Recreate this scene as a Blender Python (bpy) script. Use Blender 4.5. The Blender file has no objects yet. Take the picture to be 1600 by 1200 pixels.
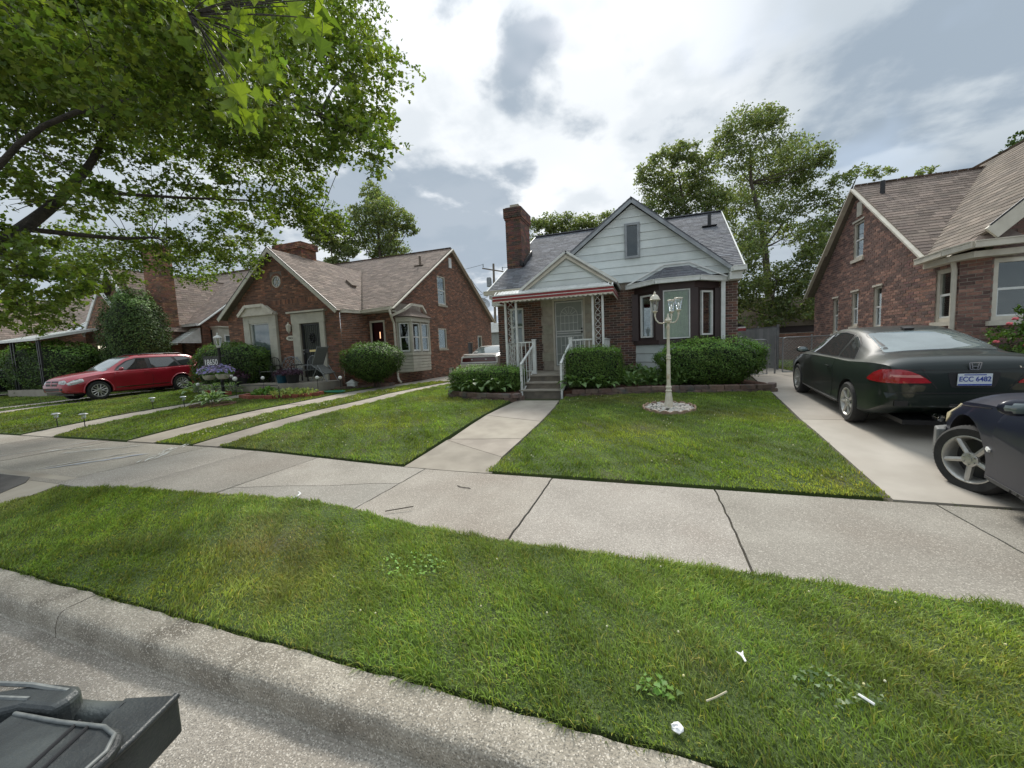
import bpy, bmesh, math, random
import numpy as np
from mathutils import Vector, Matrix
from mathutils.geometry import delaunay_2d_cdt
from mathutils.bvhtree import BVHTree
random.seed(7)
rng = np.random.default_rng(7)
S = bpy.context.scene
COL = S.collection
R = math.radians

# ------------------------------------------------------------------ camera
cam_d = bpy.data.cameras.new('camera')
cam_d.sensor_width = 36.0
cam_d.lens = 36.0 * 612.0 / 1600.0
cam_d.clip_start = 0.05
cam_d.clip_end = 2000
cam = bpy.data.objects.new('camera', cam_d)
COL.objects.link(cam)
p_, r_, y_ = R(5.0), R(2.5), R(19.4)
fw = Vector((-math.sin(y_) * math.cos(p_), math.cos(y_) * math.cos(p_), -math.sin(p_)))
rt0 = Vector((math.cos(y_), math.sin(y_), 0))
up0 = rt0.cross(fw)
rt = rt0 * math.cos(r_) - up0 * math.sin(r_)
up = up0 * math.cos(r_) + rt0 * math.sin(r_)
cam.matrix_world = Matrix(((rt.x, up.x, -fw.x, 0), (rt.y, up.y, -fw.y, 0), (rt.z, up.z, -fw.z, 1.65), (0, 0, 0, 1)))
S.camera = cam

# ------------------------------------------------------------------ sky and sun
SUN_EL, SUN_AZ = R(48), R(-13)          # azimuth from +Y towards +X
W = bpy.data.worlds.new('World')
S.world = W
W.use_nodes = True
nt = W.node_tree
nt.nodes.clear()
N = nt.nodes.new
L = nt.links.new
def setin(sock, v):
    if isinstance(v, (int, float, tuple, list)):
        sock.default_value = v
    else:
        L(v, sock)
def wmath(op, a, b=None, c=None, clamp=False):
    n = N('ShaderNodeMath'); n.operation = op; n.use_clamp = clamp
    for i, v in enumerate((a, b, c)):
        if v is not None: setin(n.inputs[i], v)
    return n.outputs[0]
def wramp(v, a, b, lo=0.0, hi=1.0):
    n = N('ShaderNodeMapRange'); n.interpolation_type = 'SMOOTHSTEP'
    setin(n.inputs[0], v); n.inputs[1].default_value = a; n.inputs[2].default_value = b
    n.inputs[3].default_value = lo; n.inputs[4].default_value = hi
    return n.outputs[0]
def wmix(f, a, b):
    n = N('ShaderNodeMix'); n.data_type = 'RGBA'
    setin(n.inputs[0], f); setin(n.inputs[6], a); setin(n.inputs[7], b)
    return n.outputs[2]
out = N('ShaderNodeOutputWorld'); bg = N('ShaderNodeBackground'); bg.inputs[1].default_value = 0.1
L(bg.outputs[0], out.inputs[0])
sky = N('ShaderNodeTexSky'); sky.sky_type = 'NISHITA'; sky.sun_disc = False
sky.sun_elevation = SUN_EL; sky.sun_rotation = SUN_AZ; sky.dust_density = 2.0
tc = N('ShaderNodeTexCoord')
sep = N('ShaderNodeSeparateXYZ'); L(tc.outputs['Generated'], sep.inputs[0])
zz = wmath('ADD', wmath('MAXIMUM', sep.outputs[2], 0.0), 0.22)
cx = wmath('DIVIDE', sep.outputs[0], zz); cy = wmath('DIVIDE', sep.outputs[1], zz)
comb = N('ShaderNodeCombineXYZ'); L(cx, comb.inputs[0]); L(cy, comb.inputs[1])
def wnoise(scale, detail, dist=0.0, off=(0, 0, 0), rough=0.5):
    mp = N('ShaderNodeMapping'); L(comb.outputs[0], mp.inputs[0]); mp.inputs['Location'].default_value = off
    n = N('ShaderNodeTexNoise'); L(mp.outputs[0], n.inputs[0])
    n.inputs['Scale'].default_value = scale; n.inputs['Detail'].default_value = detail
    n.inputs['Distortion'].default_value = dist; n.inputs['Roughness'].default_value = rough
    return n.outputs['Fac']
n1 = wnoise(0.85, 5, 0.15, (3.1, 1.7, 0), 0.48)
n2 = wnoise(2.2, 9, 0.15, (7.9, 4.4, 2), 0.55)
n3 = wnoise(0.5, 3, 0.1, (1.3, 8.2, 5), 0.45)
sd = (math.sin(SUN_AZ) * math.cos(SUN_EL), math.cos(SUN_AZ) * math.cos(SUN_EL), math.sin(SUN_EL))
nv = N('ShaderNodeVectorMath'); nv.operation = 'NORMALIZE'; L(tc.outputs['Generated'], nv.inputs[0])
def cone(d, a_out, a_in):            # soft disc of sky round a direction
    q = N('ShaderNodeVectorMath'); q.operation = 'DOT_PRODUCT'; L(nv.outputs[0], q.inputs[0]); ln = math.sqrt(sum(x * x for x in d)); q.inputs[1].default_value = [x / ln for x in d]
    return wramp(q.outputs['Value'], math.cos(R(a_out)), math.cos(R(a_in)))
SKYK = 8.4
def col(r, g, b_): return (r * SKYK, g * SKYK, b_ * SKYK, 1)
CLOUDS = [((-.218, .816, .535), 8, 2, 1), ((-.136, .861, .491), 6, 1, .9), ((-.29, .79, .55), 5, 1, .8), ((-.032, .837, .547), 5, 1, .8), ((-.268, .875, .404), 4, 1, .9), ((-.42, .85, .30), 14, 5, 1), ((-.566, .709, .421), 9, 2, .8), ((-.341, .705, .622), 5, 1, .6), ((.396, .812, .429), 10, 2, .8), ((.32, .881, .348), 7, 2, .8), ((.487, .821, .298), 9, 2, .6)]
base = wmix(wramp(n3, 0.38, 0.62), col(.34, .39, .44), col(.50, .55, .59))
# bright thin cloud in front of the hidden sun
glow = wmath('MULTIPLY', cone((-.31, .84, .47), 38, 8), wramp(n1, 0.32, 0.60, 0.60, 1.0))
bright = wmix(glow, base, col(.80, .82, .84))
bright = wmix(wmath('MULTIPLY', wramp(wnoise(3.4, 9, 0.1, (2, 5, 1)), 0.46, 0.62), 0.42), bright, col(.40, .455, .51))
# heavier grey clouds: everywhere a little, and some large banks
bank = None
for d, ao, ai, w_ in CLOUDS:
    c_ = wmath('MULTIPLY', cone(d, ao, ai), w_)
    bank = c_ if bank is None else wmath('MAXIMUM', bank, c_)
dense = wmath('ADD', wmath('MULTIPLY', n1, 0.42), wmath('MULTIPLY', n2, 0.58))
dens2 = wmath('ADD', dense, wmath('MULTIPLY', bank, 0.14))
darkm = wmath('MULTIPLY', wramp(dens2, 0.55, 0.63), 0.8)
fin = wmix(darkm, bright, col(.235, .295, .365))
gap = wmath('MULTIPLY', wramp(wnoise(1.4, 4, 0.2, (11, 2, 9)), 0.58, 0.70), 0.30)
fin = wmix(gap, fin, wmix(0.5, sky.outputs[0], col(.50, .62, .76)))
zen = wramp(sep.outputs[2], 0.55, 0.95, 1.0, 1.9)   # an overcast sky is brighter overhead
vm = N('ShaderNodeVectorMath'); vm.operation = 'SCALE'; L(fin, vm.inputs[0]); L(zen, vm.inputs['Scale'])
L(vm.outputs[0], bg.inputs[0])

sun_d = bpy.data.lights.new('sun', 'SUN'); sun_d.energy = 2.3; sun_d.angle = R(14); sun_d.color = (1.0, 0.95, 0.87)
sun = bpy.data.objects.new('sun', sun_d); COL.objects.link(sun)
sun.rotation_euler = Vector((-sd[0], -sd[1], -sd[2])).to_track_quat('-Z', 'Y').to_euler()
S.view_settings.view_transform = 'Standard'; S.view_settings.look = 'None'
S.view_settings.gamma = 1.0; S.view_settings.use_curve_mapping = False
S.view_settings.exposure = 0.72

# ------------------------------------------------------------------ materials
MATS = {}
def mat(name, c, c2=None, scale=6.0, rough=0.75, bump=0.0, bscale=60.0, metal=0.0, spec=0.5, tint=False,
        coat=0.0, detail=4.0, lo=0.35, hi=0.65, c3=None, scale3=1.0, lo3=0.5, hi3=0.7, trans=0.0, objco=False,
        speck=None, emit=None, stretch=None, sss=0.0, bdist=0.01, alpha=None):
    m = bpy.data.materials.new(name); m.use_nodes = True
    t = m.node_tree; n = t.nodes; l = t.links
    b = n['Principled BSDF']
    b.inputs['Roughness'].default_value = rough; b.inputs['Metallic'].default_value = metal
    b.inputs['Specular IOR Level'].default_value = spec
    b.inputs['Coat Weight'].default_value = coat; b.inputs['Coat Roughness'].default_value = 0.03
    co = n.new('ShaderNodeTexCoord'); geo = n.new('ShaderNodeNewGeometry')
    vec = co.outputs['Object'] if objco else geo.outputs['Position']
    if stretch:
        mp = n.new('ShaderNodeMapping'); mp.inputs['Scale'].default_value = stretch
        l.new(vec, mp.inputs[0]); vec = mp.outputs[0]
    def noise(s, d=4.0):
        q = n.new('ShaderNodeTexNoise'); q.inputs['Scale'].default_value = s; q.inputs['Detail'].default_value = d
        l.new(vec, q.inputs['Vector']); return q.outputs['Fac']
    def rng_(v, a, bb, o0=0., o1=1.):
        q = n.new('ShaderNodeMapRange'); l.new(v, q.inputs[0])
        q.inputs[1].default_value = a; q.inputs[2].default_value = bb
        q.inputs[3].default_value = o0; q.inputs[4].default_value = o1; return q.outputs[0]
    def mix(f, a, bb, mode='MIX'):
        q = n.new('ShaderNodeMix'); q.data_type = 'RGBA'; q.blend_type = mode
        for s_, v in ((q.inputs[0], f), (q.inputs[6], a), (q.inputs[7], bb)):
            if isinstance(v, (int, float)): s_.default_value = v
            elif isinstance(v, tuple): s_.default_value = (*v[:3], 1)
            else: l.new(v, s_)
        return q.outputs[2]
    colr = tuple(c)
    if c2: colr = mix(rng_(noise(scale, detail), lo, hi), tuple(c), tuple(c2))
    if c3: colr = mix(rng_(noise(scale3, 3.0), lo3, hi3), colr, tuple(c3))
    if speck:                      # (scale, threshold, colour, strength)
        v = n.new('ShaderNodeTexVoronoi'); v.inputs['Scale'].default_value = speck[0]; l.new(vec, v.inputs['Vector'])
        wn = n.new('ShaderNodeSeparateColor'); l.new(v.outputs['Color'], wn.inputs[0])
        f = n.new('ShaderNodeMath'); f.operation = 'MULTIPLY'; l.new(rng_(wn.outputs[0], speck[1], speck[1] + .12), f.inputs[0]); f.inputs[1].default_value = speck[3]
        colr = mix(f.outputs[0], colr, tuple(speck[2]))
        f2 = n.new('ShaderNodeMath'); f2.operation = 'MULTIPLY'; l.new(rng_(wn.outputs[1], .78, .9), f2.inputs[0]); f2.inputs[1].default_value = speck[3]
        colr = mix(f2.outputs[0], colr, tuple(x * .45 for x in c))
    if tint:
        a = n.new('ShaderNodeAttribute'); a.attribute_name = 'tint'
        colr = mix(1.0, colr, a.outputs['Color'], 'MULTIPLY')
    if isinstance(colr, tuple): b.inputs['Base Color'].default_value = (*colr[:3], 1)
    else: l.new(colr, b.inputs['Base Color'])
    if bump:
        bp = n.new('ShaderNodeBump'); bp.inputs['Strength'].default_value = bump; bp.inputs['Distance'].default_value = bdist
        l.new(noise(bscale, 5.0), bp.inputs['Height']); l.new(bp.outputs[0], b.inputs['Normal'])
    if emit: b.inputs['Emission Color'].default_value = (*emit[:3], 1); b.inputs['Emission Strength'].default_value = emit[3]
    if trans:                      # thin leaf: light passes through
        tr = n.new('ShaderNodeBsdfTranslucent'); ms = n.new('ShaderNodeMixShader'); ms.inputs[0].default_value = trans
        if isinstance(colr, tuple): tr.inputs[0].default_value = (*colr[:3], 1)
        else:
            br = mix(1.0, colr, (1.5, 1.6, .7), 'MULTIPLY'); l.new(br, tr.inputs[0])
        l.new(b.outputs[0], ms.inputs[1]); l.new(tr.outputs[0], ms.inputs[2]); l.new(ms.outputs[0], n['Material Output'].inputs[0])
    MATS[name] = m
    return m
def glassmat(name, tintc=(.8, .85, .85), see=0.85):
    m = bpy.data.materials.new(name); m.use_nodes = True
    t = m.node_tree; n = t.nodes; l = t.links; n.remove(n['Principled BSDF'])
    tr = n.new('ShaderNodeBsdfTransparent'); tr.inputs[0].default_value = (*tintc, 1)
    g = n.new('ShaderNodeBsdfGlossy'); g.inputs['Roughness'].default_value = 0.02; g.inputs[0].default_value = (.95, .97, 1, 1)
    fr = n.new('ShaderNodeLayerWeight'); fr.inputs[0].default_value = 0.35
    mr = n.new('ShaderNodeMapRange'); l.new(fr.outputs['Fresnel'], mr.inputs[0]); mr.inputs[3].default_value = 1 - see; mr.inputs[4].default_value = .8
    ms = n.new('ShaderNodeMixShader'); l.new(mr.outputs[0], ms.inputs[0]); l.new(tr.outputs[0], ms.inputs[1]); l.new(g.outputs[0], ms.inputs[2])
    l.new(ms.outputs[0], n['Material Output'].inputs[0]); MATS[name] = m
    return m

m_street = mat('street_concrete', (.36, .325, .275), (.27, .24, .20), 1.6, .9, 1., 120, speck=(165, .78, (.60, .55, .48), .8), c3=(.17, .145, .115), scale3=.9, lo3=.48, hi3=.66)
m_curb = mat('curb_concrete', (.36, .325, .265), (.25, .22, .175), 3.5, .92, 1., 80, speck=(160, .78, (.58, .53, .45), .8), c3=(.15, .13, .10), scale3=3, lo3=.52, hi3=.72)  # dark c3: stain blotches, also standing in for shade on the kerb face
m_walk = mat('sidewalk_concrete', (.325, .30, .26), (.25, .228, .195), 1.3, .9, .5, 90, speck=(150, .80, (.58, .54, .475), .6), c3=(.25, .22, .185), scale3=.8, lo3=.5, hi3=.7, tint=True)
m_drive = mat('driveway_concrete', (.43, .39, .335), (.36, .325, .275), 2.0, .85, .15, 120, c3=(.33, .29, .24), scale3=.7, lo3=.52, hi3=.75, tint=True)
m_path = mat('path_concrete', (.38, .34, .285), (.30, .265, .22), 2.4, .88, .25, 110, c3=(.27, .24, .20), scale3=1.2, lo3=.52, hi3=.72, tint=True)
m_asphalt = mat('asphalt', (.075, .072, .07), (.12, .115, .108), 3, .93, .5, 120)
m_soil = mat('soil', (.055, .045, .03), (.10, .085, .055), 9, .95, .9, 50, bdist=.03)
m_mulch = mat('mulch', (.10, .045, .03), (.17, .08, .05), 30, .95, 1., 60, bdist=.04)
m_grassbed = mat('grass_base', (.05, .085, .018), (.075, .105, .028), 5, .95, .8, 80, c3=(.10, .095, .05), scale3=1.4, lo3=.55, hi3=.75, bdist=.03)
m_blade = mat('grass_blade', (.158, .238, .048), (.215, .29, .068), .9, .6, tint=True, trans=.35, c3=(.17, .20, .075), scale3=.7, lo3=.52, hi3=.72, spec=.25)
m_mortar = mat('mortar', (.20, .165, .14), (.15, .12, .10), 12, .95, .6, 80)
m_mortar2 = mat('mortar_pale', (.38, .33, .28), (.27, .23, .19), 12, .95, .6, 80)
m_brick_m = mat('brick_brown', (.135, .082, .064), (.09, .056, .046), 25, .88, .7, 70, tint=True)
m_brick_l = mat('brick_red', (.235, .118, .075), (.16, .08, .055), 25, .88, .7, 70, tint=True)
m_brick_r = mat('brick_rose', (.225, .130, .108), (.165, .098, .084), 25, .88, .7, 70, tint=True)
m_brick_3 = mat('brick_tan', (.26, .14, .09), (.17, .09, .06), 25, .88, .7, 70, tint=True)
m_stone = mat('limestone', (.44, .40, .32), (.34, .31, .25), 6, .85, .4, 60, tint=True)
m_sh_gray = mat('shingle_gray', (.105, .11, .125), (.16, .165, .18), 14, .93, .6, 180, tint=True)
m_sh_brn = mat('shingle_brown', (.175, .135, .112), (.225, .178, .148), 14, .93, .6, 180, tint=True)
m_sh_brn2 = mat('shingle_dark', (.15, .125, .10), (.20, .165, .135), 14, .93, .6, 180, tint=True)
m_siding = mat('siding_white', (.66, .70, .69), (.58, .62, .61), 3, .55, .05, 40, tint=True)
m_white = mat('white_paint', (.74, .75, .73), (.62, .63, .60), 7, .45, .05, 40)
m_cream = mat('cream_trim', (.52, .50, .42), (.45, .43, .36), 5, .6, .08, 40, tint=True)
m_cream2 = mat('pale_trim', (.62, .58, .49), (.52, .48, .40), 5, .6, .08, 40)
m_brown = mat('dark_brown_trim', (.055, .032, .030), (.04, .024, .023), 4, .5, .15, 40)
m_redpaint = mat('red_stripe', (.30, .035, .035), (.24, .03, .03), 4, .5)
m_curtain = mat('green_curtain', (.62, .74, .46), (.48, .60, .34), 4, .85)
m_curtw = mat('pale_curtain', (.45, .46, .43), (.35, .36, .34), 4, .85)
m_dark = mat('dark_interior', (.012, .013, .015), rough=.9)
m_glass = glassmat('window_glass', (.80, .84, .80), .955)
m_glassclr = glassmat('clear_glass', (.9, .93, .93), .88)
m_black = mat('black_metal', (.018, .018, .02), rough=.45)
m_blackpl = mat('black_plastic', (.03, .031, .033), (.04, .041, .043), 8, .55)
m_galv = mat('galvanised_metal', (.33, .35, .36), (.24, .25, .26), 5, .5, metal=.6)
m_privacy = mat('privacy_panel', (.46, .49, .50), (.38, .41, .42), 3, .5, tint=True)
m_bark = mat('bark', (.085, .07, .052), (.13, .11, .085), 14, .95, 1., 40, bdist=.04)
m_barkd = mat('bark_dark', (.035, .03, .024), (.06, .05, .04), 14, .95, 1., 40, bdist=.04)
m_leaf = mat('maple_leaf', (.095, .15, .028), (.15, .205, .042), 1.2, .5, tint=True, trans=.45, spec=.3)
m_leaf2 = mat('ash_leaf', (.135, .17, .082), (.175, .215, .112), .5, .6, tint=True, trans=.5, spec=.25)
m_yew = mat('yew_leaf', (.072, .145, .026), (.11, .195, .036), 3, .55, tint=True, trans=.2, spec=.3)
m_ever = mat('evergreen_leaf', (.055, .11, .024), (.085, .15, .032), 3, .6, tint=True, trans=.1, spec=.3)
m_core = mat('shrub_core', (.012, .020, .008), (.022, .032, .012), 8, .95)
m_hosta = mat('hosta_leaf', (.11, .20, .06), (.16, .25, .09), 8, .42, tint=True, trans=.25, spec=.4)
m_block = mat('edging_block', (.13, .085, .07), (.19, .13, .105), 12, .9, .7, 50, tint=True, c3=(.10, .095, .085), scale3=4, lo3=.5, hi3=.7)
m_rock = mat('white_rock', (.66, .62, .55), (.50, .46, .40), 20, .8, .4, 60, tint=True)
m_lampw = mat('lamp_paint', (.68, .64, .54), (.60, .54, .42), 9, .45, c3=(.42, .30, .16), scale3=6, lo3=.60, hi3=.78, tint=False)
m_bin = mat('bin_plastic', (.022, .025, .027), (.044, .05, .051), 9, .42, .25, 160, c3=(.11, .125, .12), scale3=5, lo3=.52, hi3=.85, detail=8)
m_chrome = mat('chrome', (.6, .6, .6), rough=.15, metal=1.)
m_alloy = mat('alloy', (.50, .49, .46), (.42, .41, .38), 20, .35, metal=.55)
m_tyre = mat('tyre_rubber', (.018, .018, .018), (.03, .029, .028), 12, .85, .3, 90)
m_cglass = mat('car_glass', (.03, .036, .036), rough=.03, spec=1., coat=1.)
m_cglassb = mat('car_glass_pale', (.16, .20, .20), (.10, .13, .13), 3, .04, spec=1., coat=1.)
m_taill = mat('tail_light', (.40, .012, .02), (.28, .01, .015), 10, .15, coat=1.)
m_taild = mat('tail_light_dark', (.085, .015, .018), rough=.2, coat=1.)
m_headl = mat('head_light', (.55, .56, .55), (.25, .26, .26), 18, .15, coat=1.)
m_headly = mat('head_light_yellowed', (.62, .54, .36), (.5, .43, .28), 9, .35)
m_carg = mat('green_car_paint', (.009, .016, .014), (.012, .019, .017), 3, .42, metal=.0, coat=.5, spec=.3)
m_carb = mat('navy_car_paint', (.005, .008, .022), (.008, .011, .026), 2, .4, metal=.0, coat=.22, spec=.3)
m_carr = mat('red_car_paint', (.33, .011, .024), (.28, .009, .02), 2, .3, metal=.1, coat=.8)
m_carw = mat('white_car_paint', (.62, .60, .57), (.56, .54, .5), 2, .35, coat=.6)
m_cark = mat('black_car_paint', (.012, .012, .014), rough=.25, coat=1.)
m_primer = mat('grey_bumper', (.13, .135, .135), (.19, .19, .185), 6, .55)
m_plate = mat('plate_white', (.62, .68, .74), rough=.4)
m_blue = mat('plate_blue', (.03, .06, .32), rough=.4)
m_wood = mat('pole_wood', (.16, .13, .105), (.22, .185, .15), 10, .9, .5, 40)
m_purple = mat('petunia_violet', (.30, .25, .62), (.42, .37, .75), 30, .6, trans=.3, tint=True)
m_pinkf = mat('rose_pink', (.65, .10, .14), (.75, .2, .2), 20, .6, tint=True)
m_plum = mat('plum_foliage', (.06, .028, .055), (.09, .04, .08), 30, .7, tint=True, trans=.2)
m_lime = mat('lime_foliage', (.28, .36, .09), (.42, .48, .18), 30, .7, tint=True, trans=.3)
m_redbrick = mat('red_edging', (.24, .07, .045), (.30, .10, .06), 15, .9, .6, 50, tint=True)
m_globe = mat('white_globe', (.8, .8, .78), rough=.2)
m_teal = mat('teal_trash', (.03, .35, .25), rough=.5)
m_paper = mat('paper_scrap', (.8, .8, .8), rough=.7)
m_straw = mat('dry_straw', (.42, .38, .26), (.5, .46, .33), 30, .8, tint=True)
m_chairm = mat('sling_mesh', (.16, .165, .155), (.12, .125, .12), 30, .8)
m_teald = mat('pot_blue', (.02, .09, .14), rough=.3)
m_clay = mat('grey_brown_roof', (.16, .125, .10), (.21, .17, .14), 10, .95, .5, 60)

# ------------------------------------------------------------------ mesh building
class MB:
    def __init__(s): s.v = []; s.f = []; s.t = []; s.m = []
    def add(s, vs, fs, t=(1, 1, 1), m=0):
        o = len(s.v); s.v += [tuple(q) for q in vs]
        for f in fs: s.f.append(tuple(i + o for i in f)); s.t.append(t); s.m.append(m)
        return s
    def box(s, x0, x1, y0, y1, z0, z1, t=(1, 1, 1), m=0):
        vs = [(x0, y0, z0), (x1, y0, z0), (x1, y1, z0), (x0, y1, z0), (x0, y0, z1), (x1, y0, z1), (x1, y1, z1), (x0, y1, z1)]
        return s.add(vs, [(0, 3, 2, 1), (4, 5, 6, 7), (0, 1, 5, 4), (1, 2, 6, 5), (2, 3, 7, 6), (3, 0, 4, 7)], t, m)
    def beam(s, a, b, w, h, upv=(0, 0, 1), t=(1, 1, 1), m=0):
        a = Vector(a); b = Vector(b); d = (b - a).normalized(); upv = Vector(upv)
        if abs(d.dot(upv)) > .99: upv = Vector((0, 1, 0))
        sd_ = d.cross(upv).normalized(); u = sd_.cross(d).normalized()
        vs = [p + sd_ * (i * w / 2) + u * (j * h / 2) for p in (a, b) for i, j in ((-1, -1), (1, -1), (1, 1), (-1, 1))]
        return s.add(vs, [(0, 1, 2, 3), (4, 7, 6, 5), (0, 4, 5, 1), (1, 5, 6, 2), (2, 6, 7, 3), (3, 7, 4, 0)], t, m)
    def tube(s, pts, rad, n=8, t=(1, 1, 1), m=0, cap=True):
        pts = [Vector(p) for p in pts]; rads = rad if isinstance(rad, (list, tuple)) else [rad] * len(pts)
        o = len(s.v); ref = Vector((0, 0, 1)); prev = None
        for i, p in enumerate(pts):
            d = (pts[min(i + 1, len(pts) - 1)] - pts[max(i - 1, 0)])
            d = d.normalized() if d.length > 1e-9 else Vector((0, 0, 1))
            if prev is None:
                a = d.cross(ref if abs(d.dot(ref)) < .95 else Vector((1, 0, 0))).normalized()
            else:
                a = (prev - d * prev.dot(d)); a = a.normalized() if a.length > 1e-6 else d.orthogonal().normalized()
            prev = a; b = d.cross(a)
            for k in range(n):
                an = 2 * math.pi * k / n
                s.v.append(tuple(p + (a * math.cos(an) + b * math.sin(an)) * rads[i]))
        for i in range(len(pts) - 1):
            for k in range(n):
                k2 = (k + 1) % n
                s.f.append((o + i * n + k, o + i * n + k2, o + (i + 1) * n + k2, o + (i + 1) * n + k)); s.t.append(t); s.m.append(m)
        if cap:
            s.f.append(tuple(o + k for k in range(n))[::-1]); s.t.append(t); s.m.append(m)
            s.f.append(tuple(o + (len(pts) - 1) * n + k for k in range(n))); s.t.append(t); s.m.append(m)
        return s
    def lathe(s, prof, c=(0, 0, 0), n=24, t=(1, 1, 1), m=0, axis='z'):
        o = len(s.v)
        for (r, h) in prof:
            for k in range(n):
                a = 2 * math.pi * k / n; x, y = r * math.cos(a), r * math.sin(a)
                q = (x, y, h) if axis == 'z' else ((x, h, y) if axis == 'y' else (h, x, y))
                s.v.append((c[0] + q[0], c[1] + q[1], c[2] + q[2]))
        for i in range(len(prof) - 1):
            for k in range(n):
                k2 = (k + 1) % n
                s.f.append((o + i * n + k, o + i * n + k2, o + (i + 1) * n + k2, o + (i + 1) * n + k)); s.t.append(t); s.m.append(m)
        return s
    def sphere(s, c, r, n=10, sc=(1, 1, 1), t=(1, 1, 1), m=0):
        prof = [(max(1e-4, r * math.sin(math.pi * i / n)), -r * math.cos(math.pi * i / n)) for i in range(n + 1)]
        o = len(s.v); s.lathe(prof, (0, 0, 0), n + 4, t, m)
        for i in range(o, len(s.v)):
            q = s.v[i]; s.v[i] = (c[0] + q[0] * sc[0], c[1] + q[1] * sc[1], c[2] + q[2] * sc[2])
        return s
    def prism(s, poly, fn0, fn1, t=(1, 1, 1), m=0):
        n = len(poly); vs = [fn0(*p) for p in poly] + [fn1(*p) for p in poly]
        fs = [tuple(range(n))[::-1], tuple(range(n, 2 * n))] + [(i, (i + 1) % n, n + (i + 1) % n, n + i) for i in range(n)]
        return s.add(vs, fs, t, m)
    def mesh(s, name, mats):
        me = bpy.data.meshes.new(name)
        me.from_pydata(s.v, [], s.f)
        mats = mats if isinstance(mats, (list, tuple)) else [mats]
        for q in mats: me.materials.append(q)
        if len(mats) > 1: me.polygons.foreach_set('material_index', s.m)
        if any(q != (1, 1, 1) for q in s.t) or any(q.name in TINTED for q in mats):
            a = me.color_attributes.new('tint', 'FLOAT_COLOR', 'CORNER')
            cnt = np.empty(len(me.polygons), np.int32); me.polygons.foreach_get('loop_total', cnt)
            tt = np.array([(*q, 1.0) for q in s.t], np.float32)
            a.data.foreach_set('color', np.repeat(tt, cnt, axis=0).ravel())
        me.update()
        return me
    def build(s, name, mats, parent=None, smooth=None, loc=None):
        me = s.mesh(name, mats)
        if smooth is not None:
            me.polygons.foreach_set('use_smooth', [True] * len(me.polygons))
            me.set_sharp_from_angle(angle=R(smooth))
        return link(name, me, parent, loc)
TINTED = set(k for k in ())
def link(name, me, parent=None, loc=None):
    o = bpy.data.objects.new(name, me); COL.objects.link(o)
    if loc: o.location = loc
    if parent is not None:
        o.parent = parent
        if parent.get('world_kids'):
            o.matrix_parent_inverse = WINV[parent.name]
            if o.type == 'MESH': pass
    return o
WINV = {}
def thing(name, label, cat, loc=(0, 0, 0), rz=0.0, group=None, world=False):
    """Empty at the base of a thing. world=True: its parts are modelled in world coordinates."""
    o = bpy.data.objects.new(name, None); COL.objects.link(o)
    o.empty_display_size = .2
    o.location = loc; o.rotation_euler = (0, 0, rz)
    o['label'] = label; o['category'] = cat
    if group: o['group'] = group
    if world:
        o['world_kids'] = 1
        WINV[o.name] = (Matrix.Translation(loc) @ Matrix.Rotation(rz, 4, 'Z')).inverted()
    return o
def tag(o, label, cat, group=None, kind=None):
    o['label'] = label; o['category'] = cat
    if group: o['group'] = group
    if kind: o['kind'] = kind
    return o
def struct(o, label=None):
    o['kind'] = 'structure'
    if label: o['label'] = label
    return o
def dup(o, label=None, loc=None, rz=None, parent=None):
    c = o.copy(); COL.objects.link(c)
    if parent is not None: c.parent = parent
    if label: c['label'] = label
    if loc is not None: c.location = loc
    if rz is not None: c.rotation_euler = (0, 0, rz)
    for ch in list(o.children): dup(ch, parent=c)
    return c
for m in list(MATS.values()):
    if any(q.type == 'ATTRIBUTE' for q in m.node_tree.nodes): TINTED.add(m.name)
def rt_(a=.85, b=1.15, hue=.04):
    k = random.uniform(a, b); return (k * (1 + random.uniform(-hue, hue)), k, k * (1 + random.uniform(-hue, hue)))

# ------------------------------------------------------------------ lie of the land
def sm(a, b, t):
    t = min(1, max(0, (t - a) / (b - a))); return t * t * (3 - 2 * t)
_Y = [-1e9, 4.78, 5.4, 7.2, 9.0, 10.3, 12, 16, 1e9]; _Z = [0, 0, .06, .25, .37, .44, .46, .48, .48]
def gz(X, Y):
    s = .14 * sm(2.5, 7.5, -X) * (1 - sm(5, 10, Y))
    if Y < 4: s *= sm(1.5, 3.2, Y)
    for i in range(len(_Y) - 1):
        if Y <= _Y[i + 1]:
            return s + _Z[i] + (_Z[i + 1] - _Z[i]) * (Y - _Y[i]) / (_Y[i + 1] - _Y[i])
    return s + .48
def inpoly(x, y, P):
    c = False; j = len(P) - 1
    for i in range(len(P)):
        if (P[i][1] > y) != (P[j][1] > y) and x < (P[j][0] - P[i][0]) * (y - P[i][1]) / (P[j][1] - P[i][1]) + P[i][0]: c = not c
        j = i
    return c
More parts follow.
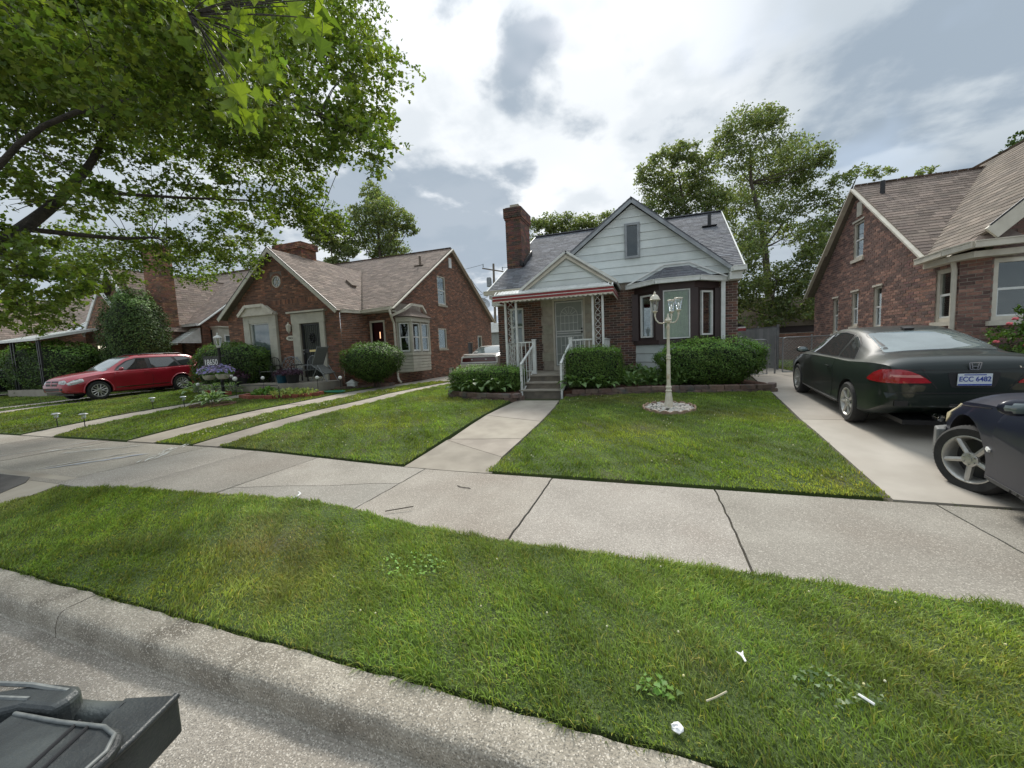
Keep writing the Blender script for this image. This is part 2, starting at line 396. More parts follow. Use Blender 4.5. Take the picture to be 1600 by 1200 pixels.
def cdt(poly, step, holes=()):
    """triangulate a 2D polygon with a grid of inner points -> verts, tris, boundary loop count"""
    def dens(P):
        o = []
        for i in range(len(P)):
            a = Vector(P[i]); b = Vector(P[(i + 1) % len(P)]); n = max(1, int((b - a).length / step))
            o += [tuple(a.lerp(b, k / n)) for k in range(n)]
        return o
    bd = dens(poly); n0 = len(bd)
    pts = [Vector(p) for p in bd]; ed = [(i, (i + 1) % n0) for i in range(n0)]
    xs = [p[0] for p in poly]; ys = [p[1] for p in poly]
    y = min(ys) + step * .5
    while y < max(ys):
        x = min(xs) + step * .5
        while x < max(xs):
            if inpoly(x, y, poly): pts.append(Vector((x, y)))
            x += step
        y += step
    v, e, f, ov, oe, of = delaunay_2d_cdt(pts, ed, [list(range(n0))], 1, 1e-5)
    v = [tuple(q) for q in v]; f = [tuple(q) for q in f]
    # outward boundary edges
    cnt = {}
    for q in f:
        for i in range(len(q)):
            a, b = q[i], q[(i + 1) % len(q)]; cnt[(a, b)] = 1
    bnd = [(a, b) for (a, b) in cnt if (b, a) not in cnt]
    return v, f, bnd
def sheet(name, poly, dz, mats, step=.5, skirt=.06, parent=None, zf=None, t=(1, 1, 1), hump=None):
    v, f, bnd = cdt(poly, step)
    zf = zf or gz
    vs = [(x, y, zf(x, y) + dz + (hump(x, y) if hump else 0)) for x, y in v]
    n = len(vs); b = MB()
    lo = {}
    for a, c in bnd:
        for q in (a, c):
            if q not in lo: lo[q] = len(vs); vs.append((v[q][0], v[q][1], vs[q][2] - skirt))
    fs = list(f) + [(c, a, lo[a], lo[c]) for a, c in bnd]
    b.add(vs, fs, t)
    return b.build(name, mats, parent)
# ------------------------------------------------------------------ the setting
def smv(a, b, t):
    t = np.clip((t - a) / (b - a), 0, 1); return t * t * (3 - 2 * t)
def gzv(X, Y):
    s = .14 * smv(2.5, 7.5, -X) * (1 - smv(5, 10, Y)) * np.where(Y < 4, smv(1.5, 3.2, Y), 1)
    return s + np.interp(Y, [-1e3] + _Y[1:-1] + [1e3], _Z)
def hump_street(x, y):      # the strip by the kerb is slightly crowned
    return .035 * math.exp(-((x + 4.8) / 2.6) ** 2) * sm(1.5, 2.2, y) + .015 * sm(1.5, 1.9, y) * sm(0, .35, 3.12 - y)
def hump_v(x, y): return .035 * np.exp(-((x + 4.8) / 2.6) ** 2) * smv(1.5, 2.2, y) + .015 * smv(1.5, 1.9, y) * smv(0, .35, 3.12 - y)

# one big sheet of ground, under everything
b = MB()
xs = [-400, -200, -120, -80, -60] + [-50 + 1.0 * i for i in range(76)] + [28, 34, 50, 80, 120, 200, 400]
ys = [1.5, 1.8, 2.2, 2.6, 3.0, 3.4, 4.0, 4.5, 4.78, 5.0, 5.4, 6, 6.6, 7.2, 8, 9, 10.3, 12, 14, 16, 20, 26, 34, 50, 80, 140, 250, 420]
for y in ys:
    for x in xs: b.v.append((x, y, gz(x, y) - .05))
nx = len(xs)
for j in range(len(ys) - 1):
    for i in range(nx - 1):
        b.f.append((j * nx + i, j * nx + i + 1, (j + 1) * nx + i + 1, (j + 1) * nx + i)); b.t.append((1, 1, 1)); b.m.append(0)
m_ground = mat('ground_soil_grass', (.045, .06, .02), (.075, .07, .04), 1.5, .95, .8, 40, bdist=.03)
struct(b.build('ground', m_ground), 'bare soil and rough grass under the gardens')
b = MB()
gx = [-400, -60, -30] + [-14 + .5 * i for i in range(50)] + [20, 60, 400]
gy = [-60, -12, -4] + [-2 + .33 * i for i in range(10)] + [1.305]
for y in gy:
    for x in gx: b.v.append((x, y, -.15 - .006 * (1.3 - max(y, -3)) * 1.2 + .004 * math.sin(x * 1.7 + y * 2.3)))
nx = len(gx)
for j in range(len(gy) - 1):
    for i in range(nx - 1):
        b.f.append((j * nx + i, j * nx + i + 1, (j + 1) * nx + i + 1, (j + 1) * nx + i)); b.t.append((1, 1, 1)); b.m.append(0)
struct(b.build('road', m_street, smooth=60), 'worn concrete street with exposed pebbles')
# kerb in cast lengths
prof = [(1.315, -.19), (1.322, -.11), (1.328, -.06), (1.338, -.032), (1.356, -.014), (1.385, -.004), (1.43, 0), (1.54, .002), (1.545, -.19)]
kerb = struct(bpy.data.objects.new('kerb', None), 'rounded concrete kerb along the street'); COL.objects.link(kerb)
cuts = [-40, -31, -22, -13.1, -10.0, -7.1, -3.83, 2.2, 6.4, 12, 40]
for i in range(len(cuts) - 1):
    a, c = cuts[i] + .006, cuts[i + 1] - .006; nseg = max(1, int((c - a) / .05)); b = MB()
    for k in range(nseg + 1):
        x = a + (c - a) * k / nseg
        for (y, z) in prof:
            w = 1.0 if -.15 < z else 0
            jy = (.004 * math.sin(x * 9.1) + .003 * math.sin(x * 23.7 + z * 40)) * w
            jz = (.003 * math.sin(x * 6.3 + y * 9) + .003 * math.sin(x * 31 + y * 55) + random.uniform(-.002, .002)) * w
            b.v.append((x, y + jy, z + jz))
    n = len(prof)
    for k in range(nseg):
        for j in range(n - 1):
            b.f.append((k * n + j, (k + 1) * n + j, (k + 1) * n + j + 1, k * n + j + 1)); b.t.append((1, 1, 1)); b.m.append(0)
    for e in (0, nseg): b.f.append(tuple(e * n + j for j in range(n))); b.t.append((1, 1, 1)); b.m.append(0)
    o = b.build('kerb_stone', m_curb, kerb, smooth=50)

def slabs(name, label, rects, material, dz, step=.6, skirt=.07, childname='slab'):
    e = bpy.data.objects.new(name, None); COL.objects.link(e); struct(e, label)
    for P in rects:
        sheet(childname, P, dz + random.uniform(-.003, .004), material, step, skirt, e, t=rt_(.85, 1.12, .02))
    return e
def rect(x0, x1, y0, y1, jit=0.0):
    return [(x0, y0), (x1, y0), (x1, y1), (x0, y1)]
jx = [-30.0, -28, -26.1, -24.2, -22.3, -20.4, -18.5, -16.6, -14.7, -12.8, -10.45, -7.55, -6.35, -5.0, -3.04, -1.18, .68, 2.58, 4.5, 6.4, 8.3, 10.2]
rc = []
for i in range(len(jx) - 1):
    a, c = jx[i] + .009, jx[i + 1] - .009
    if abs(jx[i] + 3.04) < .01 : a += .0
    wv = lambda q: [(q + .004 * math.sin(q * 7 + t_ * 6.3) + .0035 * math.sin(q * 3 + t_ * 41) + .003 * math.sin(q * 5 + t_ * 77), 2.82 + t_ * 1.915) for t_ in [j / 18 for j in range(19)]]
    rc.append(wv(c) + wv(a)[::-1])
# the slab with a crack across is cast as two pieces
cr = [(-5.0, 3.35), (-4.4, 3.62), (-3.9, 3.78), (-3.4, 4.02), (-3.04, 4.12)]
rc = [q for q in rc if abs(q[0][0] + 4.991) > .01]
rc.append([(-4.991, 2.82), (-3.049, 2.82), (-3.049, 4.11)] + [(x, y - .006) for x, y in cr[::-1][1:-1]] + [(-4.991, 3.344)])
rc.append([(-4.991, 3.356)] + [(x, y + .006) for x, y in cr[1:-1]] + [(-3.049, 4.125), (-3.049, 4.735), (-4.991, 4.735)])
slabs('sidewalk', 'wide pale concrete pavement running along the front gardens', rc, m_walk, 0.0)
# right hand driveway and its apron
dl = [(2.27, 4.76), (2.33, 6.3), (2.38, 7.68), (2.52, 9.2), (2.68, 11.0), (2.95, 13.2), (3.15, 14.6), (3.25, 18), (3.2, 24)]
dr = [(5.75, 4.76), (5.6, 7.68), (5.5, 11.0), (5.2, 14.6), (4.6, 18), (4.3, 24)]
def lx(P, y):
    for i in range(len(P) - 1):
        if P[i][1] <= y <= P[i + 1][1]: return P[i][0] + (P[i + 1][0] - P[i][0]) * (y - P[i][1]) / (P[i + 1][1] - P[i][1])
    return P[-1][0]
rc = []
yy = [4.78, 7.68, 11.0, 14.3, 18.0, 23.5]
for i in range(5):
    y0, y1 = yy[i] + .007, yy[i + 1] - .007
    left = [(x, y) for x, y in dl if y0 < y < y1]
    rc.append([(lx(dl, y0), y0), (lx(dr, y0), y0), (lx(dr, y1), y1), (lx(dl, y1), y1)] + left[::-1])
slabs('driveway', 'pale concrete driveway on the right under the two dark cars', rc, m_drive, .004)
rc = [[(2.6, 1.56), (7.0, 1.56), (6.4, 3.02), (3.3, 3.02)]]
# front walk to the steps
rc = [[(-3.40, 4.75), (-2.02, 4.75), (-2.10, 5.35), (-3.34, 5.95)], [(-3.34, 5.965), (-2.10, 5.365), (-2.04, 6.2), (-3.31, 6.0)],
      [(-3.31, 6.015), (-2.04, 6.215), (-1.98, 7.2), (-3.29, 7.6)], [(-3.29, 7.615), (-1.98, 7.215), (-2.0, 8.35), (-3.22, 8.35)], [(-3.22, 8.365), (-2.0, 8.365), (-2.06, 9.20), (-3.12, 9.20)]]
slabs('garden_path', 'cracked concrete path leading up to the white front steps', rc, m_path, .004)
# twin strips of the left driveway
rc = []
for (a, c) in ((4.78, 6.6), (6.6, 8.4), (8.4, 10.3), (10.3, 12.3), (12.3, 14.2)):
    xa, xc = -8.02 + .05 * (a - 4.78), -8.02 + .05 * (c - 4.78)
    rc.append([(xa, a + .006), (xa + .66, a + .006), (xc + .66, c - .006), (xc, c - .006)])
    w0, w1 = (-10.0 + .055 * (a - 4.78), -10.0 + .055 * (c - 4.78))
    rc.append([(w0, a + .006), (w0 + .82, a + .006), (w1 + .82, c - .006), (w1, c - .006)])
rc.append([(-9.5, 14.2), (-6.9, 14.2), (-6.6, 28), (-9.5, 28)])
slabs('driveway_strips', 'two narrow worn concrete strips forming the driveway between the brick houses', rc, m_path, .004)
slabs('side_path', 'thin pale concrete path crossing the lawn of the left brick house', [[(-14.05, 4.78), (-12.75, 4.78), (-13.1, 5.4), (-13.15, 6.9), (-14.02, 6.9)], [(-14.02, 6.91), (-13.15, 6.91), (-13.3, 9.2), (-14.1, 9.2)], [(-14.1, 9.21), (-13.3, 9.21), (-12.9, 10.9), (-14.4, 10.9)]], m_path, .004)
slabs('far_driveway_strips', 'concrete strips under the red car on the far left', [rect(-20.95, -20.15, 4.8, 9.0), rect(-20.95, -20.15, 9.01, 14), rect(-22.7, -21.9, 4.8, 14), rect(-31.2, -30.4, 4.8, 15), rect(-33, -32.2, 4.8, 15)], m_path, .004)
# drive crossing by the kerb at the left, with an asphalt patch
slabs('drive_crossing', 'concrete drive crossing at the left edge of the grass strip', [[(-12.2, 1.56), (-7.05, 1.56), (-7.55, 3.02), (-11.2, 3.02)]], m_path, -.002)
struct(sheet('asphalt_patch', [(-10.7, 1.70), (-9.2, 1.62), (-7.75, 1.75), (-7.75, 2.15), (-8.15, 2.75), (-8.4, 2.88), (-10.5, 2.84)], .008, m_asphalt, .3, .02), 'dark asphalt patch in the drive crossing')
# chalky paint smears on the pavement at the left
ch = MB()
def smear(x0, y0, x1, y1, w, n=26, m=0):
    for k in range(n):
        t = random.random(); L_ = random.uniform(.04, .16); x = x0 + (x1 - x0) * t; y = y0 + (y1 - y0) * t + random.gauss(0, w)
        a = math.atan2(y1 - y0, x1 - x0) + random.gauss(0, .12); ww = random.uniform(.004, .018)
        dx, dy = math.cos(a) * L_, math.sin(a) * L_; px, py = -math.sin(a) * ww, math.cos(a) * ww
        pts = [(x - dx, y - dy), (x + px, y + py), (x + dx, y + dy), (x - px, y - py)]
        ch.add([(q[0], q[1], gz(*q) + .0055 + .0002 * (len(ch.f) % 12)) for q in pts], [(0, 1, 2, 3)] if py > 0 else [(0, 1, 2, 3)], m=m)
m_chalk = mat('chalk', (.66, .67, .64), (.5, .5, .47), 30, .95)
m_chalkb = mat('chalk_blue', (.46, .50, .56), (.38, .41, .45), 30, .95)
smear(-8.9, 3.25, -8.55, 4.2, .015, 60); smear(-8.75, 3.2, -8.2, 4.1, .05, 60, 1); smear(-10.0, 3.9, -9.2, 4.5, .06, 40); smear(-11.1, 3.1, -10.9, 4.7, .012, 70); smear(-10.6, 3.9, -10.2, 4.3, .03, 26); smear(-7.6, 3.9, -8.2, 4.6, .12, 40)
struct(ch.build('chalk_marks', [m_chalk, m_chalkb]), 'smeared pale chalk on the pavement at the left')

# lawns: soil sheets with a cut edge
LAWN = {
 'grass_verge': ([(-7.15, 2.66), (-7.2, 2.2), (-7.0, 1.56), (9, 1.56), (9, 2.99), (-1.2, 3.0), (-2.1, 3.06), (-2.8, 3.2), (-3.5, 3.27), (-4.3, 3.16), (-5.3, 2.98), (-6.2, 2.86)], 'grass strip between the kerb and the pavement', .012, hump_street),
 'lawn_left': ([(-7.28, 4.80), (-3.46, 4.80), (-3.40, 6.0), (-3.34, 7.6), (-3.26, 9.1), (-3.35, 9.3), (-5.3, 9.8), (-5.6, 12.5), (-6.9, 14.2), (-7.05, 12.3), (-7.15, 8.4)], 'lawn left of the front path', .02, None),
 'lawn_right': ([(-2.08, 4.80), (2.20, 4.80), (2.27, 6.3), (2.32, 7.68), (2.46, 9.2), (2.60, 10.4), (1.6, 10.4), (.4, 10.42), (-.9, 10.1), (-1.96, 9.8), (-2.0, 9.1), (-1.93, 8.35), (-1.92, 7.2), (-1.97, 6.2), (-2.03, 5.35)], 'lawn right of the front path round the white lamp post', .02, None),
 'lawn_median': ([(-9.12, 4.80), (-8.06, 4.80), (-7.68, 12.3), (-7.6, 14.1), (-8.5, 14.1), (-8.72, 12.3)], 'grass between the two driveway strips', .012, None),
 'lawn_brick_house': ([(-12.7, 4.80), (-10.05, 4.80), (-9.62, 12.3), (-9.65, 13.2), (-11.0, 11.6), (-11.0, 10.9), (-12.8, 10.9), (-13.25, 9.2), (-13.1, 6.9), (-13.05, 5.4)], 'lawn in front of the brick house', .02, None),
 'lawn_far': ([(-20.08, 4.80), (-14.12, 4.80), (-14.1, 6.9), (-14.16, 9.2), (-14.5, 11.5), (-20.08, 12.5)], 'lawn between the thin path and the red car', .02, None),
 'lawn_far_median': ([(-21.85, 4.8), (-21.0, 4.8), (-21.0, 14), (-21.85, 14)], 'grass strip under the red car', .012, None),
 'lawn_farther': ([(-30.3, 4.8), (-22.75, 4.8), (-22.75, 11.8), (-30.3, 11.8)], 'lawn beyond the red car', .02, None),
 'lawn_farthest': ([(-45, 4.8), (-33.1, 4.8), (-33.1, 13), (-45, 13)], 'lawn at the far left', .02, None),
 'lawn_back': ([(4.75, 14.8), (13, 14.8), (13, 24), (4.45, 24), (4.7, 18)], 'grass behind the wire fence', .02, None),
}
lawn_ob = {}
for k, (P, lab, dz, hp) in LAWN.items():
    lawn_ob[k] = struct(sheet(k, P, dz, m_grassbed, .45 if len(P) < 12 else .5, .07, hump=hp), lab)

def blades(name, label, P, dz, dens, h, w, hump=None, leanr=.55, tintv=1.0, keep=None, material=None, yellow=.25):
    xs = np.array([p[0] for p in P]); ys = np.array([p[1] for p in P])
    x0, x1, y0, y1 = xs.min(), xs.max(), ys.min(), ys.max()
    area = (x1 - x0) * (y1 - y0); n = int(area * dens)
    X = rng.uniform(x0, x1, n); Y = rng.uniform(y0, y1, n)
    ins = np.zeros(n, bool); j = len(P) - 1
    for i in range(len(P)):
        with np.errstate(divide='ignore', invalid='ignore'):
            c = ((P[i][1] > Y) != (P[j][1] > Y)) & (X < (P[j][0] - P[i][0]) * (Y - P[i][1]) / (P[j][1] - P[i][1] + 1e-12) + P[i][0])
        ins ^= c; j = i
    if keep is not None: ins &= keep(X, Y)
    X = X[ins]; Y = Y[ins]; n = len(X)
    if n == 0: return None
    Z = gzv(X, Y) + dz + (hump(X, Y) if hump else 0) - .004
    # clumpy height
    cl = .75 + .35 * (np.sin(X * 5.1 + np.sin(Y * 4.3) * 2) * np.sin(Y * 6.7 + X * 2.1)) + .25 * np.sin(X * 17 + Y * 13)
    H_ = h * np.clip(cl, .45, 1.5) * rng.uniform(.55, 1.25, n); Wd = w * rng.uniform(.7, 1.3, n)
    az = rng.uniform(0, 2 * np.pi, n); ln = H_ * rng.uniform(.1, 1.0, n) * leanr * 1.6; la = rng.uniform(0, 2 * np.pi, n) * .6 + 1.2 * np.sin(X * .9 + Y * 1.3) * 1.5
    dx, dy = np.cos(az) * Wd / 2, np.sin(az) * Wd / 2; lx_, ly_ = np.cos(la) * ln, np.sin(la) * ln
    V = np.empty((n, 5, 3), np.float32)
    V[:, 0] = np.stack([X - dx, Y - dy, Z], 1); V[:, 1] = np.stack([X + dx, Y + dy, Z], 1)
    V[:, 2] = np.stack([X + dx * .85 + lx_ * .35, Y + dy * .85 + ly_ * .35, Z + H_ * .6], 1); V[:, 3] = np.stack([X - dx * .85 + lx_ * .35, Y - dy * .85 + ly_ * .35, Z + H_ * .6], 1)
    V[:, 4] = np.stack([X + lx_, Y + ly_, Z + H_ * np.sqrt(np.clip(1.15 - (ln / (H_ * 1.8)) ** 2, .2, 1))], 1)
    F = (np.arange(n)[:, None, None] * 5 + np.array([[0, 1, 2], [0, 2, 3], [3, 2, 4]])[None]).reshape(-1, 3)
    T = rng.uniform(.5, 1.55, n) * tintv * (1 + .24 * np.sin(X * 2.3 + 1.1) * np.sin(Y * 3.1 + X) + .20 * np.sin(X * 7.1 + 2 * np.sin(Y * 5.3)) * np.sin(Y * 8.7 + X * 1.9))
    yl = (rng.random(n) < yellow * .3) * rng.uniform(.3, 1.0, n) + .3 * np.clip(np.sin(X * 1.3 + 2.1) * np.sin(Y * 2.2), 0, 1)
    C = np.stack([T * (1 + 1.0 * yl), T * (1 + .25 * yl), T * (1 + .3 * yl), np.ones(n)], 1).astype(np.float32)
    tri_mesh(name, V.reshape(-1, 3), F, np.repeat(C, 5, 0), material or m_blade, kind='stuff', label=label)
    return n
def tri_mesh(name, V, F, C, material, parent=None, kind=None, label=None):
    me = bpy.data.meshes.new(name); nv, nf = len(V), len(F); k = F.shape[1]
    me.vertices.add(nv); me.loops.add(nf * k); me.polygons.add(nf)
    me.vertices.foreach_set('co', np.ascontiguousarray(V, np.float32).ravel())
    me.loops.foreach_set('vertex_index', np.ascontiguousarray(F, np.int32).ravel())
    me.polygons.foreach_set('loop_start', np.arange(nf, dtype=np.int32) * k)
    me.update(calc_edges=True)
    if C is not None:
        a = me.color_attributes.new('tint', 'FLOAT_COLOR', 'POINT'); a.data.foreach_set('color', np.ascontiguousarray(C, np.float32).ravel())
    me.materials.append(material)
    o = link(name, me, parent)
    if kind: o['kind'] = kind
    if label and parent is None: o['label'] = label; o['category'] = 'grass' if 'grass' in name or 'blade' in name else 'foliage'
    return o
V_ = LAWN['grass_verge'][0]
ring = lambda X, Y: True
blades('verge_grass', 'bright green grass growing on the strip by the kerb, right part', [(-2.6, 1.552), (4.2, 1.552), (4.2, 3.01), (-1.2, 3.02), (-2.1, 3.08), (-2.6, 3.17)], .012, 12500, .044, .0050, hump_v, 1.0, 1.0, yellow=.45)
blades('verge_grass', 'bright green grass growing on the strip by the kerb, left part', [(-7.17, 2.68), (-7.22, 2.2), (-7.0, 1.552), (-2.6, 1.552), (-2.6, 3.17), (-2.8, 3.22), (-3.5, 3.29), (-4.3, 3.18), (-5.3, 3.0), (-6.2, 2.88)], .012, 8200, .044, .0064, hump_v, 1.0, 1.0, yellow=.45)
blades('lawn_grass', 'mown grass on the lawn right of the front path', [(-2.12, 4.775), (2.25, 4.775)] + LAWN['lawn_right'][0][2:], .02, 3900, .046, .0080, None, .8, 1.0, keep=lambda X, Y: ((X - .36) ** 2 + (Y - 8.3) ** 2) > .5 ** 2)
blades('lawn_grass', 'mown grass on the lawn left of the front path', [(-7.33, 4.775), (-3.42, 4.775)] + LAWN['lawn_left'][0][2:], .02, 2900, .046, .0095, None, .8, 1.0)
blades('lawn_grass', 'mown grass between the two driveway strips', LAWN['lawn_median'][0], .012, 2200, .05, .011, None, .7, 1.0, yellow=.7)
blades('lawn_grass', 'mown grass in front of the left brick house', LAWN['lawn_brick_house'][0], .02, 1500, .045, .014, None, .6, .88)
blades('lawn_grass', 'mown grass between the thin path and the red car', LAWN['lawn_far'][0], .02, 1000, .045, .018, None, .6, .78)
blades('lawn_grass', 'mown grass in the strip under the red car', LAWN['lawn_far_median'][0], .012, 700, .045, .02, None, .6, .8)
blades('lawn_grass', 'mown grass beyond the red car at the far left', LAWN['lawn_farther'][0], .02, 500, .05, .025, None, .6, .8)
blades('lawn_grass', 'mown grass behind the wire fence on the right', LAWN['lawn_back'][0], .02, 450, .06, .022, None, .6, 1.)
blades('verge_grass', 'ragged edge of the kerb strip grass leaning over the kerb', [(-7.0, 1.535), (4.2, 1.535), (4.2, 1.60), (-7.0, 1.60)], -.012, 9500, .055, .005, None, 1.0, .75)
# tufts in the joints of the pavement
blades('joint_grass', 'grass growing in the joint at the driveway mouth', [(2.25, 4.74), (5.2, 4.74), (5.2, 4.79), (2.25, 4.79)], -.03, 2600, .05, .006, None, .9, .9, keep=lambda X, Y: np.sin(X * 9) + np.sin(X * 23) > -.3)
blades('joint_grass', 'grass growing in the pavement joint near the cars', [(2.565, 3.3), (2.6, 3.3), (2.6, 4.74), (2.565, 4.74)], -.03, 9000, .035, .005, None, .9, .9, keep=lambda X, Y: np.sin(Y * 9) + np.sin(Y * 31) > -.1)
# clover flowers and dandelion heads
b = MB()
for k in range(70):
    y = random.uniform(5, 11.5); x = random.uniform(-8.9, -8.1) + .05 * (y - 5); b.sphere((x, y, gz(x, y) + .05), .014, 4)
for k in range(40):
    x = random.uniform(-7, -3.5); y = random.uniform(5, 9); b.sphere((x, y, gz(x, y) + .055), .010, 4)
for k in range(60):
    x = random.uniform(-2, 2.1); y = random.uniform(5, 9.8); b.sphere((x, y, gz(x, y) + .06), .009, 4)
for k in range(22):
    x = random.uniform(-3, 3); y = random.uniform(1.8, 2.9); b.sphere((x, y, gz(x, y) + .07), .006, 4)
tag(b.build('clover_flowers', mat('clover_white', (.6, .6, .45), (.7, .65, .3), 40, .8)), 'tiny white clover flowers scattered over the lawns', 'flowers', kind='stuff')
# ------------------------------------------------------------------ house building
CAMP = Vector((0, 0, 1.65))
def clip_half(P, a, b, c):          # keep a*x+b*y<=c
    o = []
    for i in range(len(P)):
        p, q = P[i], P[(i + 1) % len(P)]
        dp, dq = a * p[0] + b * p[1] - c, a * q[0] + b * q[1] - c
        if dp <= 0: o.append(p)
        if (dp < 0) != (dq < 0) and dp != dq:
            t = dp / (dp - dq); o.append((p[0] + (q[0] - p[0]) * t, p[1] + (q[1] - p[1]) * t))
    return o
def clip_rect(P, x0, x1, z0, z1):
    for h in ((-1, 0, -x0), (1, 0, x1), (0, -1, -z0), (0, 1, z1)):
        P = clip_half(P, *h)
        if len(P) < 3: return []
    return P
def span(P, z):                     # interval of a convex polygon at height z
    xs = []
    for i in range(len(P)):
        p, q = P[i], P[(i + 1) % len(P)]
        if (p[1] - z) * (q[1] - z) <= 0 and p[1] != q[1]:
            xs.append(p[0] + (q[0] - p[0]) * (z - p[1]) / (q[1] - p[1]))
    return (min(xs), max(xs)) if len(xs) >= 2 else None
class Frame:
    def __init__(s, p0, u, n): s.p = Vector((p0[0], p0[1], 0)); s.u = Vector((u[0], u[1], 0)).normalized(); s.n = Vector((n[0], n[1], 0)).normalized()
    def at(s, a, z, d=0.0): q = s.p + s.u * a + s.n * d; return Vector((q.x, q.y, z))
    def box(s, b, a0, a1, z0, z1, d0, d1, t=(1, 1, 1), m=0):
        vs = [s.at(a, z, d) for d in (d0, d1) for (a, z) in ((a0, z0), (a1, z0), (a1, z1), (a0, z1))]
        fl = s.u.cross(Vector((0, 0, 1))).dot(s.n) > 0
        fs = [(3, 2, 1, 0), (4, 5, 6, 7), (0, 1, 5, 4), (1, 2, 6, 5), (2, 3, 7, 6), (3, 0, 4, 7)]
        if not fl: fs = [f[::-1] for f in fs]
        return b.add(vs, fs, t, m)
BR_L, BR_H, BJ = .194, .056, .013
PAL = {
 'main': [(1, .95, .95)] * 5 + [(1.5, 1.15, 1.05)] * 4 + [(.7, .75, .8)] * 4 + [(1.9, 1.5, 1.3)],
 'left': [(1, 1, 1)] * 5 + [(1.35, 1.2, 1.1)] * 3 + [(.65, .7, .75)] * 4 + [(1.7, 1.7, 1.6)],
 'rose': [(1, 1, 1)] * 5 + [(1.4, 1.3, 1.2)] * 3 + [(.7, .72, .75)] * 3 + [(1.8, 1.75, 1.6)] * 2,
}
def wall(root, fr, P, holes, bmat, mortar, pal, n_ind=0, soldier=None, name='wall', thick=.12, nobrick=(), H=BR_H, Ln=BR_L, proud=.007):
    """brick wall: convex outline P in (along, up), holes as (a0,a1,z0,z1)"""
    w = MB()
    xs = sorted(set([min(p[0] for p in P), max(p[0] for p in P)] + [h[0] for h in holes] + [h[1] for h in holes]))
    zs = sorted(set([min(p[1] for p in P), max(p[1] for p in P)] + [h[2] for h in holes] + [h[3] for h in holes]))
    for i in range(len(xs) - 1):
        for j in range(len(zs) - 1):
            mx, mz = (xs[i] + xs[i + 1]) / 2, (zs[j] + zs[j + 1]) / 2
            if any(h[0] < mx < h[1] and h[2] < mz < h[3] for h in holes): continue
            c = clip_rect(P, xs[i], xs[i + 1], zs[j], zs[j + 1])
            if len(c) >= 3:
                w.add([fr.at(a, z) for a, z in c], [tuple(range(len(c)))])
    for h in holes:                 # reveals
        a0, a1, z0, z1 = h
        for q in ([(a0, z0), (a0, z1)], [(a0, z1), (a1, z1)], [(a1, z1), (a1, z0)], [(a1, z0), (a0, z0)]):
            w.add([fr.at(*q[0]), fr.at(*q[1]), fr.at(*q[1], -thick), fr.at(*q[0], -thick)], [(0, 1, 2, 3)])
    wo = w.build(name, mortar, root)
    course = H + BJ
    z = min(p[1] for p in P) + BJ; row = 0; zt = max(p[1] for p in P)
    cand = []; bj = MB()
    variants = {}
    while z + H < zt:
        sold = soldier and any(abs(z - q) < course / 2 for q in soldier)
        hh = Ln if sold else H; ll = H if sold else Ln
        s0, s1 = span(P, z + .002), span(P, z + hh - .002)
        if s0 and s1:
            lo, hi = max(s0[0], s1[0]), min(s0[1], s1[1])
            ints = [(lo, hi)]
            for h in list(holes) + list(nobrick):
                if h[2] < z + hh - .01 and h[3] > z + .01:
                    ni = []
                    for a, c in ints:
                        if h[1] <= a or h[0] >= c: ni.append((a, c)); continue
                        if h[0] > a: ni.append((a, h[0]))
                        if h[1] < c: ni.append((h[1], c))
                    ints = ni
            step = ll + BJ; off = (row % 2) * step / 2 if not sold else 0
            for a, c in ints:
                k = math.floor((a - off) / step)
                while off + k * step < c:
                    x0 = max(a, off + k * step + BJ / 2); x1 = min(c, off + (k + 1) * step - BJ / 2); k += 1
                    if x1 - x0 < .03: continue
                    t0 = random.choice(pal); kk = random.uniform(.88, 1.12); t = tuple(v * kk for v in t0)
                    full = abs((x1 - x0) - Ln) < .004 and not sold
                    if full and n_ind: cand.append((x0, x1, z, t))
                    else: fr.box(bj, x0, x1, z, z + hh, -.004, proud + random.uniform(-.003, .003), t)
        z += hh + BJ; row += 1
    if n_ind and cand:
        cand.sort(key=lambda q: (fr.at((q[0] + q[1]) / 2, q[2]) - CAMP).length)
        for (x0, x1, z_, t) in cand[n_ind:]: fr.box(bj, x0, x1, z_, z_ + H, -.004, proud + random.uniform(-.003, .003), t)
        f0 = Frame((0, 0), fr.u, fr.n)
        for (x0, x1, z_, t) in cand[:n_ind]:
            key = random.randrange(14)
            if key not in variants:
                q = MB(); f0.box(q, 0, Ln, 0, H, -.004, proud + (key % 5 - 2) * .0015, tuple(v * random.uniform(.9, 1.1) for v in pal[key % len(pal)])); variants[key] = q.mesh('brick', bmat)
            o = bpy.data.objects.new('brick', variants[key]); COL.objects.link(o); o.parent = wo; o.location = fr.at(x0, z_)
    o = bj.build('bricks', bmat, wo); o['kind'] = 'stuff'
    return wo
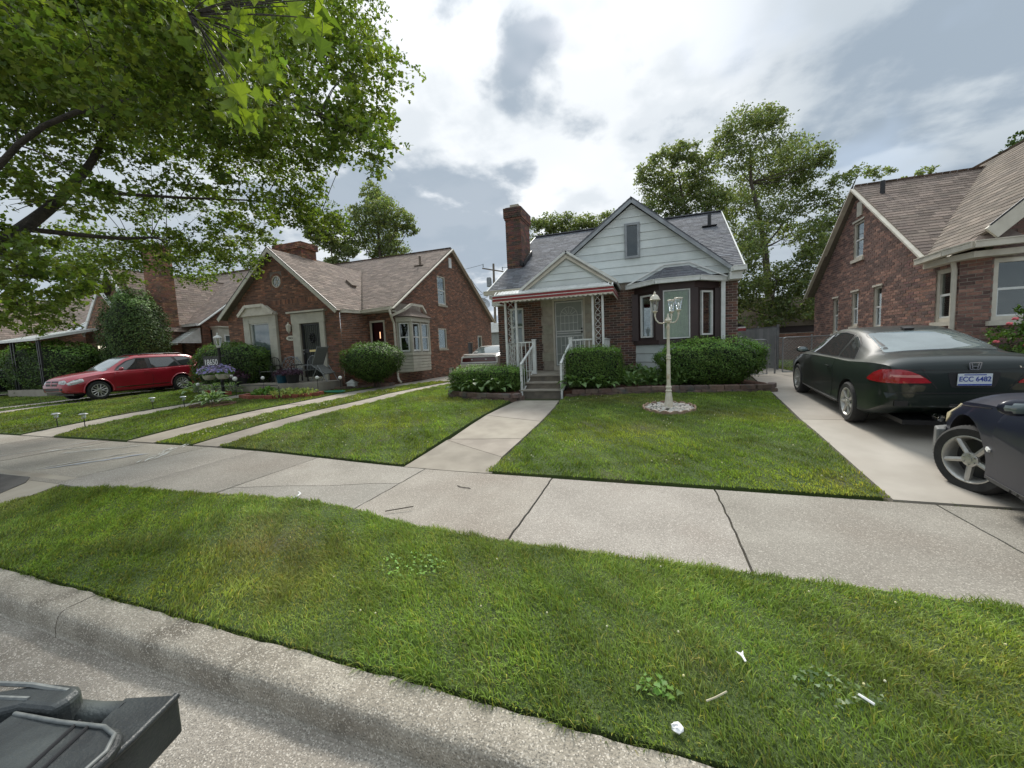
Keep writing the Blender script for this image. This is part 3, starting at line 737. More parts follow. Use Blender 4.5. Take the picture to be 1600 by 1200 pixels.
def slope(root, P, u, eave, smat, deckmat, n_ind=0, expo=.14, name='roof', tabw=.30, thick=.05, parts=None, tints=None):
    """roof slope: P = convex planar 3D outline; u = horizontal unit direction along the eave; eave = a point on the eave line"""
    P = [Vector(p) for p in P]; u = Vector(u).normalized()
    nrm = Vector((0, 0, 0))
    for i in range(len(P)): nrm += P[i].cross(P[(i + 1) % len(P)])
    nrm.normalize()
    if nrm.z < 0: nrm = -nrm
    v = nrm.cross(u).normalized()
    if v.z < 0: v = -v
    E = Vector(eave)
    Q = [((p - E).dot(u), (p - E).dot(v)) for p in P]
    d = MB()
    n = len(P); top = [p for p in P]; bot = [p - nrm * thick for p in P]
    d.add(top + bot, [tuple(range(n)), tuple(range(n, 2 * n))[::-1]] + [(i, n + i, n + (i + 1) % n, (i + 1) % n) for i in range(n)])
    ro = d.build(name, deckmat, root)
    at = lambda a, b_, h: E + u * a + v * b_ + nrm * h
    bj = MB(); cand = []; bmin, bmax = min(q[1] for q in Q), max(q[1] for q in Q)
    b_ = bmin - .01; row = 0
    def shing(m, a0, a1, b0, b1, t, lift=0.0):
        vs = [at(a0, b0, .010 + lift), at(a1, b0, .010 + lift), at(a1, b1, .003), at(a0, b1, .003), at(a0, b0, .001), at(a1, b0, .001), at(a1, b1, .0), at(a0, b1, .0)]
        m.add(vs, [(0, 1, 2, 3), (0, 4, 5, 1), (1, 5, 6, 2), (3, 7, 4, 0)], t)
    while b_ < bmax - .02:
        s0, s1 = span(Q, b_ + .02), span(Q, min(bmax - .004, b_ + expo * .9))
        if s0 and s1:
            lo, hi = max(s0[0], s1[0]), min(s0[1], s1[1])
            a = lo - random.uniform(0, tabw)
            while a < hi:
                w_ = tabw * random.choice((.5, .75, 1, 1, 1, 1.25)); a0, a1 = max(lo, a), min(hi, a + w_ - .006); a += w_
                if a1 - a0 < .03: continue
                k = random.choice((.78, .88, .95, 1.0, 1.06, 1.14, 1.28)); t = (k * random.uniform(.97, 1.03), k, k * random.uniform(.97, 1.03))
                if n_ind and abs((a1 - a0) - (tabw - .006)) < .002: cand.append((a0, a1, b_, t))
                else: shing(bj, a0, a1, b_, b_ + expo + .01, t, random.uniform(0, .004))
        b_ += expo; row += 1
    if cand:
        cand.sort(key=lambda q: (at(q[0], q[2], 0) - CAMP).length)
        for q in cand[n_ind:]: shing(bj, q[0], q[1], q[2], q[2] + expo + .01, q[3], random.uniform(0, .004))
        var = []
        E0 = E.copy()
        for k in range(10):
            q = MB(); kk = (.72, .8, .88, .95, 1., 1.05, 1.12, 1.2, 1.32, 1.45)[k]
            vs = [u * a_ + v * c_ + nrm * h_ for (a_, c_, h_) in ((0, 0, .011), (tabw - .006, 0, .011), (tabw - .006, expo + .01, .003), (0, expo + .01, .003), (0, 0, .001), (tabw - .006, 0, .001), (tabw - .006, expo + .01, 0), (0, expo + .01, 0))]
            q.add(vs, [(0, 1, 2, 3), (0, 4, 5, 1), (1, 5, 6, 2), (3, 7, 4, 0)], (kk, kk, kk)); var.append(q.mesh('shingle', smat))
        for q in cand[:n_ind]:
            o = bpy.data.objects.new('shingle', random.choice(var)); COL.objects.link(o); o.parent = ro; o.location = at(q[0], q[2], 0)
    o = bj.build('shingles', smat, ro); o['kind'] = 'stuff'
    return ro
def window(root, fr, a0, a1, z0, z1, fm=None, dep=-.07, fw_=.05, style='hung', back='dark', sill=None, glass=None, name='window', bars=0, proud=.0):
    """a framed window in a wall opening; panes, rails and what stands behind are its sub-parts"""
    fm = fm or m_white
    b = MB()
    d0, d1 = dep, dep + .06 + proud
    fr.box(b, a0, a0 + fw_, z0, z1, d0, d1); fr.box(b, a1 - fw_, a1, z0, z1, d0, d1)
    fr.box(b, a0 + fw_, a1 - fw_, z1 - fw_, z1, d0, d1 - .002); fr.box(b, a0 + fw_, a1 - fw_, z0, z0 + fw_, d0, d1 - .002)
    w = b.build(name, fm, root)
    ia0, ia1, iz0, iz1 = a0 + fw_, a1 - fw_, z0 + fw_, z1 - fw_
    if style == 'hung':
        mz = (iz0 + iz1) / 2 + .01; r = MB(); fr.box(r, ia0, ia1, mz - .022, mz + .022, d0 + .01, d1 - .012)
        for (q0, q1) in ((ia0, ia0 + .022), (ia1 - .022, ia1)): fr.box(r, q0, q1, iz0, mz - .022, d0 + .01, d1 - .014)
        fr.box(r, ia0 + .022, ia1 - .022, iz0, iz0 + .03, d0 + .01, d1 - .014)
        r.build('sash', m_white, w)
        for (p0, p1) in ((iz0, mz), (mz, iz1)):
            g = MB(); fr.box(g, ia0 + .002, ia1 - .002, p0 + .002, p1 - .002, d0 + .015, d0 + .019); g.build('pane', glass or m_glass, w)
    else:
        g = MB(); fr.box(g, ia0 + .002, ia1 - .002, iz0 + .002, iz1 - .002, d0 + .015, d0 + .019); g.build('pane', glass or m_glass, w)
        if bars:
            for k in range(1, bars + 1):
                q = ia0 + (ia1 - ia0) * k / (bars + 1); r = MB(); fr.box(r, q - .008, q + .008, iz0, iz1, d0 + .022, d0 + .034); r.build('glazing_bar', fm, w)
    if back == 'flat':
        bk = MB(); fr.box(bk, ia0, ia1, iz0, iz1, d0 + .001, d0 + .006); bk.build('dark_room', m_dark, w); return w if not sill else _sill(fr, a0, a1, z0, dep, sill, w)
    bk = MB(); mt = {'dark': m_dark, 'green': m_curtain, 'pale': m_curtw}[back]
    if back == 'dark': fr.box(bk, a0 - .3, a1 + .3, z0 - .3, z1 + .3, d0 - .55, d0 - .5); bk.build('dark_room', mt, w)
    else:
        nf = max(4, int((ia1 - ia0) / .035)); vs = []
        for k in range(nf * 2 + 1):
            a = ia0 + (ia1 - ia0) * k / (nf * 2)
            for z in (iz0, iz1): vs.append(fr.at(a, z, d0 - .03 + (.018 if k % 2 else -.012)))
        bk.add(vs, [(2 * k, 2 * k + 2, 2 * k + 3, 2 * k + 1) for k in range(nf * 2)]); bk.build('curtain', mt, w)
        bk = MB(); fr.box(bk, a0 - .02, a1 + .02, z0 - .02, z1 + .02, d0 - .25, d0 - .22); bk.build('dark_room', m_dark, w)
    if sill:
        q = MB(); fr.box(q, a0 - .06, a1 + .06, z0 - .09, z0 - .002, dep, .05); q.build('window_sill', sill, w)
    return w
def _sill(fr, a0, a1, z0, dep, sill, w):
    q = MB(); fr.box(q, a0 - .06, a1 + .06, z0 - .09, z0 - .002, dep, .05); q.build('window_sill', sill, w); return w
def board(root, name, pts, w, h, material, upv=(0, 0, 1), loc=None):
    b = MB()
    for i in range(len(pts) - 1): b.beam(pts[i], pts[i + 1], w, h, upv)
    return b.build(name, material, root)
def siding(root, fr, P, expo, material, d=.012, name='siding_board', holes=(), start=None):
    z = min(p[1] for p in P) if start is None else start; zt = max(p[1] for p in P)
    out_ = []
    while z < zt - .02:
        c = clip_rect(P, -99, 99, z, min(zt, z + expo - .011))
        if len(c) >= 3:
            pieces = [c]
            for h in holes:
                ni = []
                for q in pieces:
                    if h[2] < z + expo and h[3] > z:
                        for (x0, x1, z0, z1) in ((-99, h[0], -99, 99), (h[1], 99, -99, 99), (h[0], h[1], -99, h[2]), (h[0], h[1], h[3], 99)):
                            r = clip_rect(q, x0, x1, z0, z1)
                            if len(r) >= 3: ni.append(r)
                    else: ni.append(q)
                pieces = ni
            b = MB(); t = rt_(.93, 1.05, .01)
            for q in pieces:
                # lapped: the lower edge stands out more than the upper
                f0 = lambda a, zz: fr.at(a, zz, 0.0)
                f1 = lambda a, zz: fr.at(a, zz, d * (1.0 - .75 * (zz - z) / expo))
                n = len(q); vs = [f1(*p) for p in q] + [f0(*p) for p in q]
                b.add(vs, [tuple(range(n)), tuple(range(n, 2 * n))[::-1]] + [(i, n + i, n + (i + 1) % n, (i + 1) % n) for i in range(n)], t)
            out_.append(b.build(name, material, root))
        z += expo
    return out_
def gutter(root, pts, material, r=.06, name='gutter'):
    b = MB()
    for i in range(len(pts) - 1):
        a, c = Vector(pts[i]), Vector(pts[i + 1]); b.beam(a, c, .11, .11); b.beam(a + Vector((0, 0, .06)), c + Vector((0, 0, .06)), .135, .018)
    return b.build(name, material, root)

# =================================================================== 1. the pale gabled house in the middle
HM = thing('house', 'brown brick house with white sided front gable, grey roof and porch behind the lamp post', 'house', (-1.2, 12, .46), world=True)
F = Frame((-4.6, 12), (1, 0), (0, -1)); X0 = -4.6
zb, ztp = .40, 3.42
holes = [(.42, .86, 1.75, 2.95), (1.80, 2.80, .95, 3.13)]
wm = wall(HM, F, [(0, zb), (6.85, zb), (6.85, ztp), (0, ztp)], holes, m_brick_m, m_mortar2, PAL['main'], n_ind=300, soldier=[3.215],
          nobrick=[(4.24, 6.38, .4, 3.42), (1.46, 3.12, .9, 3.2)])
wall(HM, Frame((-4.6, 21.2), (0, -1), (-1, 0)), [(0, zb), (9.2, zb), (9.2, 3.42), (4.6, 6.1), (0, 3.42)], [], m_brick_m, m_mortar2, PAL['main'])
wall(HM, Frame((2.25, 12), (0, 1), (1, 0)), [(0, zb), (9.2, zb), (9.2, 3.42), (4.6, 6.1), (0, 3.42)], [], m_brick_m, m_mortar2, PAL['main'])
# roof, ridge along the street
ER, RR = (11.6, 3.44), (16.7, 6.38)
xl, xr = -4.80, 2.34
# valleys where the front gable cuts into the main slope
gA, gR, gL = (-.41, 5.70), (2.08, 3.58), (-3.30, 3.58)
def zmain(y): return ER[1] + (RR[1] - ER[1]) * (y - ER[0]) / (RR[0] - ER[0])
def ymain(z): return ER[0] + (z - ER[1]) * (RR[0] - ER[0]) / (RR[1] - ER[1])
ya = ymain(gA[1])
Vt = (gA[0], ya, gA[1])
slope(HM, [(xl, ER[0], ER[1]), (gL[0], ymain(gL[1]), gL[1]), Vt, (gA[0], RR[0], RR[1]), (xl + .30, RR[0], RR[1])], (1, 0, 0), (xl, ER[0], ER[1]), m_sh_gray, m_sh_gray, n_ind=150)
slope(HM, [(gR[0], ymain(gR[1]), gR[1]), (xr, ER[0], ER[1]), (xr + .22, RR[0], RR[1]), (gA[0], RR[0], RR[1]), Vt], (1, 0, 0), (xl, ER[0], ER[1]), m_sh_gray, m_sh_gray, n_ind=150)
slope(HM, [(xl + .30, RR[0], RR[1]), (xr + .22, RR[0], RR[1]), (xr, 21.8, 3.44), (xl, 21.8, 3.44)], (1, 0, 0), (xl, 21.8, 3.44), m_sh_gray, m_sh_gray)
yf = 11.72
for (g, nm) in ((gL, -1), (gR, 1)):
    slope(HM, [(g[0] + nm * .04, yf, g[1] - .03), (gA[0], yf, gA[1] + .012), (gA[0], ya, gA[1] + .012), (g[0] + nm * .04, ymain(g[1]), g[1] - .03)], (0, 1, 0), (g[0], yf, g[1]), m_sh_gray, m_sh_gray)
board(HM, 'ridge_cap', [(xl + .30, RR[0], RR[1] + .02), (xr + .22, RR[0], RR[1] + .02)], .22, .03, m_sh_gray)
board(HM, 'rake_board', [(gL[0], yf - .012, gL[1] - .12), (gA[0], yf - .012, gA[1] - .10)], .03, .085, m_galv)
board(HM, 'rake_board', [(gA[0], yf - .014, gA[1] - .10), (gR[0] + .02, yf - .014, gR[1] - .11)], .03, .085, m_galv)
board(HM, 'rake_board', [(xl - .015, ER[0], ER[1] - .03), (xl + .28, RR[0], RR[1] - .05)], .03, .14, m_white)
board(HM, 'rake_board', [(xr + .015, ER[0], ER[1] - .03), (xr + .24, RR[0], RR[1] - .05)], .03, .14, m_white)
# white boards of the gable
FG = Frame((0, 11.86), (1, 0), (0, -1))
gp = [(gL[0] + .12, 3.42), (2.2, 3.42), (2.2, 3.50), (gR[0] + .0, gR[1] - .10), (gA[0], gA[1] - .16), (gL[0] + .12, gL[1] - .06)]
b = MB(); FG.box(b, -3.15, 2.1, 3.42, 3.5, -.12, -.01); b.add([FG.at(a, z, -.01) for a, z in gp], [tuple(range(len(gp)))]); b.build('gable_wall', m_siding, HM)
siding(HM, FG, gp, .222, m_siding, .02, holes=[(-.62, -.20, 4.06, 5.04)])
window(HM, FG, -.61, -.21, 4.07, 5.03, m_galv, dep=.0, fw_=.06, style='fixed', proud=.0, back='flat')
# boxed corner at the right with gutter
b = MB(); b.box(2.0, 2.28, 11.62, 12.0, 3.22, 3.40); b.box(2.02, 2.33, 11.56, 11.99, 3.41, 3.52); b.build('eave_box', m_white, HM)
gutter(HM, [(2.06, 11.54, 3.47), (2.36, 11.54, 3.47)], m_white)
gutter(HM, [(-4.85, 11.52, 3.42), (-3.0, 11.52, 3.42)], m_cream2)
b = MB(); b.box(-4.72, -2.9, 11.6, 11.99, 3.26, 3.36); b.box(-4.68, -4.28, 11.7, 11.995, 3.05, 3.26); b.build('soffit', m_white, HM)
b = MB(); b.box(1.83, 1.93, 11.82, 11.90, .5, 3.32); b.build('downspout', m_white, HM)
# chimney on the left slope
b = MB(); cx0, cx1, cy0, cy1 = -4.72, -4.17, 13.45, 14.55; b.box(cx0 + .01, cx1 - .01, cy0 + .01, cy1 - .01, 3.4, 6.62)
chm = b.build('chimney', m_mortar2, HM)
cb = MB(); z = 3.6; row = 0
while z < 6.58:
    cor = .05 if z > 6.2 else (.025 if z > 6.13 else 0)
    for (p, q, ax, s_, co_) in ((cx0 - cor, cx1 + cor, 0, -1, cy0 - cor), (cy0 - cor, cy1 + cor, 1, 1, cx1 + cor), (cy0 - cor, cy1 + cor, 1, -1, cx0 - cor)):
        x = p - (row % 2) * .104
        while x < q:
            a0, a1 = max(p, x), min(q, x + .196); x += .207
            if a1 - a0 < .03: continue
            t = tuple(v * random.uniform(.85, 1.15) for v in random.choice(PAL['main']))
            if ax == 0: cb.box(a0, a1, co_ - .006, co_ + .05, z, z + .057, t)
            elif s_ > 0: cb.box(co_ - .05, co_ + .006, a0, a1, z, z + .057, tuple(v * 1.25 for v in t))  # right face tinted lighter: its stronger light is put into the colour
            else: cb.box(co_ - .006, co_ + .05, a0, a1, z, z + .057, t)
    z += .068; row += 1
q = cb.build('bricks', m_brick_m, chm); q['kind'] = 'stuff'
b = MB(); b.box(cx0 + .12, cx1 - .12, cy0 + .2, cy1 - .5, 6.6, 6.76); b.build('flue', m_stone, chm)
b = MB(); b.box(cx1 - .02, cx1 + .05, cy0 - .2, cy0 + .5, 4.55, 4.72); b.beam((cx1 + .05, cy0, 4.6), (cx1 + .05, cy1, 5.25), .06, .14); b.build('flashing', m_black, chm)
b = MB(); b.tube([(2.0, 15.3, 5.3), (2.0, 15.3, 5.95)], .06, 10); b.beam((1.75, 15.2, 5.52), (2.2, 15.2, 5.52), .3, .02); b.build('vent_pipe', m_black, HM)
# window beside the porch and the door
window(HM, F, .42, .86, 1.75, 2.95, m_white, style='hung', back='pale')
b = MB()
for k in range(8):                 # limestone quoins either side of the door
    w_ = .36 if k % 2 else .30; z0 = .96 + k * .28
    F.box(b, 1.80 - w_, 1.80, z0, z0 + .272, -.02, .02, rt_(.9, 1.08)); F.box(b, 2.80, 2.80 + w_ * .9, z0, z0 + .272, -.02, .02, rt_(.9, 1.08))
F.box(b, 1.44, 3.12, 3.20, 3.40, -.02, .022, rt_()); b.build('door_surround', m_stone, HM)
b = MB(); F.box(b, 1.80, 1.86, 1.08, 3.13, -.10, .01); F.box(b, 2.74, 2.80, 1.08, 3.13, -.10, .01); F.box(b, 1.86, 2.74, 3.07, 3.13, -.10, .01); F.box(b, 1.80, 2.80, .95, 1.08, -.12, .03)
b.build('door_frame', m_cream2, HM)
b = MB(); F.box(b, 1.87, 2.73, 1.09, 3.06, -.09, -.06); dr_ = b.build('door', mat('door_screen', (.30, .325, .30), (.26, .285, .265), 5, .6), HM)
b = MB()                           # white ornamental security grille
def bar(a0, z0, a1, z1, w_=.014): b.beam(F.at(a0, z0, -.045), F.at(a1, z1, -.045), w_, w_, (0, 1, 0))
for q in (1.89, 2.71): bar(q, 1.1, q, 3.05, .035)
for z in (1.12, 2.0, 2.08, 2.14, 3.03): bar(1.89, z, 2.71, z, .03 if z in (1.12, 3.03) else .02)
for z0, z1 in ((1.45, 1.98), (2.16, 2.62)):
    for k in range(5): q = 2.04 + k * .13; bar(q, z0, q, z1)
    bar(1.9, z0, 2.7, z0); bar(1.9, z1, 2.7, z1); bar(2.04, (z0 + z1) / 2, 2.56, (z0 + z1) / 2)
for sg, zc in ((1, 2.62), (-1, 1.45)):
    prev = None
    for k in range(13):
        a = math.pi * k / 12; p = (2.30 + .26 * math.cos(a), zc + sg * .26 * math.sin(a))
        if prev: bar(*prev, *p)
        prev = p
    for k in (2, 4, 6, 8, 10):
        a = math.pi * k / 12; bar(2.30 + .07 * math.cos(a), zc + sg * .05 * math.sin(a), 2.30 + .26 * math.cos(a), zc + sg * .26 * math.sin(a), .012)
b.build('security_grille', m_white, dr_)
b = MB(); b.sphere(F.at(2.69, 2.10, .01), .03, 6); b.sphere(F.at(2.69, 2.20, 0), .024, 6); b.build('door_knob', m_black, dr_)
# porch: slab, steps, canopy
n_before = set(o.name for o in bpy.data.objects)
b = MB(); b.box(-3.85, -.78, 9.98, 11.99, .35, .955); b.box(-3.88, -.75, 9.95, 11.985, .955, .985)
pch = b.build('porch_floor', m_path, HM)
cz = 2.98
cano = thing_part = None
b = MB()                           # flat awning deck with its folded white edge
b.box(-3.86, -.80, 9.82, 11.95, cz + .07, cz + .12); b.add([(-3.9, 9.78, cz + .075), (-.78, 9.78, cz + .075), (-.98, 9.98, cz + .215), (-3.70, 9.98, cz + .215)], [(0, 1, 2, 3)])
for k in range(34): x = -3.86 + k * .092; b.add([(x, 9.775, cz + .085), (x + .03, 9.775, cz + .085), (x + .03, 9.98, cz + .225), (x, 9.98, cz + .225)], [(0, 1, 2, 3)])
cano = b.build('porch_canopy', m_white, HM)
b = MB(); b.box(-3.88, -.79, 9.755, 9.78, cz - .055, cz + .075); b.box(-.81, -.785, 9.785, 11.9, cz - .055, cz + .075); b.box(-3.885, -3.86, 9.785, 11.9, cz - .055, cz + .075); b.build('red_band', m_redpaint, cano)
b = MB(); b.box(-3.885, -.785, 9.748, 9.754, cz + .002, cz + .018); b.box(-.784, -.78, 9.78, 11.9, cz + .002, cz + .018)
b.box(-3.9, -.775, 9.74, 9.785, cz + .075, cz + .10); b.build('white_line', m_white, cano)
b = MB()
for k in range(26):                # scalloped lower edge
    x0, x1 = -3.88 + k * .119, -3.88 + (k + 1) * .119
    pts = [(x0, cz - .055), (x1, cz - .055)] + [(x1 - (x1 - x0) * j / 6, cz - .075 - .03 * math.sin(math.pi * j / 6)) for j in range(7)]
    b.prism([(p[0], p[1]) for p in pts], lambda x, z: (x, 9.757, z), lambda x, z: (x, 9.769, z))
for k in range(16):
    y0, y1 = 9.79 + k * .13, 9.79 + (k + 1) * .13
    pts = [(y0, cz - .055), (y1, cz - .055)] + [(y1 - (y1 - y0) * j / 6, cz - .075 - .03 * math.sin(math.pi * j / 6)) for j in range(7)]
    b.prism(pts, lambda y, z: (-.80, y, z), lambda y, z: (-.79, y, z))
b.build('valance', m_cream2, cano)
# little gable over the canopy
FP = Frame((0, 10.02), (1, 0), (0, -1))
pa = (-1.93, 4.00); plf = (-3.06, 3.19); prt = (-.83, 3.19)
b = MB(); b.add([FP.at(*p, -.01) for p in (plf, prt, pa)], [(0, 1, 2)]); b.build('porch_gable', m_siding, HM)
siding(HM, FP, [(plf[0] + .2, 3.19), (prt[0] - .2, 3.19), (pa[0], pa[1] - .15)], .165, m_siding, .014)
for (q, s_) in ((plf, -1), (prt, 1)):
    board(HM, 'rake_board', [(q[0] + s_ * .06, 9.975, q[1] - .015), (pa[0], 9.975 + s_ * .002, pa[1] - .035)], .05, .15, m_cream2)
    slope(HM, [(q[0] + s_ * .14, 9.93, q[1] + .0), (pa[0], 9.93, pa[1] + .06), (pa[0], 12.62, pa[1] + .06), (q[0] + s_ * .14, 11.75, q[1] + .0)], (0, 1, 0), (q[0], 9.93, q[1]), m_sh_gray, m_white)
# posts with scrollwork
def scroll_post(x0, x1, y, za, zc, nm='canopy_post'):
    b = MB()
    for x in (x0, x1): b.box(x - .026, x + .026, y - .026, y + .026, za, zc)
    n = 7; hgt = (zc - za) / n; mid = (x0 + x1) / 2; w_ = (x1 - x0) / 2 - .02
    for k in range(n):
        zc_ = za + hgt * (k + .5); pts = []
        for j in range(15):
            a = 2 * math.pi * j / 14; pts.append((mid + w_ * .9 * math.sin(2 * a) * .7, y, zc_ + hgt * .46 * math.cos(a)))
        b.tube(pts, .006, 4, cap=False)
    b.build(nm, m_white, HM)
scroll_post(-3.60, -3.30, 9.95, .985, cz - .0)
scroll_post(-1.30, -1.06, 9.95, .985, cz - .0)
def railing(a, c, z0, zt_, nb, nm='railing', lace=False):
    b = MB(); a = Vector(a); c = Vector(c)
    A0, A1 = Vector((a.x, a.y, a.z + zt_)), Vector((c.x, c.y, c.z + zt_)); B0, B1 = Vector((a.x, a.y, a.z + z0)), Vector((c.x, c.y, c.z + z0))
    b.beam(A0, A1, .045, .035); b.beam(B0, B1, .03, .03)
    for k in range(1, nb):
        t = k / nb; p = B0.lerp(B1, t); q = A0.lerp(A1, t); b.beam(p, q, .018, .018)
    if lace:
        for k in range(nb):
            t = (k + .5) / nb; p = B0.lerp(B1, t); q = A0.lerp(A1, t); d = (A1 - A0).normalized()
            pts = [p.lerp(q, j / 14) + d * (.045 * math.sin(j * 1.5)) for j in range(15)]; b.tube(pts, .005, 4, cap=False)
    return b.build(nm, m_white, HM)
railing((-3.30, 9.97, .985), (-2.87, 9.97, .985), .08, .84, 4, lace=False)
railing((-3.62, 9.98, .985), (-3.62, 11.9, .985), .08, .84, 12, lace=True)
railing((-1.86, 9.97, .985), (-1.30, 9.97, .985), .08, .84, 5)
railing((-1.04, 9.98, .985), (-1.04, 11.9, .985), .08, .84, 10)
for x in (-2.85, -1.88):
    b = MB(); b.box(x - .045, x + .045, 9.925, 10.015, .985, 1.87); b.box(x - .055, x + .055, 9.915, 10.025, 1.87, 1.895); b.build('newel_post', m_white, HM)
for x in (-2.98, -1.98):
    b = MB(); b.box(x - .026, x + .026, 9.17, 9.222, .38, 1.27); b.box(x - .04, x + .04, 9.155, 9.237, .36, .40); b.beam((x, 9.16, 1.27), (x + (.1 if x < -2.5 else .07), 9.95, 1.72), .05, .035); b.beam((x, 9.2, .55), (x + .08, 9.95, 1.05), .03, .02)
    for k in range(1, 5):
        yy_ = 9.2 + .16 * k; b.beam((x + .02 * k, yy_, .55 + .1 * k), (x + .02 * k, yy_, 1.27 + .09 * k), .014, .014)
    b.build('stair_rail', m_white, HM)
b = MB(); b.box(-1.0, -.80, 9.9, 10.1, .985, 1.55); b.box(-1.02, -.78, 9.88, 10.12, 1.55, 1.58); b.build('porch_cabinet', m_white, HM)
b = MB(); b.box(-.90, -.84, 11.90, 11.96, .5, 2.62); b.build('downspout', m_white, HM)
b = MB(); F.box(b, 1.42, 1.50, 1.0, 1.30, .05, .12); b.build('wall_light', m_white, HM)
b = MB(); F.box(b, 2.98, 3.06, 2.40, 2.56, .02, .05); b.build('wall_light', m_white, HM)
# the porch was modelled close in: set it to its true size against the wall
for o in [o for o in bpy.data.objects if o.name not in n_before and o.type == 'MESH']:
    for me in [o.data]: me.transform(Matrix.Translation((0, 0, -.09)) @ Matrix.Scale(1.055, 4))
    if o.location.length > .01: o.location = o.location * 1.055 - Vector((0, 0, .09))
m_riser = mat('worn_riser', (.20, .17, .135), (.13, .115, .095), 6, .9, .4, 60)
for k in range(3):
    b = MB(); y0 = 9.70 + .27 * k; z0 = .42 + .172 * (k + 1); b.box(-3.20, -2.14, y0, 10.50, z0 - .6, z0 - .035); st_ = b.build('step', m_riser, HM); b = MB(); b.box(-3.22, -2.12, y0 - .03, 10.498 - .001 * k, z0 - .034, z0); b.build('tread', m_path, st_)
# bay window
bp_ = [(-.36, 11.99), (.28, 11.42), (1.13, 11.42), (1.78, 11.99)]
b = MB()
n = 4
for z0, z1, o_ in ((1.62, 1.74, .05), (3.06, 3.26, .02)):
    pl = [(-.36 - o_, 11.995), (.28 - o_ * .5, 11.42 - o_), (1.13 + o_ * .5, 11.42 - o_), (1.78 + o_, 11.995)]
    b.prism(pl, lambda x, y, z0=z0: (x, y, z0), lambda x, y, z1=z1: (x, y, z1))
for (x, y) in bp_: b.box(x - .09, x + .09, y - .02 if y < 11.9 else y - .09, y + .08 if y < 11.9 else y, 1.74, 3.06)
bay = b.build('bay_window', m_brown, HM)
for i in range(3):
    p, q = bp_[i], bp_[i + 1]; d = Vector((q[0] - p[0], q[1] - p[1])); ln = d.length; u = d.normalized(); fr = Frame(p, u, (u.y, -u.x))
    if i == 1:
        window(bay, fr, .09, ln - .09, 1.76, 3.05, m_white, dep=-.05, fw_=.03, style='fixed', back='green', glass=m_glass, name='picture_window')
    else:
        b = MB(); m0 = .17; fr.box(b, .08, ln - .08, 1.74, 3.06, -.06, -.03); b.build('bay_panel', m_brown, bay)
        window(bay, fr, ln / 2 - .20, ln / 2 + .20, 1.82, 2.99, m_white, dep=-.02, fw_=.045, style='fixed', back='flat', name='side_window')
    siding(bay, Frame((p[0], p[1] + .03), u, (u.y, -u.x)), [(0, .42), (ln, .42), (ln, 1.62), (0, 1.62)], .24, m_siding, .02)
# hipped roof of the bay
e = [(-.52, 11.99, 3.30), (.20, 11.28, 3.30), (1.21, 11.28, 3.30), (1.94, 11.99, 3.30)]; tpt = [(.45, 11.99, 3.76), (1.05, 11.99, 3.76)]
b = MB(); b.add([(x, y, z - .03) for x, y, z in e + tpt], [(0, 1, 4), (1, 2, 5, 4), (2, 3, 5), (0, 3, 2, 1)]); b.build('bay_roof', m_sh_gray, HM)
slope(HM, [e[1], e[2], (tpt[1][0], 11.845, 3.72), (tpt[0][0], 11.845, 3.72)], (1, 0, 0), e[1], m_sh_gray, m_sh_gray, name='bay_roof_slope', thick=.01)
u1 = (Vector(e[1]) - Vector(e[0])).normalized(); u2 = (Vector(e[3]) - Vector(e[2])).normalized()
slope(HM, [e[0], e[1], (tpt[0][0], 11.845, 3.72)], u1, e[0], m_sh_gray, m_sh_gray, name='bay_roof_slope', thick=.01)
slope(HM, [e[2], e[3], (tpt[1][0], 11.845, 3.72)], u2, e[2], m_sh_gray, m_sh_gray, name='bay_roof_slope', thick=.01)
board(HM, 'flashing', [(-.56, 11.83, 3.33), (.43, 11.83, 3.80), (1.07, 11.83, 3.80), (1.98, 11.83, 3.33)], .03, .035, m_white)
gutter(HM, [(-.58, 11.96, 3.27), (.17, 11.22, 3.27), (1.24, 11.22, 3.27), (2.0, 11.96, 3.27)], m_white)
# small striped awning over the side door, seen past the corner
b = MB(); b.box(2.26, 2.62, 12.9, 14.1, 1.98, 2.02); b.add([(2.26, 12.9, 2.22), (2.62, 12.9, 2.02), (2.62, 14.1, 2.02), (2.26, 14.1, 2.22)], [(0, 1, 2, 3)]); aw = b.build('side_awning', m_white, HM)
b = MB(); b.box(2.26, 2.63, 12.89, 12.9, 1.90, 1.98); b.build('red_band', m_redpaint, aw)
b = MB(); b.box(2.5, 2.55, 12.95, 13.0, .46, 1.75); b.beam((2.5, 12.95, 1.1), (2.75, 12.3, .9), .03, .03); b.build('side_rail', m_white, HM)
# =================================================================== 2. brick house on the left with the round window
HL = thing('house', 'reddish brick house with round gable window, brown roof and cream bay beside the driveway strips', 'house', (-13, 12, .46), world=True)
zb = .38
wx0, wx1 = -16.95, -11.0
FL = Frame((wx0, 12), (1, 0), (0, -1))
apx = -14.0 - wx0
# front wing
hl = [(1.35, 2.42, 1.52, 3.18), (4.00, 5.00, .90, 3.02)]
hr_ = 0.30
wl = wall(HL, FL, [(0, zb), (5.95, zb), (5.95, 3.42), (apx, 5.95), (0, 3.50)], hl + [(apx - .21, apx + .21, 4.55, 4.97)], m_brick_l, m_mortar, PAL['left'], n_ind=120, soldier=[3.86, 4.98], nobrick=[(.95, 2.85, .6, 3.62), (3.60, 5.25, .6, 3.5), (apx - hr_, apx + hr_, 4.46, 5.06)])
b = MB()
for k in range(26):                # ring of bricks round the little window
    a = 2 * math.pi * k / 26; ca, sa = math.cos(a), math.sin(a); t = rt_(.8, 1.2)
    q = [(apx + (r * math.cos(a + da)), 4.76 + r * math.sin(a + da)) for r, da in ((.235, -.10), (.33, -.09), (.33, .09), (.235, .10))]
    b.prism(q, lambda x, z: FL.at(x, z, -.01), lambda x, z: FL.at(x, z, .010), t)
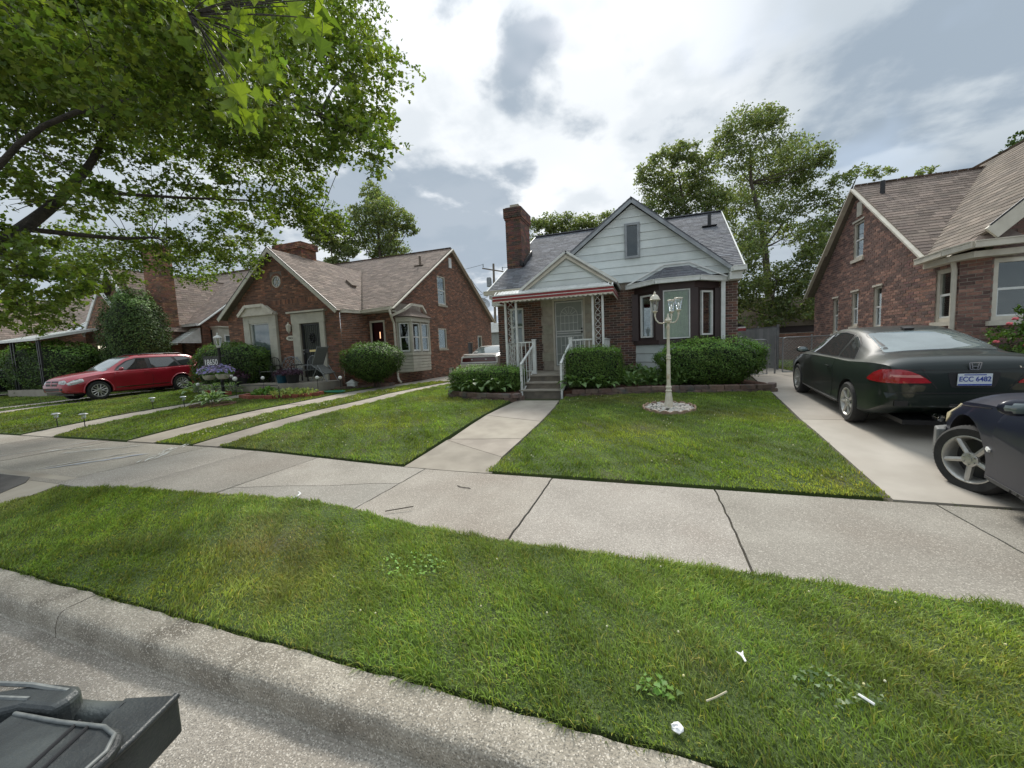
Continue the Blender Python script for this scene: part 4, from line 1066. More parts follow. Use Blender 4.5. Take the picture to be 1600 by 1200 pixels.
q = b.build('brick_ring', m_brick_l, wl)
b = MB(); pts = [FL.at(apx + .215 * math.cos(2 * math.pi * k / 24), 4.76 + .215 * math.sin(2 * math.pi * k / 24), .0) for k in range(25)]; b.tube(pts, .022, 6, cap=False); rw = b.build('round_window', m_cream2, HL)
b = MB(); b.add([FL.at(apx + .21 * math.cos(2 * math.pi * k / 24), 4.76 + .21 * math.sin(2 * math.pi * k / 24), -.02) for k in range(24)], [tuple(range(24))]); b.build('pane', m_cglassb, rw)
b = MB()
for k in range(4): a = math.pi * k / 4; b.beam(FL.at(apx + .2 * math.cos(a), 4.76 + .2 * math.sin(a), -.01), FL.at(apx - .2 * math.cos(a), 4.76 - .2 * math.sin(a), -.01), .012, .012, (0, 1, 0))
b.build('glazing_bar', m_cream2, rw)
# wing roof
ga, gr_, gl_ = (-14.02, 6.02), (-10.92, 3.40), (-17.15, 3.46)
yw = 11.74
EL, RL = (13.20, 3.52), (18.60, 6.98)
def zml(y): return EL[1] + (RL[1] - EL[1]) * (y - EL[0]) / (RL[0] - EL[0])
def yml(z): return EL[0] + (z - EL[1]) * (RL[0] - EL[0]) / (RL[1] - EL[1])
yv = yml(ga[1])
slope(HL, [(gr_[0], yw, gr_[1]), (ga[0], yw, ga[1]), (ga[0], yv, ga[1]), (gr_[0], yml(gr_[1] + .12), gr_[1])], (0, 1, 0), (gr_[0], yw, gr_[1]), m_sh_brn, m_sh_brn2, n_ind=120)
slope(HL, [(gl_[0], yw, gl_[1]), (ga[0], yw, ga[1]), (ga[0], yv, ga[1]), (gl_[0], yml(gl_[1]), gl_[1])], (0, 1, 0), (gl_[0], yw, gl_[1]), m_sh_brn, m_sh_brn2)
board(HL, 'rake_board', [(gl_[0] - .02, yw - .01, gl_[1] - .05), (ga[0], yw - .01, ga[1] - .055)], .04, .15, m_cream)
board(HL, 'rake_board', [(ga[0], yw - .012, ga[1] - .055), (gr_[0] + .02, yw - .012, gr_[1] - .05)], .04, .15, m_cream)
board(HL, 'drip_edge', [(gl_[0] - .05, yw - .02, gl_[1] + .035), (ga[0], yw - .02, ga[1] + .035), (gr_[0] + .05, yw - .02, gr_[1] + .035)], .03, .03, m_black)
# main roof
xs_ = -9.52
slope(HL, [(gr_[0], EL[0], EL[1]), (xs_, EL[0], EL[1]), (xs_ - .02, RL[0], RL[1]), (ga[0] - .0, RL[0], RL[1]), (ga[0], yv, ga[1])], (1, 0, 0), (gr_[0], EL[0], EL[1]), m_sh_brn, m_sh_brn2, n_ind=180)
slope(HL, [(-18.6, EL[0], EL[1]), (gl_[0], EL[0], EL[1]), (ga[0], yv, ga[1]), (ga[0], RL[0], RL[1]), (-18.6, RL[0], RL[1])], (1, 0, 0), (-18.6, EL[0], EL[1]), m_sh_brn, m_sh_brn2)
slope(HL, [(-18.6, RL[0], RL[1]), (xs_, RL[0], RL[1]), (xs_, 24.1, 3.52), (-18.6, 24.1, 3.52)], (1, 0, 0), (-18.6, 24.1, 3.52), m_sh_brn, m_sh_brn2)
board(HL, 'rake_board', [(xs_ + .02, EL[0] - .02, EL[1] - .06), (xs_ + .02, RL[0], RL[1] - .07)], .04, .17, m_cream2, (1, 0, 0))
board(HL, 'rake_board', [(xs_ + .022, RL[0], RL[1] - .07), (xs_ + .022, 24.12, 3.46)], .04, .15, m_cream2, (1, 0, 0))
# side gable wall with its windows
FS = Frame((-9.7, 13.6), (0, 1), (1, 0))
sh = [(4.22, 4.95, 4.9 - .4, 5.75), (3.45, 4.28, 1.85, 2.85), (6.70, 7.35, .45, 2.15), (8.1, 8.75, 1.0, 2.55), (4.3, 4.85, .50, .82)]
sh[0] = (3.75, 4.45, 3.62, 5.62)
sh[0] = (3.60, 4.40, 4.02, 5.42)
ws = wall(HL, FS, [(0, zb), (10.3, zb), (10.3, 3.50), (5.0, 6.86), (0, 3.62)], sh, m_brick_l, m_mortar2, PAL['left'], n_ind=60, nobrick=[(.05, 1.95, .9, 3.75)])
window(HL, FS, *sh[0], m_cream2, sill=m_stone)
window(HL, FS, *sh[1], m_cream2, style='fixed', back='pale', sill=m_stone)
window(HL, FS, *sh[3], m_cream2)
b = MB(); a0, a1, z0, z1 = sh[2]; FS.box(b, a0 + .02, a1 - .02, z0, z1 - .02, -.09, -.05); b.build('side_door', m_black, HL)
b = MB(); a0, a1, z0, z1 = sh[4]; FS.box(b, a0, a1, z0, z1, -.08, -.05); b.build('cellar_window', m_cglass, HL)
b = MB(); FS.box(b, 4.86, 5.14, 6.0, 6.5, .0, .05); vt_ = b.build('gable_vent', m_white, HL)
b = MB(); FS.box(b, 5.1, 5.32, .55, .85, .0, .05); b.build('meter_box', m_white, HL)
# recessed entrance part
F3 = Frame((-11.0, 12.02), (0, 1), (1, 0))
wall(HL, F3, [(0, zb), (1.55, zb), (1.55, 3.40), (0, 3.40)], [], m_brick_l, m_mortar2, PAL['left'])
F4 = Frame((-11.0, 13.56), (1, 0), (0, -1))
wall(HL, F4, [(0, zb), (1.3, zb), (1.3, 3.42), (0, 3.42)], [(.20, .78, .95, 3.0)], m_brick_l, m_mortar, PAL['left'])
b = MB(); F4.box(b, .12, .20, .95, 3.08, -.08, .04); F4.box(b, .78, .84, .95, 3.08, -.08, .04); F4.box(b, .20, .78, 3.0, 3.08, -.08, .04); b.build('door_frame', m_cream2, HL)
b = MB(); F4.box(b, .2, .78, .95, 3.0, -.12, -.08); dd = b.build('door', mat('dark_red_door', (.05, .008, .012), (.035, .006, .01), 3, .3), HL)
b = MB(); F4.box(b, .50, .53, 2.35, 2.62, -.078, -.07); b.build('door_light', mat('warm_lamp', (.8, .4, .2), rough=.5, emit=(1, .55, .3, 1.3)), dd)
b = MB(); b.box(-10.98, -9.55, 13.25, 13.54, 3.36, 3.42); b.build('soffit', m_cream, HL)
gutter(HL, [(-10.95, 12.0, 3.38), (-10.95, 13.1, 3.42), (-9.5, 13.12, 3.48)], m_cream2)
b = MB(); b.tube([(-9.55, 13.08, 3.42), (-9.52, 13.1, 3.25), (-9.60, 13.3, 3.05), (-9.62, 13.42, 2.9), (-9.62, 13.45, .75), (-9.5, 13.35, .6), (-9.35, 13.25, .56)], .045, 8); b.build('downspout', m_cream2, HL)
# cream bay on the side wall
bq = [(-9.69, 13.66), (-9.12, 13.86), (-9.12, 15.22), (-9.69, 15.42)]
b = MB()
for z0, z1, o_ in ((1.60, 1.72, .03), (2.98, 3.16, .04)):
    b.prism([(bq[0][0], bq[0][1] - o_), (bq[1][0] + o_, bq[1][1] - o_), (bq[2][0] + o_, bq[2][1] + o_), (bq[3][0], bq[3][1] + o_)], lambda x, y, z0=z0: (x, y, z0), lambda x, y, z1=z1: (x, y, z1))
b.prism(bq, lambda x, y: (x + .0, y, .92), lambda x, y: (x, y, .95))
bl = b.build('bay_window', m_cream, HL)
for i in range(3):
    p, q = bq[i], bq[i + 1]; d = Vector((q[0] - p[0], q[1] - p[1])); ln = d.length; fr = Frame(p, d, (d.y, -d.x))
    b = MB(); fr.box(b, 0, ln, 1.72, 2.98, -.12, -.06); b.build('bay_panel', m_cream, bl)
    siding(bl, fr, [(0, .95), (ln, .95), (ln, 1.60), (0, 1.60)], .125, m_cream, .02)
    if i == 0: wins = [(.10, .50)]
    elif i == 1: wins = [(.08, .60), (.76, 1.28)]
    else: wins = [(.10, .50)]
    for (a0, a1) in wins: window(bl, fr, a0, a1, 1.76, 2.92, m_white, dep=-.055, fw_=.035, name='bay_sash_window', back='flat')
    b = MB()
    for a in [0, ln] + ([.68] if i == 1 else []): fr.box(b, a - .04, a + .04, 1.72, 2.98, -.06, .012)
    b.build('bay_post', m_cream, bl)
ev = [(-9.69, 13.45, 3.18), (-9.0, 13.75, 3.18), (-9.0, 15.35, 3.18), (-9.69, 15.65, 3.18)]; tv = (-9.69, 14.5, 3.72)
b = MB(); b.add(ev + [tv], [(0, 1, 4), (1, 2, 4), (2, 3, 4), (3, 2, 1, 0)]); b.build('bay_roof', m_sh_brn, HL)
board(HL, 'bay_trim', [(-9.66, 13.38, 3.22), (-9.30, 13.7, 3.44), (-9.22, 14.1, 3.68), (-9.22, 14.9, 3.68), (-9.30, 15.3, 3.44), (-9.66, 15.7, 3.22)], .10, .10, m_cream2)
# front window with cream boarded surround and little hood
window(HL, FL, 1.35, 2.42, 1.52, 3.18, m_white, dep=-.03, fw_=.05, style='fixed', glass=m_cglassb, proud=.02)
b = MB(); FL.box(b, 1.02, 1.35, 1.40, 3.46, .0, .10); FL.box(b, 2.42, 2.82, 1.40, 3.46, 0, .10); FL.box(b, 1.35, 2.42, 3.18, 3.46, 0, .10); FL.box(b, .98, 2.86, 3.46, 3.54, 0, .14); FL.box(b, 1.3, 2.47, 1.40, 1.52, 0, .12)
fsr = b.build('window_surround', m_cream, HL)
for (a0, a1) in ((1.02, 1.34), (2.43, 2.82)): siding(fsr, Frame((wx0, 11.90), (1, 0), (0, -1)), [(a0, .62), (a1, .62), (a1, 3.40), (a0, 3.40)], .11, m_cream, .012)
siding(fsr, Frame((wx0, 11.94), (1, 0), (0, -1)), [(1.36, .62), (2.41, .62), (2.41, 1.39), (1.36, 1.39)], .11, m_cream, .012)
hx = [(.95, 3.50), (1.40, 3.86), (2.35, 3.86), (2.90, 3.50)]
b = MB()
for i in range(3): b.beam(FL.at(*hx[i], .26), FL.at(*hx[i + 1], .26), .05, .12)
b.prism([(hx[0][0], 3.48), (hx[3][0], 3.48), hx[2], hx[1]], lambda x, z: FL.at(x, z, .0), lambda x, z: FL.at(x, z, .22)); b.build('window_hood', m_cream2, HL)
# door with cream surround and black bars
b = MB(); FL.box(b, 3.62, 4.00, .62, 3.05, .0, .07); FL.box(b, 5.00, 5.22, .62, 3.05, 0, .07); FL.box(b, 3.60, 5.25, 3.03, 3.42, 0, .075); FL.box(b, 3.50, 5.40, 3.44, 3.50, 0, .20); FL.box(b, 3.95, 5.05, .60, .90, 0, .14)
b.build('door_surround', m_cream, HL)
b = MB(); FL.box(b, 4.0, 5.0, .92, 3.02, -.10, -.07); d2 = b.build('door', mat('grey_green_door', (.11, .125, .10), (.09, .10, .08), 4, .5), HL)
b = MB()
for k in range(9): x = 4.10 + k * .0975; b.beam(FL.at(x, .93, -.04), FL.at(x, 2.98, -.04), .02, .02, (0, 1, 0))
for z in (.95, 1.95, 2.97): b.beam(FL.at(4.08, z, -.038), FL.at(4.92, z, -.038), .05 if z < 1 or z > 2.5 else .14, .03, (0, 1, 0))
for x in (4.05, 4.95): b.beam(FL.at(x, .93, -.04), FL.at(x, 3.0, -.04), .06, .03, (0, 1, 0))
for k in range(10): a = 2 * math.pi * k / 10; b.sphere(FL.at(4.50 + .10 * math.cos(a), 2.45 + .16 * math.sin(a), -.03), .05, 4)
b.build('security_grille', m_black, d2)
b = MB(); FL.box(b, 4.35, 4.66, 1.91, 1.99, .0, .005); b.build('mail_slot', mat('brass', (.6, .5, .22), rough=.35, metal=.6), d2)
b = MB(); b.sphere(FL.at(4.07, 1.98, .0), .035, 6); b.sphere(FL.at(4.07, 1.84, .0), .03, 6); b.build('door_knob', m_chrome, d2)
b = MB(); p = FL.at(3.50, 2.85, .12); b.lathe([(.02, .26), (.03, .2), (.10, .14), (.10, .12), (.075, -.08), (.03, -.14), (.01, -.18)], (p.x, p.y, p.z), 8); b.beam(FL.at(3.50, 2.98, 0), p, .03, .03); b.build('wall_lamp', m_cream2, HL)
m_plaq = mat('number_plaque', (.62, .60, .50), rough=.6)
b = MB(); pl = FL.at(3.42, 2.50, .012)
b.prism([(3.62 + .26 * math.cos(2 * math.pi * k / 16) - .14, 2.49 + .10 * math.sin(2 * math.pi * k / 16)) for k in range(16)], lambda x, z: FL.at(x, z, .009), lambda x, z: FL.at(x, z, .035)); pq = b.build('number_plaque', m_plaq, HL)
def text(s, size, loc, rot, material, parent, ext=.004, name='lettering', bold=0.0, sx=1.0):
    c = bpy.data.curves.new('lettering', 'FONT'); c.body = s; c.size = size; c.extrude = ext; c.align_x = 'CENTER'; c.align_y = 'CENTER'; c.offset = bold
    o = bpy.data.objects.new('t', c); COL.objects.link(o)
    dg = bpy.context.evaluated_depsgraph_get(); me = bpy.data.meshes.new_from_object(o.evaluated_get(dg)); me.name = name
    bpy.data.objects.remove(o); bpy.data.curves.remove(c)
    Mx = Matrix.Translation(loc) @ rot @ Matrix.Diagonal((sx, 1, 1, 1)); me.transform(Mx); me.materials.clear(); me.materials.append(material)
    return link(name, me, parent)
RF = Matrix.Rotation(R(90), 4, 'X')
text('18650', .13, FL.at(3.48, 2.49, .037), RF, m_blackpl, pq)
# chimney, vents, dish
def brick_stack(root, x0, x1, y0, y1, z0, z1, pal, bm_, mm, corb=.0, cz_=0, full=False):
    b = MB(); b.box(x0 + .012, x1 - .012, y0 + .012, y1 - .012, z0, z1); ch_ = b.build('chimney', mm, root); cb = MB(); z = z0; row = 0
    while z < z1 - .03:
        c_ = corb if z > cz_ else 0
        for side in range(4):
            p, q = (x0 - c_, x1 + c_) if side < 2 else (y0 - c_, y1 + c_)
            x = p - (row % 2) * .104
            while x < q:
                a0, a1 = max(p, x), min(q, x + .196); x += .207
                if a1 - a0 < .03: continue
                t = tuple(v * random.uniform(.85, 1.15) for v in random.choice(pal)); zz_ = (z, z + .057)
                if side == 0: cb.box(a0, a1, y0 - c_ - .003, y0 - c_ + .08, *zz_, t)
                elif side == 1: cb.box(a0, a1, y1 + c_ - .08, y1 + c_ + .003, *zz_, t)
                elif side == 2: cb.box(x0 - c_ - .003, x0 - c_ + .08, a0, a1, *zz_, t)
                else: cb.box(x1 + c_ - .08, x1 + c_ + .003, a0, a1, *zz_, t)
        z += .068; row += 1
    q = cb.build('bricks', bm_, ch_); q['kind'] = 'stuff'; return ch_
brick_stack(HL, -15.45, -13.95, 13.3, 14.1, 4.6, 6.62, PAL['left'], m_brick_l, m_mortar, .07, 6.32)
b = MB(); b.tube([(-10.45, 17, 5.85), (-10.45, 17, 6.35)], .06, 8); b.beam((-10.7, 16.95, 5.9), (-10.2, 16.95, 5.9), .3, .02); b.build('vent_pipe', m_clay, HL)
b = MB(); b.beam((-12.78, 14.65, 5.06), (-12.48, 14.65, 4.80), .30, .10, (0, 0, 1)); b.build('roof_vent', m_clay, HL)
b = MB(); b.lathe([(.01, 0), (.15, .01), (.30, .045), (.42, .09)], (0, 0, 0), 20); b.tube([(0, 0, 0), (.05, 0, -.25), (-.1, 0, -.5)], .02, 6); b.tube([(0, -.35, .08), (0, -.2, .38)], .012, 5); b.box(-.04, .04, -.24, -.14, .34, .42)
dsh = b.build('satellite_dish', m_galv); dsh.location = (-9.86, 23.2, 4.62); dsh.rotation_euler = (R(55), R(20), R(35))
tag(dsh, 'grey satellite dish standing on the rear roof edge of the left brick house', 'dish')

# =================================================================== 3. brick house on the right
HR = thing('house', 'rose brown brick house at the right edge with tan roof, behind the parked coupe', 'house', (8.5, 12, .46), world=True)
zb = .30; sx_ = 5.8
FR = Frame((sx_, 17.55), (0, -1), (-1, 0))
def ra(y): return 17.55 - y
hR = [(ra(15.98), ra(15.62), 1.72, 2.86), (ra(14.72), ra(14.32), 1.90, 2.92), (ra(13.50), ra(13.10), 1.80, 2.91), (ra(14.72), ra(14.14), 3.86, 4.92), (ra(11.03), ra(10.56), 1.84, 2.92)]
wall(HR, FR, [(0, zb), (ra(10.36), zb), (ra(10.36), 3.12), (ra(11.25), 3.18), (ra(14.45), 5.78), (0, 3.15)], hR, m_brick_r, m_mortar2, PAL['rose'], n_ind=300)
for i, h in enumerate(hR): window(HR, FR, *h, m_cream2, dep=-.08, fw_=.06 if i < 4 else .08, sill=m_cream2, back='flat')
b = MB()
for h in hR[:4]: FR.box(b, h[0] - .04, h[1] + .04, h[3], h[3] + .05, -.02, .03)
b.build('window_head', m_cream2, HR)
b = MB(); FR.box(b, ra(14.5), ra(14.22), 5.05, 5.45, 0, .04); b.build('gable_vent', m_cream2, HR)
# chamfered corner and front
FC = Frame((sx_, 10.36), (.3, -.27), (-.27, -.3)); lc = math.hypot(.3, .27)
wall(HR, FC, [(0, zb), (lc, zb), (lc, 3.08), (0, 3.08)], [], m_brick_r, m_mortar2, PAL['rose'])
FF = Frame((sx_ + .3, 10.09), (1, 0), (0, -1)); fx = sx_ + .3
wall(HR, FF, [(0, zb), (5.2, zb), (5.2, 3.4), (2.6, 6.0), (.0, 3.42)], [(.03 - .0 + .0, .78, 1.80, 2.96), (1.6, 3.0, 1.6, 3.0)], m_brick_r, m_mortar, PAL['rose'], n_ind=160, H=.062)
window(HR, FF, .03, .78, 1.80, 2.96, m_cream2, dep=-.08, fw_=.08, sill=m_cream2, back='flat')
window(HR, FF, 1.6, 3.0, 1.6, 3.0, m_cream2, dep=-.08, fw_=.08, sill=m_cream2, back='flat')
# roofs
xe = 5.66; er, rr = (11.10, 3.24), (14.45, 5.90)
slope(HR, [(xe, er[0], er[1]), (xe + .9, er[0], er[1]), (xe + 3.4, rr[0] - .1, rr[1] - .08), (xe + 3.4, rr[0], rr[1]), (xe, rr[0], rr[1])], (1, 0, 0), (xe, er[0], er[1]), m_sh_brn, m_sh_brn2, n_ind=150)
slope(HR, [(xe, rr[0], rr[1]), (12, rr[0], rr[1]), (12, 17.9, 3.16), (xe, 17.9, 3.16)], (1, 0, 0), (xe, 17.9, 3.16), m_sh_brn, m_sh_brn2)
board(HR, 'rake_board', [(xe - .02, er[0] - .02, er[1] - .06), (xe - .02, rr[0], rr[1] - .06)], .04, .15, m_cream2, (-1, 0, 0))
board(HR, 'rake_board', [(xe - .022, rr[0], rr[1] - .06), (xe - .022, 17.95, 3.10)], .04, .13, m_cream2, (-1, 0, 0))
board(HR, 'drip_edge', [(xe - .03, rr[0], rr[1] + .03), (xe - .03, 17.95, 3.18)], .03, .03, m_black)
# steep front wing roof, its left slope comes down to the gutter
wa = (8.7, 6.15); we = (5.66, 3.26)
def xw(z): return we[0] + (z - we[1]) * (wa[0] - we[0]) / (wa[1] - we[1])
slope(HR, [(xw(3.48), 9.72, 3.48), (wa[0], 9.72, wa[1]), (wa[0], 15.5, wa[1]), (xw(rr[1]), rr[0], rr[1]), (we[0], er[0] + .05, we[1]), (we[0], 10.35, we[1])], (0, 1, 0), (we[0], 9.72, we[1]), m_sh_brn2, m_sh_brn2, n_ind=150)
slope(HR, [(wa[0], 9.72, wa[1]), (11.7, 9.72, 3.30), (11.7, 15.5, 3.30), (wa[0], 15.5, wa[1])], (0, 1, 0), (11.7, 9.72, 3.3), m_sh_brn2, m_sh_brn2)
board(HR, 'rake_board', [(xw(3.42), 9.70, 3.36), (wa[0], 9.70, wa[1] - .08)], .05, .24, m_cream2)
board(HR, 'drip_edge', [(xw(3.42) - .03, 9.69, 3.50), (wa[0], 9.69, wa[1] + .04)], .03, .03, m_black)
# small hip over the corner and the wrapping gutter
b = MB(); b.add([(5.60, 10.36, 3.26), (5.68, 9.84, 3.27), (6.35, 9.80, 3.26), (6.2, 10.05, 3.52), (5.98, 10.06, 3.52), (5.9, 10.36, 3.40)], [(0, 1, 4, 5), (1, 2, 3, 4)]); b.build('corner_hip', m_sh_brn, HR)
slope(HR, [(5.68, 9.84, 3.28), (6.35, 9.80, 3.28), (6.2, 10.05, 3.53), (5.98, 10.06, 3.53)], (1, 0, 0), (5.6, 9.84, 3.28), m_sh_brn, m_sh_brn, name='corner_slope', thick=.008)
gutter(HR, [(5.52, 11.14, 3.15), (5.52, 10.3, 3.17), (5.66, 9.80, 3.20), (6.38, 9.74, 3.20)], m_cream2)
b = MB(); b.prism([(5.60, 11.1), (5.60, 10.32), (5.74, 9.92), (6.4, 9.86), (6.4, 10.08), (6.12, 10.08), (5.79, 10.37), (5.79, 11.1)], lambda x, y: (x, y, 2.99), lambda x, y: (x, y, 3.10)); b.build('soffit', m_cream2, HR)
b = MB(); b.tube([(5.62, 10.36, 3.12), (5.70, 10.38, 3.0), (5.74, 10.40, 2.85), (5.74, 10.40, .4)], .042, 8); b.build('downspout', m_cream2, HR)
b = MB(); b.tube([(5.98 + .1, 13.9, 5.3), (5.98 + .1, 13.9, 5.80)], .055, 10); b.build('vent_pipe', m_black, HR)

# =================================================================== 4. brown roofed house beyond the red car
H3 = thing('house', 'brown roofed brick house with tall chimney and pale awnings behind the red car', 'house', (-26, 13, .46), world=True)
zb = .38
F5 = Frame((-28.2, 12.6), (1, 0), (0, -1))
wall(H3, F5, [(0, zb), (5.6, zb), (5.6, 3.3), (3.0, 6.3), (0, 3.3)], [(1.2, 1.9, .95, 2.9), (3.6, 4.6, 1.4, 2.8)], m_brick_3, m_mortar2, PAL['left'], H=.06)
window(H3, F5, 3.6, 4.6, 1.4, 2.8, m_white, back='flat'); b = MB(); F5.box(b, 1.2, 1.9, .95, 2.9, -.1, -.05); b.build('door', m_brown, H3)
F6 = Frame((-22.6, 14.55), (0, 1), (1, 0))
wall(H3, F6, [(0, zb), (9.0, zb), (9.0, 3.6), (4.5, 7.2), (0, 3.75)], [], m_brick_l, m_mortar, PAL['left'], H=.06)
F7 = Frame((-23.0, 14.5), (1, 0), (0, -1))
wall(H3, Frame((-24.6, 14.5), (1, 0), (0, -1)), [(0, zb), (2.0, zb), (2.0, 3.6), (0, 3.6)], [(.4, 1.4, 1.6, 2.8)], m_brick_l, m_mortar, PAL['left'], H=.06)
b = MB(); b.box(-22.58, -22.0, 15.0, 16.6, .9, 3.55); by = b.build('bay_window', m_cream, H3)
window(by, Frame((-22.0, 15.0), (0, 1), (1, 0)), .25, 1.35, 1.7, 3.15, m_white, dep=.005, fw_=.06, style='fixed', glass=m_cglassb)
b = MB(); b.box(-22.62, -21.95, 14.95, 16.66, 3.55, 3.62); b.build('bay_cornice', m_cream2, H3)
e3, r3 = (14.2, 3.70), (19.3, 7.60)
slope(H3, [(-25.1, e3[0], e3[1]), (-22.3, e3[0], e3[1]), (-22.3, r3[0], r3[1]), (-29.5, r3[0], r3[1]), (-26.6, 17.0, 5.85)], (1, 0, 0), (-25, e3[0], e3[1]), m_sh_brn, m_sh_brn2, expo=.16)
slope(H3, [(-29.5, r3[0], r3[1]), (-22.3, r3[0], r3[1]), (-22.3, 24, 3.7), (-29.5, 24, 3.7)], (1, 0, 0), (-29.5, 24, 3.7), m_sh_brn, m_sh_brn2, expo=.16)
slope(H3, [(-23.3, 12.2, 3.35), (-25.9, 12.2, 6.50), (-29.3, 18.8, 7.1), (-25.6, 16.2, 4.4)], (0, 1, 0), (-23.3, 12.2, 3.35), m_sh_brn, m_sh_brn2, expo=.16) if False else None
slope(H3, [(-23.2, 12.25, 3.35), (-25.5, 12.25, 6.62), (-25.5, 18.1, 6.62), (-23.2, 14.4, 3.35)], (0, 1, 0), (-23.2, 12.25, 3.35), m_sh_brn, m_sh_brn2, expo=.16)
slope(H3, [(-25.5, 12.25, 6.62), (-28.0, 12.25, 3.35), (-28.0, 18, 3.35), (-25.5, 18.1, 6.62)], (0, 1, 0), (-28, 12.25, 3.35), m_sh_brn, m_sh_brn2, expo=.16)
slope(H3, [(-31.5, e3[0], e3[1]), (-27.5, e3[0], e3[1]), (-25.5, 18.0, 6.6), (-26, r3[0], r3[1]), (-31.5, r3[0], r3[1])], (1, 0, 0), (-31.5, e3[0], e3[1]), m_sh_brn, m_sh_brn2, expo=.16)
board(H3, 'rake_board', [(-28.06, 12.22, 3.34), (-25.5, 12.22, 6.56), (-23.14, 12.22, 3.34)], .05, .20, m_white)
board(H3, 'rake_board', [(-27.4, 11.9, 3.34), (-25.6, 11.9, 5.55), (-24.0, 11.9, 3.9)], .05, .16, m_white)
F8 = Frame((-27.3, 11.95), (1, 0), (0, -1))
wall(H3, F8, [(0, 2.9), (3.1, 2.9), (3.1, 3.9), (1.7, 5.45), (0, 3.4)], [], m_brick_3, m_mortar2, PAL['left'], H=.06)
board(H3, 'rake_board', [(-22.27, 14.18, 3.64), (-22.27, 19.3, 7.52)], .05, .20, m_white, (1, 0, 0))
gutter(H3, [(-25.2, 14.1, 3.66), (-22.2, 14.1, 3.66)], m_white)
brick_stack(H3, -24.55, -23.35, 13.3, 13.95, .4, 7.75, PAL['left'], m_brick_3, m_mortar2, .06, 7.45)
b = MB(); b.add([(-29.4, 9.7, 3.10), (-26.0, 9.7, 3.10), (-26.0, 11.9, 3.62), (-29.4, 11.9, 3.62), (-29.4, 9.7, 3.0), (-26.0, 9.7, 3.0), (-26.0, 11.9, 3.52), (-29.4, 11.9, 3.52)], [(0, 1, 2, 3), (7, 6, 5, 4), (0, 4, 5, 1), (1, 5, 6, 2), (3, 7, 4, 0)])
pc_ = b.build('porch_canopy', m_white, H3)
b = MB()
for k in range(18): x = -29.4 + k * .2; b.beam((x, 9.7, 3.115), (x, 11.9, 3.635), .03, .02)
b.build('canopy_rib', m_white, pc_)
for x, y in ((-28.6, 9.85), (-28.35, 9.85), (-26.3, 9.85), (-26.15, 9.85)): b = MB(); b.box(x - .035, x + .035, y - .035, y + .035, .45, 3.0); b.build('canopy_post', m_black, H3)
b = MB(); b.box(-29.4, -26, 9.8, 12.5, .4, .75); b.build('porch_floor', m_path, H3)
def awning(root, x0, x1, y, z, dep, drop):
    b = MB(); b.add([(x0 - .5 * dep, y - dep, z - drop), (x1 + .0, y - dep, z - drop), (x1, y, z), (x0, y, z)], [(0, 1, 2, 3)])
    b.add([(x1, y - dep, z - drop), (x1, y, z - drop), (x1, y, z)], [(0, 1, 2)]); b.add([(x0 - .5 * dep, y - dep, z - drop), (x0, y, z - drop), (x0, y, z)], [(0, 2, 1)])
    for k in range(1, 8):
        t = k / 8; b.beam((x0 - .5 * dep * t, y - dep * t, z - drop * t + .012), (x1, y - dep * t, z - drop * t + .012), .02, .012); b.beam((x1 + .008, y - dep * t, z - drop * t), (x1 + .008, y, z - drop * t), .012, .015)
    b.beam((x0 - .5 * dep, y - dep, z - drop - .05), (x1, y - dep, z - drop - .05), .02, .09); b.build('window_awning', m_white, root)
awning(H3, -24.2, -22.62, 14.48, 3.55, 1.15, .82)
b = MB(); b.box(-26.9, -26.6, 12.2, 12.5, 2.55, 2.8); b.build('porch_light', mat('lit_globe', (.9, .85, .7), rough=.4, emit=(1, .9, .7, .8)), H3)

# =================================================================== 5. house at the far left
H4 = thing('house', 'house with a broad faded brown roof at the far left behind the big hedge', 'house', (-35, 13, .46), world=True)
wall(H4, Frame((-40, 13), (1, 0), (0, -1)), [(0, .38), (9, .38), (9, 3.7), (0, 3.7)], [(1, 2.2, 1.2, 2.8), (5, 6.4, 1.2, 2.8)], m_brick_l, m_mortar, PAL['left'], H=.062, Ln=.22)
wall(H4, Frame((-31, 13), (0, 1), (1, 0)), [(0, .38), (9, .38), (9, 3.7), (4.5, 6.3), (0, 3.7)], [], m_brick_l, m_mortar, PAL['left'], H=.062, Ln=.22)
slope(H4, [(-42, 12.4, 3.55), (-30.8, 12.4, 3.55), (-30.8, 17.6, 7.0), (-42, 17.6, 7.0)], (1, 0, 0), (-42, 12.4, 3.55), m_sh_brn, m_sh_brn2, expo=.18)
slope(H4, [(-30.8, 17.6, 7.0), (-42, 17.6, 7.0), (-42, 22.4, 3.55), (-30.8, 22.4, 3.55)], (1, 0, 0), (-42, 22.4, 3.55), m_sh_brn, m_sh_brn2, expo=.18)
slope(H4, [(-41.5, 10.8, 3.35), (-38.4, 10.8, 6.3), (-38.4, 16.5, 6.3), (-41.5, 12.4, 3.35)], (0, 1, 0), (-41.5, 10.8, 3.35), m_sh_brn, m_sh_brn2, expo=.18)
slope(H4, [(-35.3, 10.8, 3.35), (-38.4, 10.8, 6.3), (-38.4, 16.5, 6.3), (-35.3, 12.4, 3.35)], (0, 1, 0), (-35.3, 10.8, 3.35), m_sh_brn, m_sh_brn2, expo=.18)
wall(H4, Frame((-41.3, 11.1), (1, 0), (0, -1)), [(0, .38), (5.8, .38), (5.8, 3.3), (2.9, 6.1), (0, 3.3)], [(1.5, 3.2, 1.2, 2.8)], m_brick_l, m_mortar, PAL['left'], H=.062, Ln=.22)
board(H4, 'rake_board', [(-41.6, 10.75, 3.28), (-38.4, 10.75, 6.25), (-35.2, 10.75, 3.28)], .05, .2, m_white)
